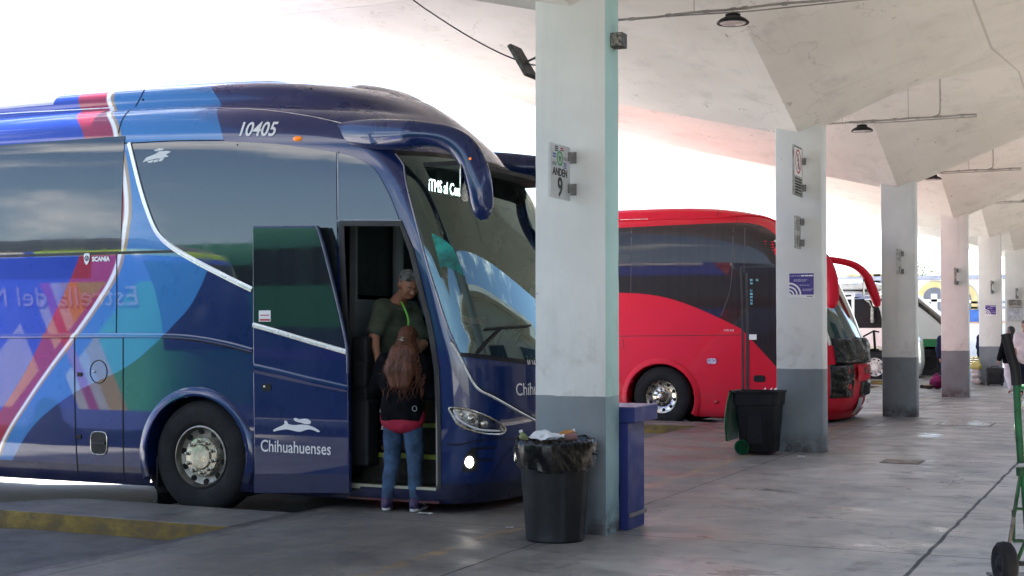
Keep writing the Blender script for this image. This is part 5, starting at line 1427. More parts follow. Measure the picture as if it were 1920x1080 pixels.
w_ = make_wheel(wb, (WX + .03, wwc.y, .36), .52, .3, .285)
for ch in [q for q in bpy.data.objects if q.parent == w_ and (q.name.startswith('rim') or q.name.startswith('hub')) and not q.name.startswith('rim_hole')]: ch.data.materials[0] = M_whub
back_wheel(wb, (WX + .05, 14.2, .25), .52); back_wheel(wb, (WX + 2.16, 14.2, .25), .52); back_wheel(wb, (WX + 2.16, wwc.y, .36), .52)
for poly in ([(1540, 556), (1596, 553), (1597, 614), (1540, 614)], [(1602, 557), (1640, 556), (1651, 585), (1656, 612), (1655, 615), (1602, 615)], [(1659, 590), (1690, 600), (1692, 616), (1661, 616)]):
    mb = MB(); wh.patch(mb, poly, .006, 12); mb.build('side_window', M_dull, wb)
mb = MB(); wh.patch(mb, [(1604, 551), (1638, 550.5), (1641, 560), (1603, 561)], .009, 12); mb.build('window_film', pmat('pale blue film', (.20, .26, .40), .3), wb)
rows = [[wh.side(y, z) + V((-.006, 0, 0)) for y in [11.1 + .6 * q for q in range(10)]] for z in (1.6, 2.0, 2.35)]
mb = MB(); mb.grid(rows); mb.build('side_window', M_glassr, wb)
mb = MB(); fgrid(wh, 1.5, 2.5, .5, math.pi - .5, .006, mb=mb); mb.build('windscreen', M_glassr, wb)
for t in (.55, math.pi - .55):
    p = wh.front(t, .85); mb = MB(); mb.ball(p, (.16, .06, .14), 16, 10); hl = mb.build('headlamp', M_chrome, wb)
mb = MB(); mb.box(WX + .3, WX + 2.2, 8, 16, 2.80, 3.0); mb.build('roof_unit', M_plate, wb, bevel=.06)
mb = MB(); mb.box(WX - .25, WX - .1, wh.F(2.0) + .75, wh.F(2.0) + .83, 1.75, 2.2); mb.tube([(WX - .17, wh.F(2) + .79, 2.2), (WX - .1, wh.F(2) + .9, 2.4), (WX + .05, wh.F(2) + 1., 2.42)], .02, 6); mb.build('mirror', M_plateg, wb, bevel=.02)

GX = 48.25
gs = Shell(GX, [(.15, 1.2), (.3, 1.25), (1.4, 1.25), (2.6, 1.22), (3.0, 1.15), (3.2, .9), (3.3, .4), (3.31, .02)], [(.15, 5.9), (.5, 5.75), (.95, 5.75), (1.5, 6.05), (2.4, 7.0), (2.95, 7.8), (3.31, 9.5)], [(.15, .35), (1.0, .5), (3.31, .8)], 3.0, 17.5)
gm, gnt, gb_ = nodes('white over green coach paint'); kk = N(gnt); Zg = kk.xyz(kk.pos())[2]
cg = kk.mix(kk.ramp(Zg, 1.21, 1.215, 1, 0), (.72, .73, .72), (.012, .19, .055)); twosided(gnt, gb_, kk, cg); gb_.inputs['Roughness'].default_value = .3; gb_.inputs['Coat Weight'].default_value = 1
gbs = thing('coach', (GX + 1.25, 9, -.15), 'white coach with a green lower band and sloping front, half behind the fourth column', 'coach')
gwc = at(1743, 683, X=GX + .03)
gs.mesh(gm, gbs, dz=.08, dy=.1, skip=lambda c: ((c.y - gwc.y) / .62) ** 2 + ((c.z - .36) / .6) ** 2 < 1 and c.x < GX + .4)
rows = [[V((x, gwc.y + .63 * math.cos(a), .36 + .61 * math.sin(a))) for x in (GX + .0, GX + .62)] for a in [R(-40) + R(260) * q / 26 for q in range(27)]]
mb = MB(); mb.grid(rows); mb.poly([r[1] for r in rows]); mb.build('wheel_housing', M_liner, gbs, sharp=40)
back_wheel(gbs, (GX + .05, gwc.y, .36), .52)
for y in (14.6,): back_wheel(gbs, (GX + .05, y, .25), .52)
back_wheel(gbs, (GX + 2.16, 14.6, .25), .52); back_wheel(gbs, (GX + 2.16, gwc.y, .36), .52)
mb = MB(); fgrid(gs, 1.45, 2.85, .42, math.pi - .42, .006, mb=mb); mb.build('windscreen', M_glassr, gbs)
for y0, y1 in ((8.1, 9.5), (9.6, 12.6), (12.7, 16.9)):
    rows = [[gs.side(y0 + (y1 - y0) * q / 6, z) + V((-.007, 0, 0)) for q in range(7)] for z in (1.75, 2.2, 2.6)]
    mb = MB(); mb.grid(rows); mb.build('side_window', M_glassr, gbs)
mb = MB(); rows = [[gs.side(7.4 + .7 * q / 4, z) + V((-.007, 0, 0)) for q in range(5)] for z in (1.50, 1.75, 1.95)]; mb.grid(rows); mb.build('cab_window', pmat('grey cab window', (.12, .13, .135), .1), gbs)
mb = MB(); fgrid(gs, .72, .92, .4, 1.1, .006, 10, 4, mb=mb); hl = mb.build('headlamp', M_chrome, gbs)
mb = MB(); fgrid(gs, .72, .92, math.pi - 1.1, math.pi - .4, .006, 10, 4, mb=mb); mb.build('headlamp', M_chrome, gbs)
mb = MB(); fgrid(gs, .96, 1.14, .4, math.pi - .4, .007, 24, 4, mb=mb); mb.build('grille', pmat('pale grille', (.40, .41, .40), .4), gbs)
mb = MB(); mb.tube(spline([(GX - .05, 7.9, 2.62), (GX - .15, 7.3, 2.5), (GX - .2, 6.9, 2.2), (GX - .2, 6.8, 2.05)], 5), .03, 8); mb.build('mirror_arm', M_blk, gbs)
mb = MB(); p = gs.front(.62, 1.32); mb.box(p.x - .1, p.x + .5, p.y - .16, p.y + .02, p.z - .12, p.z + .12); mb.build('front_light_bar', pmat('grey red light bar', (.20, .06, .07), .4, var=.4, vs=12), gbs, bevel=.03)

# ================================================================== sunlit coach in the open yard, mirrored in the blue paint
YX = 2.15
ys = Shell(YX, [(.0, 1.22), (.2, 1.25), (1.5, 1.25), (2.8, 1.22), (3.1, 1.1), (3.3, .7), (3.35, .02)], [(.0, 13.25), (.6, 13.1), (1.3, 13.1), (3.0, 13.6), (3.35, 14.8)], [(.0, .5), (3.35, .8)], 2.7, 25.)
ym, ynt, yb_ = nodes('green and yellow coach livery'); kk = N(ynt); x_, y_, z_ = kk.xyz(kk.obj())
Y = kk.m('ADD', y_, 18.9); Z = kk.m('ADD', z_, -.3)
d1 = kk.m('ADD', Y, kk.m('MULTIPLY', Z, .9)); d2 = kk.m('SUBTRACT', Y, kk.m('MULTIPLY', Z, .5))
def band(d, a, b_): return kk.m('MULTIPLY', kk.ramp(d, a, a + .05), kk.ramp(d, b_, b_ + .05, 1, 0))
cy_ = kk.mix(kk.ramp(d2, 13.75, 13.8), (.06, .44, .16), (.50, .36, .05))
cy_ = kk.mix(kk.ramp(d2, 14.1, 14.15), cy_, (.54, .54, .55))
cy_ = kk.mix(band(d1, 15.9, 16.5), cy_, (.05, .10, .50)); cy_ = kk.mix(band(d2, 14.7, 15.2), cy_, (.05, .10, .50)); cy_ = kk.mix(band(d1, 17.6, 20.), cy_, (.06, .12, .55)); cy_ = kk.mix(band(d2, 14.3, 14.5), cy_, (.45, .06, .20))
cy_ = kk.mix(kk.ramp(Z, 2.38, 2.4), cy_, (.05, .10, .52)); cy_ = kk.mix(kk.m('MULTIPLY', kk.ramp(Z, 2.9, 2.92), band(d2, 12., 14.4)), cy_, (.34, .52, .06)); cy_ = kk.mix(kk.m('MULTIPLY', kk.ramp(Z, 2.9, 2.92), band(d2, 14.6, 15.6)), cy_, (.62, .60, .52))
cy_ = kk.mix(kk.ramp(Z, 3.02, 3.04), cy_, (.05, .06, .07))
cy_ = kk.mix(kk.ramp(Z, .30, .32, 1, 0), cy_, (.08, .12, .40))
twosided(ynt, yb_, kk, cy_); yb_.inputs['Roughness'].default_value = .35
yc = thing('coach', (YX + 1.25, 18.9, -.3), 'green and yellow coach standing in the sunny yard, seen mirrored in the blue coach', 'coach')
ys.mesh(ym, yc, dz=.12, dy=.2)
mb = MB(); rows = [[V((2 * ys.uc - ys.side(14.7 + 10 * q / 16, z).x + .008, 14.7 + 10 * q / 16, z)) for q in range(17)] for z in (2.48, 2.7, 2.9)]; mb.grid(rows); mb.build('side_window', M_dkglass, yc)
mb = MB(); fgrid(ys, 1.3, 2.8, .5, math.pi - .5, .006, mb=mb); mb.build('windscreen', M_dkglass, yc)
lettering('coach_line_name', 'Estrella del Norte', pmat('lilac lettering', (.50, .48, .62), .5), yc, (YX + 2.515, 13.7, 2.0), (0, 1, 0), (0, 0, 1), .44, .15, xs=1.25, depth=.004)
for y in (15.5, 22.5):
    mb = MB(); mb.lathe([(.0, .0), (.26, .0), (.30, .03), (.45, .04), (.5, .08), (.5, .3), (.2, .32)], (YX + 2.52, y, .2), 'x', 32, sgn=-1); mb.build('wheel', M_tyre, yc)
    back_wheel(yc, (YX + .02, y, .2), .5)

NX = -2.0
ns = Shell(NX, [(.0, 1.22), (.2, 1.25), (1.5, 1.25), (3.0, 1.22), (3.4, 1.1), (3.6, .7), (3.65, .02)], [(.0, 8.75), (.6, 8.6), (1.3, 8.6), (3.0, 9.2), (3.65, 10.4)], [(.0, .5), (3.65, .8)], 2.7, 20.6)
nm, nnt, nb_ = nodes('dark green over navy coach livery'); kk = N(nnt); Z = kk.xyz(kk.pos())[2]
cn = kk.mix(kk.ramp(Z, 1.60, 1.61), (.006, .018, .050), (.010, .090, .055)); cn = kk.mix(kk.m('MULTIPLY', kk.ramp(Z, 1.05, 1.06), kk.ramp(Z, 1.22, 1.23, 1, 0)), cn, (.035, .02, .12))
twosided(nnt, nb_, kk, cn); nb_.inputs['Roughness'].default_value = .4
nc = thing('coach', (NX + 1.25, 14.4, -.3), 'dark green and navy coach parked farther left than the blue coach', 'coach')
ns.mesh(nm, nc, dz=.12, dy=.2)
mb = MB(); rows = [[V((2 * ns.uc - ns.side(10.2 + 9.5 * q / 16, z).x + .008, 10.2 + 9.5 * q / 16, z)) for q in range(17)] for z in (2.35, 2.7, 3.0)]; mb.grid(rows); mb.build('side_window', M_dull, nc)
mb = MB(); fgrid(ns, 1.3, 2.95, .5, math.pi - .5, .006, mb=mb); mb.build('windscreen', M_dkglass, nc)
for y in (11.0, 18.0):
    mb = MB(); mb.lathe([(.0, .0), (.26, .0), (.30, .03), (.45, .04), (.5, .08), (.5, .3), (.2, .32)], (NX + 2.52, y, .25), 'x', 32, sgn=-1); mb.build('wheel', M_tyre, nc)
    back_wheel(nc, (NX + .02, y, .25), .5)
# ------------------------------------------------------------------ people
M_skin = pmat('brown skin', (.33, .15, .09), .55, var=.08, vs=12)
M_skin2 = pmat('tan skin', (.42, .22, .15), .55, var=.08, vs=12)
M_hairk = pmat('black hair', (.012, .010, .010), .5, var=.3, vs=30)
M_hairg = pmat('grey hair', (.15, .145, .14), .8, var=.35, vs=25, bump=.25, bs=90)
M_eye = pmat('eye white', (.6, .58, .55), .3); M_iris = pmat('dark iris', (.01, .008, .006), .2); M_lip = pmat('lip', (.24, .08, .06), .5)

def hand(w_, d, up, side, s=1., curl=.5):
    """palm, four bent fingers of different lengths and a thumb leaving the side of the palm; w_ wrist, d forearm direction, up back-of-hand direction"""
    w_ = V(w_); d = V(d).normalized(); up = V(up); up = (up - d * up.dot(d)).normalized(); sd = d.cross(up) * side
    out = []
    for i, (o, l, r) in enumerate(((.030, .040, .0088), (.010, .046, .0092), (-.010, .042, .0088), (-.029, .033, .0078))):
        a = w_ + sd * (o * .55 * s); kn = w_ + d * (.085 * s) + sd * (o * s)
        out.append(('c', a, kn, .015 * s, .0125 * s, .012))
        d1 = (d * math.cos(curl) - up * math.sin(curl)); d2 = (d * math.cos(curl * 2.1) - up * math.sin(curl * 2.1))
        m = kn + d1 * (l * s); e = m + d2 * (l * .85 * s)
        out += [('c', kn, m, r * s, r * .95 * s, .004), ('c', m, e, r * .95 * s, r * .8 * s, .003)]
    t0 = w_ + d * (.025 * s) + sd * (.028 * s); t1 = t0 + (d * .6 + sd * .75 - up * .25).normalized() * (.042 * s); t2 = t1 + (d * .9 + sd * .2 - up * .35).normalized() * (.032 * s)
    out += [('c', t0, t1, .013 * s, .011 * s, .008), ('c', t1, t2, .0105 * s, .0085 * s, .004)]
    return out

def head_prims(c, yaw=0., pitch=0., roll=0., s=1.):
    """skull, jaw, nose, brows, lips and ears about the head centre c; the face looks to local +y"""
    Rm = Matrix.Rotation(yaw, 3, 'Z') @ Matrix.Rotation(pitch, 3, 'X') @ Matrix.Rotation(roll, 3, 'Y'); c = V(c)
    P = lambda x, y, z: c + Rm @ V((x * s, y * s, z * s))
    b = [('c', P(0, -.022, .035), P(0, .012, .035), .078 * s, .076 * s), ('c', P(0, .028, -.01), P(0, .042, -.065), .064 * s, .040 * s), ('c', P(-.03, .03, -.06), P(.03, .03, -.06), .034 * s, .034 * s),
         ('c', P(0, .083, .018), P(0, .108, -.020), .010 * s, .015 * s, .012), ('c', P(-.014, .098, -.024), P(.014, .098, -.024), .009 * s, .009 * s, .008),
         ('c', P(-.045, .072, .034), P(-.012, .086, .036), .009 * s, .010 * s, .015), ('c', P(.045, .072, .034), P(.012, .086, .036), .009 * s, .010 * s, .015),
         ('c', P(-.022, .080, -.052), P(.022, .080, -.052), .008 * s, .008 * s, .01), ('c', P(-.016, .078, -.066), P(.016, .078, -.066), .009 * s, .009 * s, .01),
         ('c', P(-.045, .058, -.022), P(.045, .058, -.022), .022 * s, .022 * s)]
    for sx in (-1, 1):
        b += [('c', P(sx * .078, -.005, .022), P(sx * .082, -.012, -.01), .014 * s, .011 * s, .01), ('c', P(sx * .082, -.015, .028), P(sx * .085, -.018, .01), .010 * s, .010 * s, .008)]
    return b, P, Rm

def face_bits(root, P, Rm, M, s=1.):
    for sx in (-1, 1):
        mb = MB(); mb.ball(M @ P(sx * .031, .078, .012), (.012 * s, .010 * s, .0085 * s), 12, 8); e = mb.build('eye', M_eye, root)
        mb = MB(); mb.ball(M @ P(sx * .031, .0865, .011), (.0055 * s, .0035 * s, .0055 * s), 10, 6); mb.build('iris', M_iris, e)
        mb = MB(); mb.tube([M @ P(sx * .015, .092, .034), M @ P(sx * .033, .089, .039), M @ P(sx * .05, .076, .034)], [.004, .0045, .003], 6); mb.build('eyebrow', M_hairk, root)
    mb = MB(); mb.tube([M @ P(-.022, .083, -.060), M @ P(0, .0895, -.058), M @ P(.022, .083, -.060)], [.003, .0045, .003], 6); mb.build('mouth', M_lip, root)

def wrinkle(a=.004, f=26, seed=0.):
    return lambda X, Y, Z: a * (np.sin(f * X + 2.1 * np.sin(9 * Z + seed) + seed) * np.sin(f * .7 * Z + 3 * np.sin(7 * X + seed)) + .7 * np.sin(f * .55 * Z + 13 * Y + seed * 2))

def limb(a, b, c, ra, rb, rc): return [('c', a, b, ra, rb), ('c', b, c, rb, rc)]

def build_person(name, label, loc, rz, J, wear, h=.010, face=True, group=None, hair=None, skin=None, hands=True):
    """J: joints in metres, local frame (x right, y ahead, z up)"""
    loc = V(loc); M = Matrix.Translation(loc) @ Matrix.Rotation(rz, 4, 'Z'); skin = skin or M_skin
    t = thing(name, loc, label, 'person', group); s = J.get('hs', 1.)
    hp, P, Rm = head_prims(J['head'], J.get('yaw', 0), J.get('pitch', 0), J.get('roll', 0), s)
    n0 = V(J['neck']); b = list(hp) + [('c', n0, V(J['head']) + Rm @ V((0, -.02, -.03)), .055 * s, .052 * s)]
    k = J.get('girth', 1.)
    sh = [V(J['shR']), V(J['shL'])]; hip = [V(J['hipR']), V(J['hipL'])]; mid = (hip[0] + hip[1]) / 2; up = (sh[0] + sh[1]) / 2
    for q in (.0, .3, .62, 1.):
        c = mid.lerp(up, q); wv = (sh[1] - sh[0]).lerp(hip[1] - hip[0], 1 - q) * (.30 if q < 1 else .36); r = (.105, .10, .105, .075)[int(q * 3 + .2)] * k
        b.append(('c', c - wv, c + wv, r, r, .07))
    b.append(('c', up, n0, .075, .055, .06))
    for sd in 'RL':
        b += limb(V(J['sh' + sd]), V(J['el' + sd]), V(J['wr' + sd]), .050 * k, .040 * k, .028)
        b += limb(V(J['hip' + sd]), V(J['kn' + sd]), V(J['an' + sd]), .080 * k, .055, .038)
        b.append(('c', V(J['an' + sd]), V(J['toe' + sd]), .035, .028))
        if hands: d = V(J['wr' + sd]) - V(J['el' + sd]); b += hand(V(J['wr' + sd]), d, J.get('hup' + sd, V((1 if sd == 'R' else -1, 0, .1))), 1 if sd == 'R' else -1, .95 * s, J.get('curl', .5))
    solid('body', b, skin, t, M, h if h > .009 else h, .03)
    if face: face_bits(t, P, Rm, M, s)
    for nm, prims, mat, kk, wv, cut in wear(J, P):
        solid(nm, prims, mat, t, M, max(h, .009), kk, wv, cut)
    if hair: hair(t, P, M)
    return t, P, M

def top_prims(J, infl=.016, sleeve=1., k=1., hem=-.08):
    sh = [V(J['shR']), V(J['shL'])]; hip = [V(J['hipR']), V(J['hipL'])]; mid = (hip[0] + hip[1]) / 2; up = (sh[0] + sh[1]) / 2; g = J.get('girth', 1.) * k; out = []
    for q in (hem / .5, .05, .33, .66, 1.):
        c = mid.lerp(up, q); qq = max(0, q); wv = (sh[1] - sh[0]).lerp(hip[1] - hip[0], 1 - qq) * (.33 if q < 1 else .40); r = (.112 if q < .2 else .104 if q < .5 else .108 if q < .9 else .074) * g + infl
        out.append(('c', c - wv, c + wv, r, r, .06))
    out.append(('c', up, V(J['neck']), .07 + infl, .052 + infl, .05))
    for sd in 'RL':
        a, e, w_ = V(J['sh' + sd]), V(J['el' + sd]), V(J['wr' + sd])
        if sleeve >= 1: out += limb(a, e, e.lerp(w_, (sleeve - 1) if sleeve > 1 else .02), .056 * g + infl, .046 * g + infl, .036 + infl)
        else: out.append(('c', a, a.lerp(e, sleeve), .058 * g + infl, .056 * g + infl))
    return out
def trouser_prims(J, infl=.012, wide=1.):
    g = J.get('girth', 1.); out = []
    mid = (V(J['hipR']) + V(J['hipL'])) / 2; dx = (V(J['hipL']) - V(J['hipR'])) * .36
    out += [('c', mid - dx + V((0, -.01, .02)), mid + dx + V((0, -.01, .02)), .112 * g + infl * .6, .112 * g + infl * .6, .05)]
    for sd in 'RL':
        out += limb(V(J['hip' + sd]), V(J['kn' + sd]), V(J['an' + sd]) + V((0, 0, .01)), .088 * g + infl, (.060 + infl) * wide, (.044 + infl) * wide)
    return out
def shoe_prims(a, t): return [('c', V(a) + V((0, -.035, -.03)), V(t) + V((0, -.01, -.002)), .040, .034, .03), ('c', V(a) + V((0, -.02, .01)), V(a) + V((0, .01, -.03)), .044, .046, .03)]

STAND = dict(head=(0, .02, 1.50), neck=(0, -.01, 1.34), shR=(.165, -.01, 1.29), shL=(-.165, -.01, 1.29), elR=(.21, -.03, 1.03), elL=(-.21, -.03, 1.03), wrR=(.22, .06, .81), wrL=(-.22, .06, .81),
             hipR=(.085, 0, .84), hipL=(-.085, 0, .84), knR=(.095, .02, .46), knL=(-.095, .02, .46), anR=(.10, -.02, .075), anL=(-.10, -.02, .075), toeR=(.115, .13, .035), toeL=(-.115, .13, .035))

# ---- woman with long hair waiting at the coach door, seen from behind
M_jack = pmat('black jacket cloth', (.0045, .005, .0075), .9, var=.25, vs=14, spec=.12)
M_shirt = pmat('crimson shirt cloth', (.36, .012, .045), .8, var=.12, vs=10)
M_jean = pmat('blue denim', (.040, .085, .165), .85, var=.28, vs=9, bump=.3, bs=220)
def hair_mat():
    m, nt, b = nodes('wavy reddish brown hair'); k = N(nt); p = k.obj()
    st = k.noise(k.scale(p, (42, 42, 3.2)), 1.6, 4, .6, 1.2)
    c = k.mix(k.ramp(st, .3, .7), (.030, .012, .007), (.19, .070, .036)); c = k.mix(k.ramp(k.noise(p, 6, 2), .45, .7, 0, .5), c, (.05, .022, .014))
    nt.links.new(c, b.inputs['Base Color']); b.inputs['Roughness'].default_value = .5; b.inputs['Specular IOR Level'].default_value = .3
    k.bump(st, .8, .012, b); return m
M_hairb = hair_mat()
M_shoe = pmat('purple and navy trainer', (.045, .025, .085), .6, var=.4, vs=30); M_sole = pmat('white trainer sole', (.62, .63, .64), .5)
J = dict(STAND); J.update(head=(.03, .06, 1.475), neck=(.01, .0, 1.33), pitch=R(-10), shR=(.165, 0, 1.285), shL=(-.165, 0, 1.285), elL=(-.275, .05, 1.06), wrL=(-.12, .27, 1.10), elR=(.235, .04, 1.03), wrR=(.12, .26, 1.05),
         knR=(.10, .03, .46), knL=(-.11, .03, .46), anR=(.125, -.02, .085), anL=(-.135, -.02, .085), toeR=(.15, .12, .04), toeL=(-.175, .12, .04), hupL=(-.3, -.2, 1), hupR=(.3, -.2, 1))
def wear_woman(J, P):
    Js = dict(J)
    jacket = top_prims(J, .020, 1.95, 1.0, -.055)
    tail = [('c', (-.10, .0, .84), (.10, .0, .84), .100, .100, .05), ('c', (-.095, -.010, .795), (.095, -.010, .795), .097, .097, .05), ('c', (-.05, -.018, .775), (.05, -.018, .775), .096, .096, .05)]
    return [('jacket', jacket, M_jack, .04, wrinkle(.007, 22, 1.), lambda X, Y, Z: (.795 + .012 * np.sin(14 * X + 1) - .03 * X) - Z), ('shirt_tail', tail, M_shirt, .05, wrinkle(.003, 24, 2.), None),
            ('jeans', trouser_prims(J, .010), M_jean, .03, wrinkle(.0045, 30, .5), None)]
def hair_woman(t, P, M):
    rd = random.Random(5); pr = [('c', P(0, -.03, .05), P(0, .005, .05), .088, .080), ('c', P(0, -.06, .02), P(0, -.10, -.12), .080, .085)]
    for sx in (-1, 0, 1): pr += [('c', P(sx * .045, -.105, -.12), P(sx * .07 - .01, -.135, -.27), .085, .075), ('c', P(sx * .07 - .01, -.135, -.27), P(sx * .055, -.135, -.40), .072, .04)]
    for i in range(84):
        a = rd.uniform(-1, 1); x0 = .062 * a; p0 = P(x0, -.05 - .04 * (1 - a * a), .05 - .05 * abs(a)); ln = rd.uniform(.36, .55) - .07 * abs(a)
        ph = rd.uniform(0, 6.3); pts = []
        for q in range(9):
            f = q / 8; sp = .095 * min(1, f * 1.6)
            pts.append(p0 + V((a * sp + (.010 + .012 * f) * math.sin(f * 11 + ph), -.03 * math.sin(min(1, f * 1.5) * 1.6) - .035 * (1 - a * a) * min(1, 2 * f) + .012 * math.cos(f * 12 + ph), -ln * f)))
        for q in range(8): r = .019 * (1 - .55 * (q / 8) ** 2); pr.append(('c', pts[q], pts[q + 1], r, r * .95, .012))
    hr = solid('hair', pr, M_hairb, t, M, .0065, .010)
    mb = MB()
    for i in range(110):
        a = rd.uniform(-1, 1); p0 = P(.075 * a, -.075 - .055 * (1 - a * a), .03 - .05 * abs(a)); ln = rd.uniform(.34, .58) - .06 * abs(a); ph = rd.uniform(0, 6.3); am = rd.uniform(.010, .024); pts = []
        for q in range(19):
            f = q / 18; pts.append(M @ (p0 + V((a * (.10 + .03 * rd.random()) * min(1, f * 1.7) + am * min(1, f * 2.5) * math.sin(f * 15 + ph), -.045 * math.sin(min(1, f * 1.5) * 1.6) - .045 * (1 - a * a) * min(1, 2 * f) + am * .8 * math.cos(f * 14 + ph), -ln * f))))
        mb.tube(pts, [.0062 * (1 - .7 * (q / 18) ** 2) for q in range(19)], 5)
    mb.build('loose_hair', M_hairb, hr, sharp=90, weld=0)
    mb = MB(); c = M @ P(.004, -.165, -.005)
    mb.tube([c + V((0, -.03, .01)), c + V((-.012, 0, .012)), c + V((0, .03, -.006))], [.006, .010, .006], 8); mb.tube([c + V((-.004, -.018, -.012)), c + V((-.014, .004, -.006)), c + V((-.004, .018, .014))], [.005, .008, .005], 8)
    mb.build('hair_clip', M_chrome, hr)
wl = at(755, 958, Z=0)
wo, P, M = build_person('person', 'woman with long wavy brown hair, black jacket and jeans standing at the open coach door', (wl.x, wl.y, 0), R(-90) + R(8), J, wear_woman, .0075, True, hair=hair_woman, skin=M_skin2)
for sd in 'RL':
    a, tt = V(J['an' + sd]), V(J['toe' + sd])
    so_ = solid('shoe', shoe_prims(a, tt), M_shoe, wo, M, .007, .03)
    solid('sole', [('c', a + V((0, -.045, -.062)), tt + V((0, .02, -.018)), .022, .020, .02), ('c', a + V((-.018, -.03, -.062)), tt + V((-.02, .0, -.018)), .022, .02, .02), ('c', a + V((.018, -.03, -.062)), tt + V((.02, .0, -.018)), .022, .02, .02)], M_sole, so_, M, .006, .02, cut=lambda X, Y, Z: -(Z - .004))
    mb = MB()
    for q in range(3):
        f = .35 + .16 * q; b_ = a.lerp(tt, f); sx = 1 if sd == 'R' else -1
        mb.tube([M @ (b_ + V((sx * .036, 0, -.02))), M @ (b_ + V((sx * .033, .012, .01))), M @ (b_ + V((sx * .015, .02, .026)))], .0045, 6)
    mb.build('stripe', M_sole, so_)
mb = MB(); mb.tube([M @ V(p) for p in ((-.19, .09, 1.0), (-.215, .06, .93), (-.225, .03, .86), (-.20, .04, .80), (-.205, .05, .74))], .006, 8); mb.tube([M @ V((-.205, .05, .74)), M @ V((-.215, .05, .70))], .012, 8)
mb.build('bag_strap', pmat('pale cord', (.45, .43, .40), .6), wo)
mb = MB(); mb.box(-.03, .03, -.012, .012, -.045, .045, M=M @ Matrix.Translation((-.175, .12, 1.0))); mb.build('phone_pouch', pmat('light blue pouch', (.05, .30, .55), .5), wo, bevel=.006)
mb = MB(); c = M @ V((.155, -.105, .90)); 
mb.tube([c + V((-.012, .022 * math.cos(a), .022 * math.sin(a))) for a in [2 * math.pi * q / 18 for q in range(18)]], .0035, 6, closed=True); mb.build('jacket_badge', pmat('grey badge ring', (.3, .3, .3), .5), wo)

# ---- man in the doorway, leaning towards her
M_polo = pmat('grey green polo cloth', (.075, .088, .064), .9, var=.12, vs=12, spec=.15)
M_trs = pmat('dark blue trousers', (.012, .017, .036), .9, spec=.15)
def wp(x, y, X): return at(x, y, X=X)
mr = R(180 - 34)    # faces the platform, turned to the front of the coach
mo = wp(738, 800, 11.02); mo = V((11.06, mo.y + .02, .47))
Mi = (Matrix.Translation(mo) @ Matrix.Rotation(mr, 4, 'Z')).inverted()
def wj(x, y, X): return Mi @ wp(x, y, X)
J = dict(head=wj(766, 536, 10.90), neck=wj(747, 566, 11.0), shR=wj(716, 580, 10.93), shL=wj(772, 590, 11.22), elR=wj(702, 632, 10.80), wrR=wj(709, 676, 10.70), elL=wj(792, 646, 11.16), wrL=wj(776, 668, 10.88),
         hipR=wj(712, 702, 11.02), hipL=wj(752, 704, 11.18), hs=1.05, girth=1.10, yaw=R(0), pitch=R(-30), roll=R(6), curl=.75)
J['knR'] = (J['hipR'].x + .02, J['hipR'].y + .06, .44); J['knL'] = (J['hipL'].x - .02, J['hipL'].y + .04, .44); J['anR'] = (J['hipR'].x + .02, J['hipR'].y, .08); J['anL'] = (J['hipL'].x - .02, J['hipL'].y, .08)
J['toeR'] = (J['anR'][0] + .02, J['anR'][1] + .15, .035); J['toeL'] = (J['anL'][0] - .02, J['anL'][1] + .15, .035)
J['hupR'] = Mi.to_3x3() @ V((-1, .2, .3))
def wear_man(J, P):
    polo = top_prims(J, .018, .72, 1.06, -.05)
    return [('polo_shirt', polo, M_polo, .045, wrinkle(.005, 24, .3), None), ('trousers', trouser_prims(J, .012), M_trs, .03, wrinkle(.004, 22, 1.2), None)]
def hair_man(t, P, M):
    pr = [('c', P(0, -.042, .060), P(0, .0, .078), .078, .066), ('c', P(0, -.055, .03), P(0, -.05, -.03), .070, .058), ('c', P(-.045, .045, .098), P(.05, .04, .102), .026, .028, .03), ('c', P(-.072, -.005, .06), P(-.076, .0, .025), .016, .008, .02), ('c', P(.072, -.005, .06), P(.076, .0, .025), .016, .008, .02)]
    solid('hair', pr, M_hairg, t, M, .008, .02, lambda X, Y, Z: .0025 * np.sin(70 * X + 40 * Z) * np.sin(60 * Y + 30 * X))
m_, P, M = build_person('person', 'grey haired man in a grey green polo shirt leaning out of the coach doorway', mo, mr, J, wear_man, .0075, True, hair=hair_man)
mb = MB(); pts = [wp(x, y, X) for x, y, X in ((752, 566, 10.86), (757, 575, 10.83), (763, 590, 10.815), (766, 604, 10.81), (764, 618, 10.81), (761, 632, 10.82), (757, 648, 10.84))]
mb.tube(spline([tuple(p) for p in pts], 4), [(.005, .010)] * 25, 8, axis=(1, 0, 0)); mb.build('lanyard', pmat('bright green lanyard', (.12, .42, .04), .6), m_)
mb = MB()
for sd in 'RL':
    a, tt = V(J['an' + sd]), V(J['toe' + sd]); solid('shoe', shoe_prims(a, tt), M_blk, m_, M, .009, .03)
mb.bm.free()
mb = MB(); a, b_ = wp(731, 566, 10.98), wp(768, 574, 11.0); c_ = wp(756, 580, 10.86)
mb.tube(spline([tuple(p) for p in (a, c_, b_)], 5), [(.012, .022)] * 11, 8); mb.build('collar', M_polo, m_)

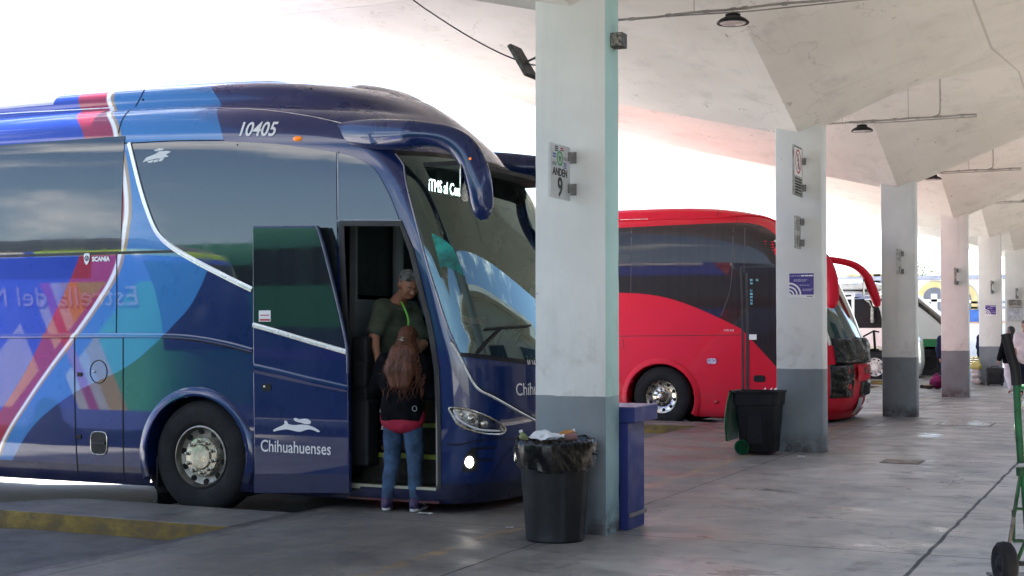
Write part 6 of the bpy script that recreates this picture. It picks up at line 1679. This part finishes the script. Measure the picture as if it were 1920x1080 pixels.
# ---- driver sitting inside
dm = V((BX + 1.72, 6.52, .95)); Md = Matrix.Translation(dm) @ Matrix.Rotation(R(180), 4, 'Z')
J = dict(head=(0, .02, 1.17), neck=(0, -.02, 1.02), shR=(.19, 0, .95), shL=(-.19, 0, .95), elR=(.26, .12, .72), elL=(-.24, .14, .70), wrR=(.14, .42, .72), wrL=(-.14, .42, .72), hipR=(.09, 0, .48), hipL=(-.09, 0, .48),
         knR=(.12, .42, .46), knL=(-.12, .42, .46), anR=(.12, .46, .08), anL=(-.12, .46, .08), toeR=(.12, .6, .035), toeL=(-.12, .6, .035), yaw=R(30), girth=1.05)
M_lshirt = pmat('pale blue shirt cloth', (.34, .40, .47), .8)
def wear_driver(J, P): return [('shirt', top_prims(J, .018, 1.3, 1.05, 0), M_lshirt, .04, wrinkle(.004, 22, 2.), None), ('waistcoat', top_prims(dict(J, elR=J['shR'], elL=J['shL']), .026, .0, 1.05, 0)[:5], M_trs, .04, None, None), ('trousers', trouser_prims(J, .012), M_trs, .03, None, None)]
def hair_short(mat):
    def f(t, P, M): solid('hair', [('c', P(0, -.035, .055), P(0, .015, .066), .083, .070), ('c', P(0, -.05, .03), P(0, -.045, -.03), .074, .06)], mat, t, M, .012, .02)
    return f
build_person('person', 'driver in a pale blue shirt and dark waistcoat seated behind the man in the doorway', dm, R(180), J, wear_driver, .010, True, hair=hair_short(M_hairk))

# ---- people farther along the platform
M_ltrs = pmat('white trousers', (.66, .64, .70), .8); M_wsh = pmat('white shirt', (.70, .68, .72), .8); M_navyc = pmat('navy clothing', (.012, .015, .045), .9, spec=.15)
def wear_simple(top, trs, sl=1.9, infl=.02, wide=1.): 
    return lambda J, P: [('jacket', top_prims(J, infl, sl, 1., -.06), top, .04, wrinkle(.005, 20, .7), None), ('trousers', trouser_prims(J, .012, wide), trs, .03, wrinkle(.004, 20, .2), None)]
def hair_long(t, P, M):
    solid('hair', [('c', P(0, -.035, .05), P(0, .015, .06), .085, .074), ('c', P(0, -.06, .02), P(0, -.09, -.12), .07, .06), ('c', P(0, -.09, -.12), P(0, -.11, -.30), .058, .03)], M_hairk, t, M, .012, .025)
J = dict(STAND); J.update(knR=(.10, .10, .46), anR=(.10, .16, .09), toeR=(.11, .31, .05), knL=(-.10, -.02, .45), anL=(-.10, -.20, .12), toeL=(-.10, -.06, .04), elR=(.24, .0, 1.04), wrR=(.25, .14, .84), elL=(-.26, -.06, 1.05), wrL=(-.30, .02, .82))
g0 = at(1897, 738, Z=0)
build_person('person', 'woman in a black jacket and white trousers walking on the far platform', (g0.x, g0.y, 0), R(-60), J, wear_simple(M_jack, M_ltrs, 1.9, .026, 1.15), .013, True, hair=hair_long)
fo = clone
for sd, q in (('R', 0), ('L', 1)): pass
g1 = at(1924, 744, Z=0)
J2 = {k_: (V(v) * 1.09 if not isinstance(v, float) else v) for k_, v in STAND.items()}; J2.update(yaw=R(12), pitch=R(-10))
pm, P, M = build_person('person', 'man in a white shirt and spectacles walking beside the woman in white trousers', (g1.x, g1.y, 0), R(100), J2, wear_simple(M_wsh, M_trs, .8, .018), .013, True, hair=hair_short(M_hairk), skin=M_skin2)
mb = MB()
for sx in (-1, 1): mb.tube([M @ P(sx * .032 + .022 * math.cos(a), .098, .012 + .017 * math.sin(a)) for a in [2 * math.pi * q / 16 for q in range(16)]], .003, 6, closed=True)
mb.tube([M @ P(-.01, .1, .015), M @ P(.01, .1, .015)], .003, 6)
for sx in (-1, 1): mb.tube([M @ P(sx * .054, .096, .014), M @ P(sx * .085, -.01, .02)], .003, 6)
mb.build('spectacles', M_blk, pm)
g2 = at(1844, 714, Z=0); g2 = V((g2.x, g2.y, 0))
pk, P, M = build_person('person', 'person in a navy coat standing half hidden beside the column with the small poster', g2, R(160), STAND, wear_simple(M_navyc, M_navyc, 1.9, .04, 1.2), .013, True, hair=hair_short(M_hairk))
g3 = at(1774, 729, Z=0)
build_person('person', 'person in dark navy clothes almost hidden behind the fourth column near the purple bundle', (g3.x + .2, g3.y, 0), R(120), STAND, wear_simple(M_navyc, M_navyc, 1.9, .03, 1.2), .013, True, hair=hair_short(M_hairk))

def bag(name, label, cat, c, prims, mat, extra=None, h=.012, seed=1):
    c = V(c); t = thing(name, c, label, cat); M = Matrix.Translation(c)
    solid('bag_body', prims, mat, t, M, h, .05, lambda X, Y, Z: .008 * np.sin(25 * X + 17 * Z + seed) * np.sin(23 * Y + 9 * Z) + .005 * np.sin(50 * Z + 30 * X))
    if extra: extra(t, c)
    return t
c = at(1757, 729, Z=0)
def tie(t, c):
    mb = MB(); mb.tube(spline([c + V((0, .03, .30)), c + V((.02, .05, .37)), c + V((0, -.02, .40)), c + V((-.01, -.05, .31))], 4), .012, 8); mb.build('knot', pmat('magenta tie', (.22, .02, .11), .7), t)
bag('bundle', 'round magenta bundle lying on the floor left of the fourth column', 'bundle', (c.x, c.y, .0), [('e', (0, 0, .17), (.19, .19, .17)), ('c', (0, 0, .2), (.02, .04, .32), .12, .05)], pmat('magenta cloth', (.16, .012, .07), .8, var=.2, spec=.2), tie)
c = at(1737, 729, Z=0)
mb = None
def lace(t, c): 
    mb = MB(); mb.box(c.x - .05, c.x + .05, c.y - .16, c.y + .06, .085, .1); mb.build('flap', pmat('mustard flap', (.30, .22, .05), .7), t, bevel=.01)
bag('small_bag', 'small dark bag with a mustard flap on the floor beside the magenta bundle', 'bag', (c.x, c.y, 0), [('c', (0, -.14, .055), (0, .12, .05), .055, .045)], M_blk, lace)
c = at(1830, 721, Z=0)
def handles(t, c):
    mb = MB(); mb.tube(spline([c + V((0, .09, .62)), c + V((0, .05, .76)), c + V((0, -.05, .76)), c + V((0, -.09, .62))], 4), .014, 8); mb.build('handle', pmat('yellow handle', (.55, .48, .10), .6), t)
    solid('bag_top', [('c', (0, -.07, .50), (0, .07, .50), .09, .09), ('c', (0, -.05, .60), (0, .05, .58), .06, .06)], pmat('pale yellow plastic', (.60, .54, .16), .5, var=.15), t, Matrix.Translation(c), .015, .05, lambda X, Y, Z: .008 * np.sin(30 * X + 20 * Z) * np.sin(26 * Y))
bag('carrier_bag', 'pale carrier bag with a yellow top held beside the navy coated person', 'bag', (c.x, c.y, 0), [('c', (0, -.06, .085), (0, .06, .085), .08, .08), ('c', (0, -.05, .25), (0, .05, .25), .085, .085), ('c', (0, -.05, .38), (0, .05, .38), .075, .075)], pmat('whitish plastic bag', (.52, .47, .45), .5), handles)
# black suitcase at the foot of the fifth column
c = at(1866, 723, Z=0); c = V((min(c.x, COLX[4] - .18), c.y, 0))
sc_ = thing('suitcase', c, 'black suitcase standing against the column with the small purple poster', 'suitcase')
mb = MB(); mb.box(c.x - .13, c.x + .13, c.y - .235, c.y + .235, .05, .50); mb.build('case', pmat('black nylon', (.016, .016, .02), .7, bump=.2), sc_, bevel=.05)
mb = MB(); mb.box(c.x - .155, c.x - .13, c.y - .17, c.y + .17, .09, .38); mb.build('front_pocket', pmat('black pocket', (.012, .012, .014), .8), sc_, bevel=.02)
mb = MB(); mb.tube(spline([(c.x, c.y + .09, .49), (c.x, c.y + .08, .53), (c.x, c.y - .08, .53), (c.x, c.y - .09, .49)], 4), .012, 8); mb.build('handle', M_blk, sc_)
for dx, dy in ((-.09, -.18), (-.09, .18), (.09, -.18), (.09, .18)):
    mb = MB(); mb.lathe([(0, -.012), (.026, -.012), (.03, 0), (.026, .012), (0, .012)], (c.x + dx, c.y + dy, .030), 'x', 14); mb.build('wheel', M_rub, sc_)

# ------------------------------------------------------------------ litter bin with black liner
M_bin = pmat('dark grey bin plastic', (.015, .016, .018), .6, var=.15, bump=.15, spec=.3)
M_liner_b = pmat('black bin liner', (.0022, .0022, .0026), .25, var=.3, vs=10, rv=.08, spec=.3)
M_clear = pmat('clear plastic bottle', (.55, .58, .60), .12, spec=.8)
bc = V((9.63, 4.11, 0)); bin_ = thing('litter_bin', bc, 'round dark grey litter bin with an overflowing black liner at the nearest column', 'litter bin')
mb = MB(); n = 72; rows = []
for z, r in ((.012, .20), (.0, .215), (.012, .228), (.05, .232), (.30, .252), (.52, .270), (.545, .272), (.60, .276), (.66, .281), (.70, .287), (.72, .293), (.735, .290), (.735, .276), (.70, .272), (.3, .24)):
    row = []
    for q in range(n):
        a = 2 * math.pi * q / n; p_ = (math.sin(4 * a + .6)); rr_ = r
        if .04 < z < .56 and r > .229: rr_ = r - .020 * max(0, min(1, (p_ + .15) * 6))
        row.append(bc + V((rr_ * math.cos(a), rr_ * math.sin(a), z)))
    rows.append(row)
mb.grid(rows, wrap=True)
mb.build('drum', M_bin, bin_, sharp=40)
mb = MB(); mb.lathe([(.0, .006), (.21, .006)], bc, 'z', 40, cap=False); mb.build('drum_floor', M_bin, bin_)
for a in (R(100), R(-80)):
    d = V((math.cos(a), math.sin(a), 0)); tn = V((-d.y, d.x, 0)); c = bc + d * .278
    mb = MB(); mb.tube(spline([c + V((0, 0, .67)) - tn * .07, c + d * .03 + V((0, 0, .66)) - tn * .06, c + d * .035 + V((0, 0, .655)), c + d * .03 + V((0, 0, .66)) + tn * .06, c + V((0, 0, .67)) + tn * .07], 4), .012, 8); mb.build('handle', M_bin, bin_)
rows = []; rd = V((4.2, 1.1, 7))
for i, (r, z) in enumerate(((.255, .52), (.262, .63), (.270, .70), (.278, .745), (.290, .765), (.306, .755), (.311, .73), (.312, .70), (.311, .67), (.309, .64), (.307, .61), (.306, .585))):
    row = []
    for q in range(160):
        a = 2 * math.pi * q / 160; d = V((math.cos(a), math.sin(a), 0))
        n1 = noise.noise(V((d.x * 2.4, d.y * 2.4, z * 2)) + rd); n2 = noise.noise(V((d.x * 8, d.y * 8, z * 5 + d.x * 4)) + rd); fold = abs(noise.noise(V((a * 3.1 + z * 9, z * 3, 2))))
        low = max(0, i - 4) / 7
        zz = z + (.022 * n1 + .008 * n2) * (1 if i > 2 else .4) - low * (.045 * math.cos(a - R(205)) + .03 * noise.noise(V((d.x * 1.7, d.y * 1.7, 3))))
        rr_ = r + .006 * n2 + (.014 * (.25 - fold) if i > 4 else 0)
        row.append(bc + d * max(rr_, .294 if i > 6 else 0) + V((0, 0, zz)))
    rows.append(row)
mb = MB(); mb.grid(rows, wrap=True); mb.build('liner', M_liner_b, bin_, sharp=80)
rub = []; rd2 = random.Random(8)
mb = MB()
for q in range(26):
    a = rd2.uniform(0, 6.28); r = .2 * math.sqrt(rd2.random()); s_ = rd2.uniform(.04, .075)
    Mq = Matrix.Rotation(rd2.uniform(0, 6), 3, V((rd2.random(), rd2.random(), rd2.random() + .1)).normalized())
    mb.ball(bc + V((r * math.cos(a), r * math.sin(a), .70 + rd2.uniform(-.03, .02))), (s_, s_ * .7, s_ * .5), 9, 6, M=Mq)
for v in mb.bm.verts: v.co += V((1, 1, 1)) * 0.018 * noise.noise(v.co * 23)
mb.build('rubbish', pmat('mixed dark rubbish', (.03, .028, .026), .5, var=.6, vs=14), bin_, sharp=20)
def trash(name, label, c, axis, mat, prof, cap_mat=None, cat='rubbish'):
    """small bottle or cup lying in the mouth of the bin"""
    t = thing(name, c, label, cat); ax = V(axis).normalized(); q = ax.to_track_quat('Z', 'Y').to_matrix().to_4x4()
    mb = MB(); mb.lathe(prof, (0, 0, 0), 'z', 20, cap=True)
    for v in mb.bm.verts: v.co = V(c) + q @ v.co
    mb.build('bottle_body', mat, t)
    if cap_mat:
        mb = MB(); l = prof[-1][1]; mb.lathe([(prof[-1][0] + .002, l - .004), (prof[-1][0] + .002, l + .012), (0, l + .013)], (0, 0, 0), 'z', 14)
        for v in mb.bm.verts: v.co = V(c) + q @ v.co
        mb.build('cap', cap_mat, t)
bot_ = [(.02, 0), (.031, .004), (.032, .03), (.029, .05), (.032, .07), (.032, .11), (.022, .145), (.012, .16), (.012, .175)]
trash('plastic_bottle', 'clear plastic bottle on top of the full litter bin', bc + V((-.10, .08, .765)), (.25, -1, .12), M_clear, bot_, M_letter, 'bottle')
trash('plastic_bottle', 'orange drink bottle on top of the full litter bin', bc + V((-.06, -.03, .765)), (.9, -.5, .3), pmat('orange drink', (.40, .17, .03), .3), bot_, M_letter, 'bottle')
trash('paper_cup', 'pinkish paper cup lying at the right of the full litter bin', bc + V((-.02, -.09, .76)), (.3, -1, .25), pmat('pinkish paper', (.20, .10, .09), .7), [(.026, 0), (.034, .09), (.036, .092)], None, 'cup')
trash('plastic_bottle', 'green labelled bottle poking out at the left of the litter bin', bc + V((-.17, .16, .70)), (-.2, .3, 1), pmat('yellow green label', (.20, .23, .08), .5), [(.02, 0), (.031, .004), (.031, .05), (.031, .09), (.012, .115), (.012, .125)], M_letter, 'bottle')
mb = MB(); rows = []
for i in range(12):
    rows.append([])
    for j in range(16):
        p = bc + V((-.14 + .16 * i / 11, .17 - .22 * j / 15, .775)); e = math.sin(math.pi * i / 11) * math.sin(math.pi * j / 15)
        rows[-1].append(p + V((0, 0, .06 * e + .035 * noise.noise(p * 16))))
mb.grid(rows); tag(mb.build('plastic_bag', pmat('crumpled clear film', (.62, .66, .68), .14, spec=.8), sharp=14), 'crumpled clear plastic wrapper heaped on the full litter bin', 'rubbish')

# ------------------------------------------------------------------ blue counter behind the first column
M_blue_c = pmat('royal blue painted board', (.022, .034, .175), .5, var=.08, spec=.3)
M_blue_t = pmat('mauve blue worktop', (.12, .10, .25), .35, var=.1)
p0 = V((10.28, 3.78, 0)); ct = thing('counter', (10.46, 4.1, 0), 'narrow royal blue counter with an overhanging top behind the nearest column', 'counter')
zt = at(1205, 762, X=10.5).z
mb = MB(); mb.box(10.27, 10.66, 3.76, 4.42, .0, zt - .12); mb.build('cabinet', M_blue_c, ct, bevel=.008)
mb = MB(); mb.box(10.262, 10.82, 3.70, 4.46, zt - .118, zt); o = mb.build('top', M_blue_c, ct, bevel=.006)
mb = MB(); mb.box(10.264, 10.818, 3.702, 4.458, zt + .001, zt + .007); mb.build('worktop_sheet', M_blue_t, o)
mb = MB(); mb.box(10.29, 10.68, 3.748, 3.758, .10, .13); kp = mb.build('metal_strip', M_brk, ct)
for x in (10.31, 10.66):
    mb = MB(); mb.ball((x, 3.746, .115), (.008, .004, .008), 8, 6); mb.build('screw', M_chrome, kp)

# ------------------------------------------------------------------ wheeled bin with its green lid hanging open
gx, gy = 17.22, 4.53
wbn = thing('wheeled_bin', (gx, gy, 0), 'dark wheeled bin with its green lid hanging open at the second column', 'wheeled bin')
M_bin2 = pmat('charcoal bin plastic', (.009, .010, .012), .6, bump=.1, spec=.3); M_lid = pmat('green lid plastic', (.003, .085, .032), .55, spec=.15); M_lidd = pmat('green wheel plastic', (.003, .08, .03), .55, spec=.2)
mb = MB(); rows = []
for z, wx, wy in ((.03, .20, .205), (.05, .21, .215), (.62, .245, .265), (.63, .262, .282), (.77, .268, .292), (.785, .285, .305), (.80, .285, .305), (.80, .262, .282), (.65, .24, .26)):
    rows.append([V((gx + a, gy + b_, z)) for a, b_ in rr(wx, wy, 7, 48)])
mb.grid(rows, wrap=True); mb.build('tub', M_bin2, wbn, sharp=35)
mb = MB(); mb.face([mb.bm.verts.new((gx + a, gy + b_, .035)) for a, b_ in rr(.2, .2, 7, 40)]); mb.build('tub_floor', M_bin2, wbn)
mb = MB()
for q in (-.12, .12): mb.box(gx - .236, gx - .225, gy + q - .01, gy + q + .01, .1, .6)
mb.box(gx - .240, gx - .2, gy - .10, gy + .10, .14, .5); mb.build('front_rib', M_bin2, wbn, bevel=.008)
mb = MB(); rows = []
for i in range(13):
    f = i / 12; z = .785 - .62 * f; yb = gy + .315 + .055 * f + .03 * math.sin(f * math.pi)
    rows.append([V((gx + (.275 - .02 * f) * (2 * j / 12 - 1), yb + .045 * math.cos((2 * j / 12 - 1) * math.pi / 2) ** .5 * math.sin(math.pi * min(1, .15 + f * .85)) ** .5, z)) for j in range(13)])
mb.grid(rows); back = [[p - V((0, .022, 0)) for p in r] for r in rows]; mb.grid(back, flip=True)
for A, B in ((rows[0], back[0]), (rows[-1], back[-1]), ([r[0] for r in rows], [r[0] for r in back]), ([r[-1] for r in rows], [r[-1] for r in back])): mb.grid([A, B])
mb.build('lid', M_lid, wbn, sharp=50)
mb = MB(); mb.tube([(gx - .22, gy + .32, .79), (gx + .22, gy + .32, .79)], .014, 8); mb.build('hinge', M_bin2, wbn)
for sx in (-1, 1):
    c = V((gx + sx * .235, gy + .17, .095)); mb = MB(); mb.lathe([(.0, .0), (.02, -.004), (.028, .01), (.06, .012), (.072, -.004), (.095, .0), (.095, .05), (0, .05)], c, 'x', 30, sgn=-sx if sx > 0 else 1)
    for q in range(7): a = 2 * math.pi * q / 7; mb.box(-.012, .0, -.007, .007, .02, .078, M=Matrix.Translation(c + V((-.002 if sx < 0 else .014, 0, 0))) @ Matrix.Rotation(a, 4, 'X'))
    mb.build('wheel', M_lidd, wbn, sharp=30)
mb = MB(); mb.tube([(gx - .22, gy + .17, .095), (gx + .22, gy + .17, .095)], .014, 8); mb.build('axle', M_steel, wbn)

# ------------------------------------------------------------------ hand truck at the right edge
M_grn = pmat('worn green paint', (.008, .080, .030), .5, spec=.3, var=.35, vs=6, bump=.1); M_gry = pmat('bare worn steel strap', (.17, .15, .14), .55, .4, var=.3, vs=8); M_grip = pmat('black rubber grip', (.008, .008, .010), .6, spec=.25)
hd = 8.62 / FWD.dot(FWD)
def hp(x, y, d=0.): return at(x, y, D=hd + d)
ht = thing('hand_truck', hp(1925, 1085), 'green steel hand truck with black grips at the right edge of the platform', 'hand truck')
side = RGT.copy(); half = .30; ctr = hp(1915, 800) + side * half     # second upright stands .6 m to the right
def both(p): p = V(p); return p, p + side * (2 * half)
for q in (0, 1):
    sh_ = side * (2 * half) * q
    f = lambda x, y, d=0.: hp(x, y, d) + (V((0, 0, 0)) if not q else (side * (2 * (half - (hp(x, y).dot(side) - hp(1908, y).dot(side))))))
    up_ = [f(1886, 626), f(1896, 668), f(1903, 690), f(1906, 722)]
    mb = MB(); mb.tube(spline([tuple(p) for p in up_], 4), .031, 14); mb.build('grip', M_grip, ht)
    mb = MB(); mb.tube([f(1906, 722), f(1909, 790), f(1914, 868)], .022, 12); mb.tube([f(1913, 876), f(1914, 892)], .027, 12); mb.build('upright', M_grn, ht)
    a, b_ = f(1913, 892), f(1890, 1034, -.05); mid_ = a.lerp(b_, .55)
    mb = MB(); mb.tube([a, mid_], [(.012, .030), (.012, .028)], 4, axis=(0, 1, 0)); lg = mb.build('leg', M_grn, ht, sharp=20)
    mb = MB(); mb.tube([mid_, b_], [(.0118, .0278), (.012, .028)], 4, axis=(0, 1, 0)); mb.build('strap', M_gry, lg, sharp=20)
    mb = MB(); mb.tube([f(1918, 890), f(1924, 975), f(1930, 1050, .15)], .018, 10); mb.build('brace', M_grn, ht)
    ax_ = side; c = f(1884, 1053, -.06); c.z = .135
    Mq = Matrix.Translation(c) @ (side if not q else -side).to_track_quat('Z', 'Y').to_matrix().to_4x4()
    mb = MB(); mb.lathe([(.05, -.03), (.075, -.045), (.11, -.048), (.13, -.032), (.136, 0), (.13, .032), (.11, .048), (.075, .045), (.05, .03)], (0, 0, 0), 'z', 36)
    for v in mb.bm.verts: v.co = Mq @ v.co
    wl_ = mb.build('wheel', M_tyre, ht)
    mb = MB(); mb.lathe([(.0, -.055), (.03, -.05), (.055, -.03), (.055, .03), (.03, .05), (0, .055)], (0, 0, 0), 'z', 20)
    for v in mb.bm.verts: v.co = Mq @ v.co
    mb.build('hub', M_grip, wl_)
pA, pB = hp(1884, 1053, -.06), None
zx = .135; a = V((pA.x, pA.y, zx)); b_ = a + side * (2 * half + .09)
mb = MB(); mb.tube([a, b_], .016, 10); mb.build('axle', M_grip, ht)
mb = MB(); c0 = hp(1906, 727); mb.tube([c0, c0 + side * (2 * half + .016)], .020, 10)
c1 = hp(1900, 1014); mb.tube([c1, c1 + side * .62], .012, 8); c2 = hp(1912, 952); mb.tube([hp(1900, 1014), hp(1901, 1016) + V((0, 0, .2))], .012, 8); mb.tube([hp(1901, 1014) + V((0, 0, .2)), hp(1901, 1014) + V((0, 0, .2)) + side * .6], .010, 8); mb.tube([hp(1907, 1052), hp(1924, 1012), hp(1940, 960)], .012, 8)
mb.build('crossbar', M_grn, ht)
mb = MB(); b0 = a + V((0, 0, -.10)) + FWD * .05; mb.box(0, .62, 0, .28, 0, .012, M=Matrix.Translation(V((a.x, a.y, .008)) + FWD * .06) @ Matrix(((RGT.x, FWD.x, 0, 0), (RGT.y, FWD.y, 0, 0), (0, 0, 1, 0), (0, 0, 0, 1)))); mb.build('toe_plate', M_gry, ht)
pts = [hp(x, y, .03) for x, y in ((1940, 742), (1922, 750), (1909, 772), (1905, 800), (1908, 830), (1920, 852), (1940, 862))]
mb = MB(); mb.tube(spline([tuple(p) for p in pts], 5), .012, 8); mb.build('stair_loop', M_chrome, ht)

# ------------------------------------------------------------------ buildings and tree beyond the yard
M_bw = pmat('white render', (.72, .70, .68), .8, var=.05); M_by = pmat('pale yellow trim', (.62, .50, .24), .8); M_bg = pmat('blue grey roof edge', (.27, .29, .36), .6)
M_bwin = pmat('grey window pane', (.10, .11, .15), .15)
FXB = 84.0
bd = thing('building', (FXB, 20, -.3), 'long low white building with yellow trimmed arched windows beyond the yard', 'building')
zr = at(1750, 517, X=FXB).z
mb = MB(); mb.box(FXB, FXB + 12, 3, 42, -.31, zr - .25); mb.build('wall', M_bw, bd)
mb = MB(); mb.box(FXB - .5, FXB + 12.5, 2.5, 42.5, zr - .248, zr); mb.build('roof', M_bg, bd)
def arch_window(px, py0, py1, wpx, square=False):
    a = at(px, py0, X=FXB - .02); hw = wpx / 2 / 2584 * (a - CAM).dot(FWD); z1 = a.z; z0 = at(px, py1, X=FXB).z; y = a.y
    def outline(g):
        if square: return [(y - hw - g, z0 - g), (y + hw + g, z0 - g), (y + hw + g, z1 + g), (y - hw - g, z1 + g)]
        r = hw + g; zc = max(z0, z1 - hw); return [(y - r, z0 - g), (y + r, z0 - g)] + [(y + r * math.cos(t), zc + r * math.sin(t)) for t in [math.pi * q / 16 for q in range(17)]]
    mb = MB(); mb.prism(outline(.35), FXB - .10, FXB - .001, lambda p, q, d: V((d, p, q))); fr = mb.build('window', M_by, bd)
    mb = MB(); mb.prism(outline(0), FXB - .14, FXB - .105, lambda p, q, d: V((d, p, q))); mb.build('pane', M_bwin, fr)
    mb = MB(); mb.box(FXB - .17, FXB - .145, y - hw * .28, y + hw * .28, z0, z1 - hw * .6); mb.box(FXB - .17, FXB - .145, y - hw, y + hw, z0 + (z1 - z0) * .45, z0 + (z1 - z0) * .55); mb.build('glazing_bar', M_bw, fr)
arch_window(1752, 539, 588, 40); arch_window(1601, 525, 536, 24); arch_window(1632, 524, 535, 16, True); arch_window(1685, 530, 575, 40); arch_window(1800, 541, 590, 40); arch_window(1655, 525, 540, 10, True)
mb = MB()
p = at(1830, 592, X=FXB - .2); mb.box(FXB - .2, FXB - .02, p.y - .35, p.y + .35, p.z - .35, p.z + .35); mb.build('shop_panel', M_bluep, bd)
for yy, m_ in ((567, M_bg), (577, M_bg), (604, pmat('pale orange band', (.62, .40, .28), .7))):
    p = at(1830, yy, X=FXB - .1); mb = MB(); mb.box(FXB - .1, FXB - .005, p.y - 2.2, p.y + 1.2, p.z - .06, p.z + .06); mb.build('facade_band', m_, bd)

def leafy_tree(name, label, c, h, cr, seed, nleaf=1600, trunk=.14):
    rd = random.Random(seed); c = V(c); t = thing(name, c, label, 'tree')
    mb = MB(); top = c + V((.2, .1, h * .62)); mb.tube(spline([c, c + V((.1, -.05, h * .3)), top], 5), [trunk * (1 - .6 * q / 10) for q in range(11)], 8); cl_ = []
    for q in range(11):
        a = rd.uniform(0, 6.28); e = top + V((math.cos(a) * cr * rd.uniform(.4, .95), math.sin(a) * cr * rd.uniform(.4, .95), rd.uniform(-.1, .5) * h * .5)); st_ = c.lerp(top, rd.uniform(.5, 1)); mb.tube([st_, st_.lerp(e, .5) + V((0, 0, .2)), e], [trunk * .35, trunk * .22, .02], 6); cl_ += [e, st_.lerp(e, .7)]
    mb.build('trunk', pmat('grey bark', (.12, .09, .07), .9), t)
    mb = MB()
    for q in range(nleaf):
        p = rd.choice(cl_) + V((rd.gauss(0, 1), rd.gauss(0, 1), rd.gauss(0, .75))) * cr * .22; s_ = rd.uniform(.10, .2)
        Mq = Matrix.Rotation(rd.uniform(0, 6.3), 3, V((rd.gauss(0, 1), rd.gauss(0, 1), rd.gauss(0, 1))).normalized())
        mb.poly([p + Mq @ V(v) for v in ((-s_, 0, 0), (0, -s_ * .45, .03), (s_, 0, 0), (0, s_ * .45, .03))], q % 3)
    mb.build('crown', [pmat('leaf', (.07, .12, .03), .6), pmat('yellow leaf', (.13, .16, .035), .6), pmat('dark leaf', (.035, .07, .02), .6)], t, weld=0, fix=False)
p = at(1748, 614, D=118); leafy_tree('tree', 'leafy tree showing above the roof of the low building', (p.x, p.y, -.3), 8.0, 3.2, 4)

# scraps of paper on the platform
for lab, px, s_ in (('crumpled white scrap of paper on the floor beside the woman\'s right shoe', (797, 963), .10), ('tiny white scrap of paper on the floor left of the litter bin', (955, 989), .045), ('small pale wrapper on the floor at the foot of the second column', (1502, 856), .07)):
    c = at(*px, Z=.004); mb = MB(); rows = []
    for i in range(6):
        rows.append([V((c.x + s_ * (i / 5 - .5) * .7, c.y + s_ * (j / 5 - .5) * 1.4, .006 + s_ * .16 * abs(noise.noise(V((i * 1.3 + c.x, j * 1.1, 2.2)))))) for j in range(6)])
    mb.grid(rows); back = [[p - V((0, 0, .0015)) for p in r] for r in rows]; mb.grid(back, flip=True)
    tag(mb.build('paper_scrap', M_white, sharp=12), lab, 'litter', 'paper scraps on the platform')
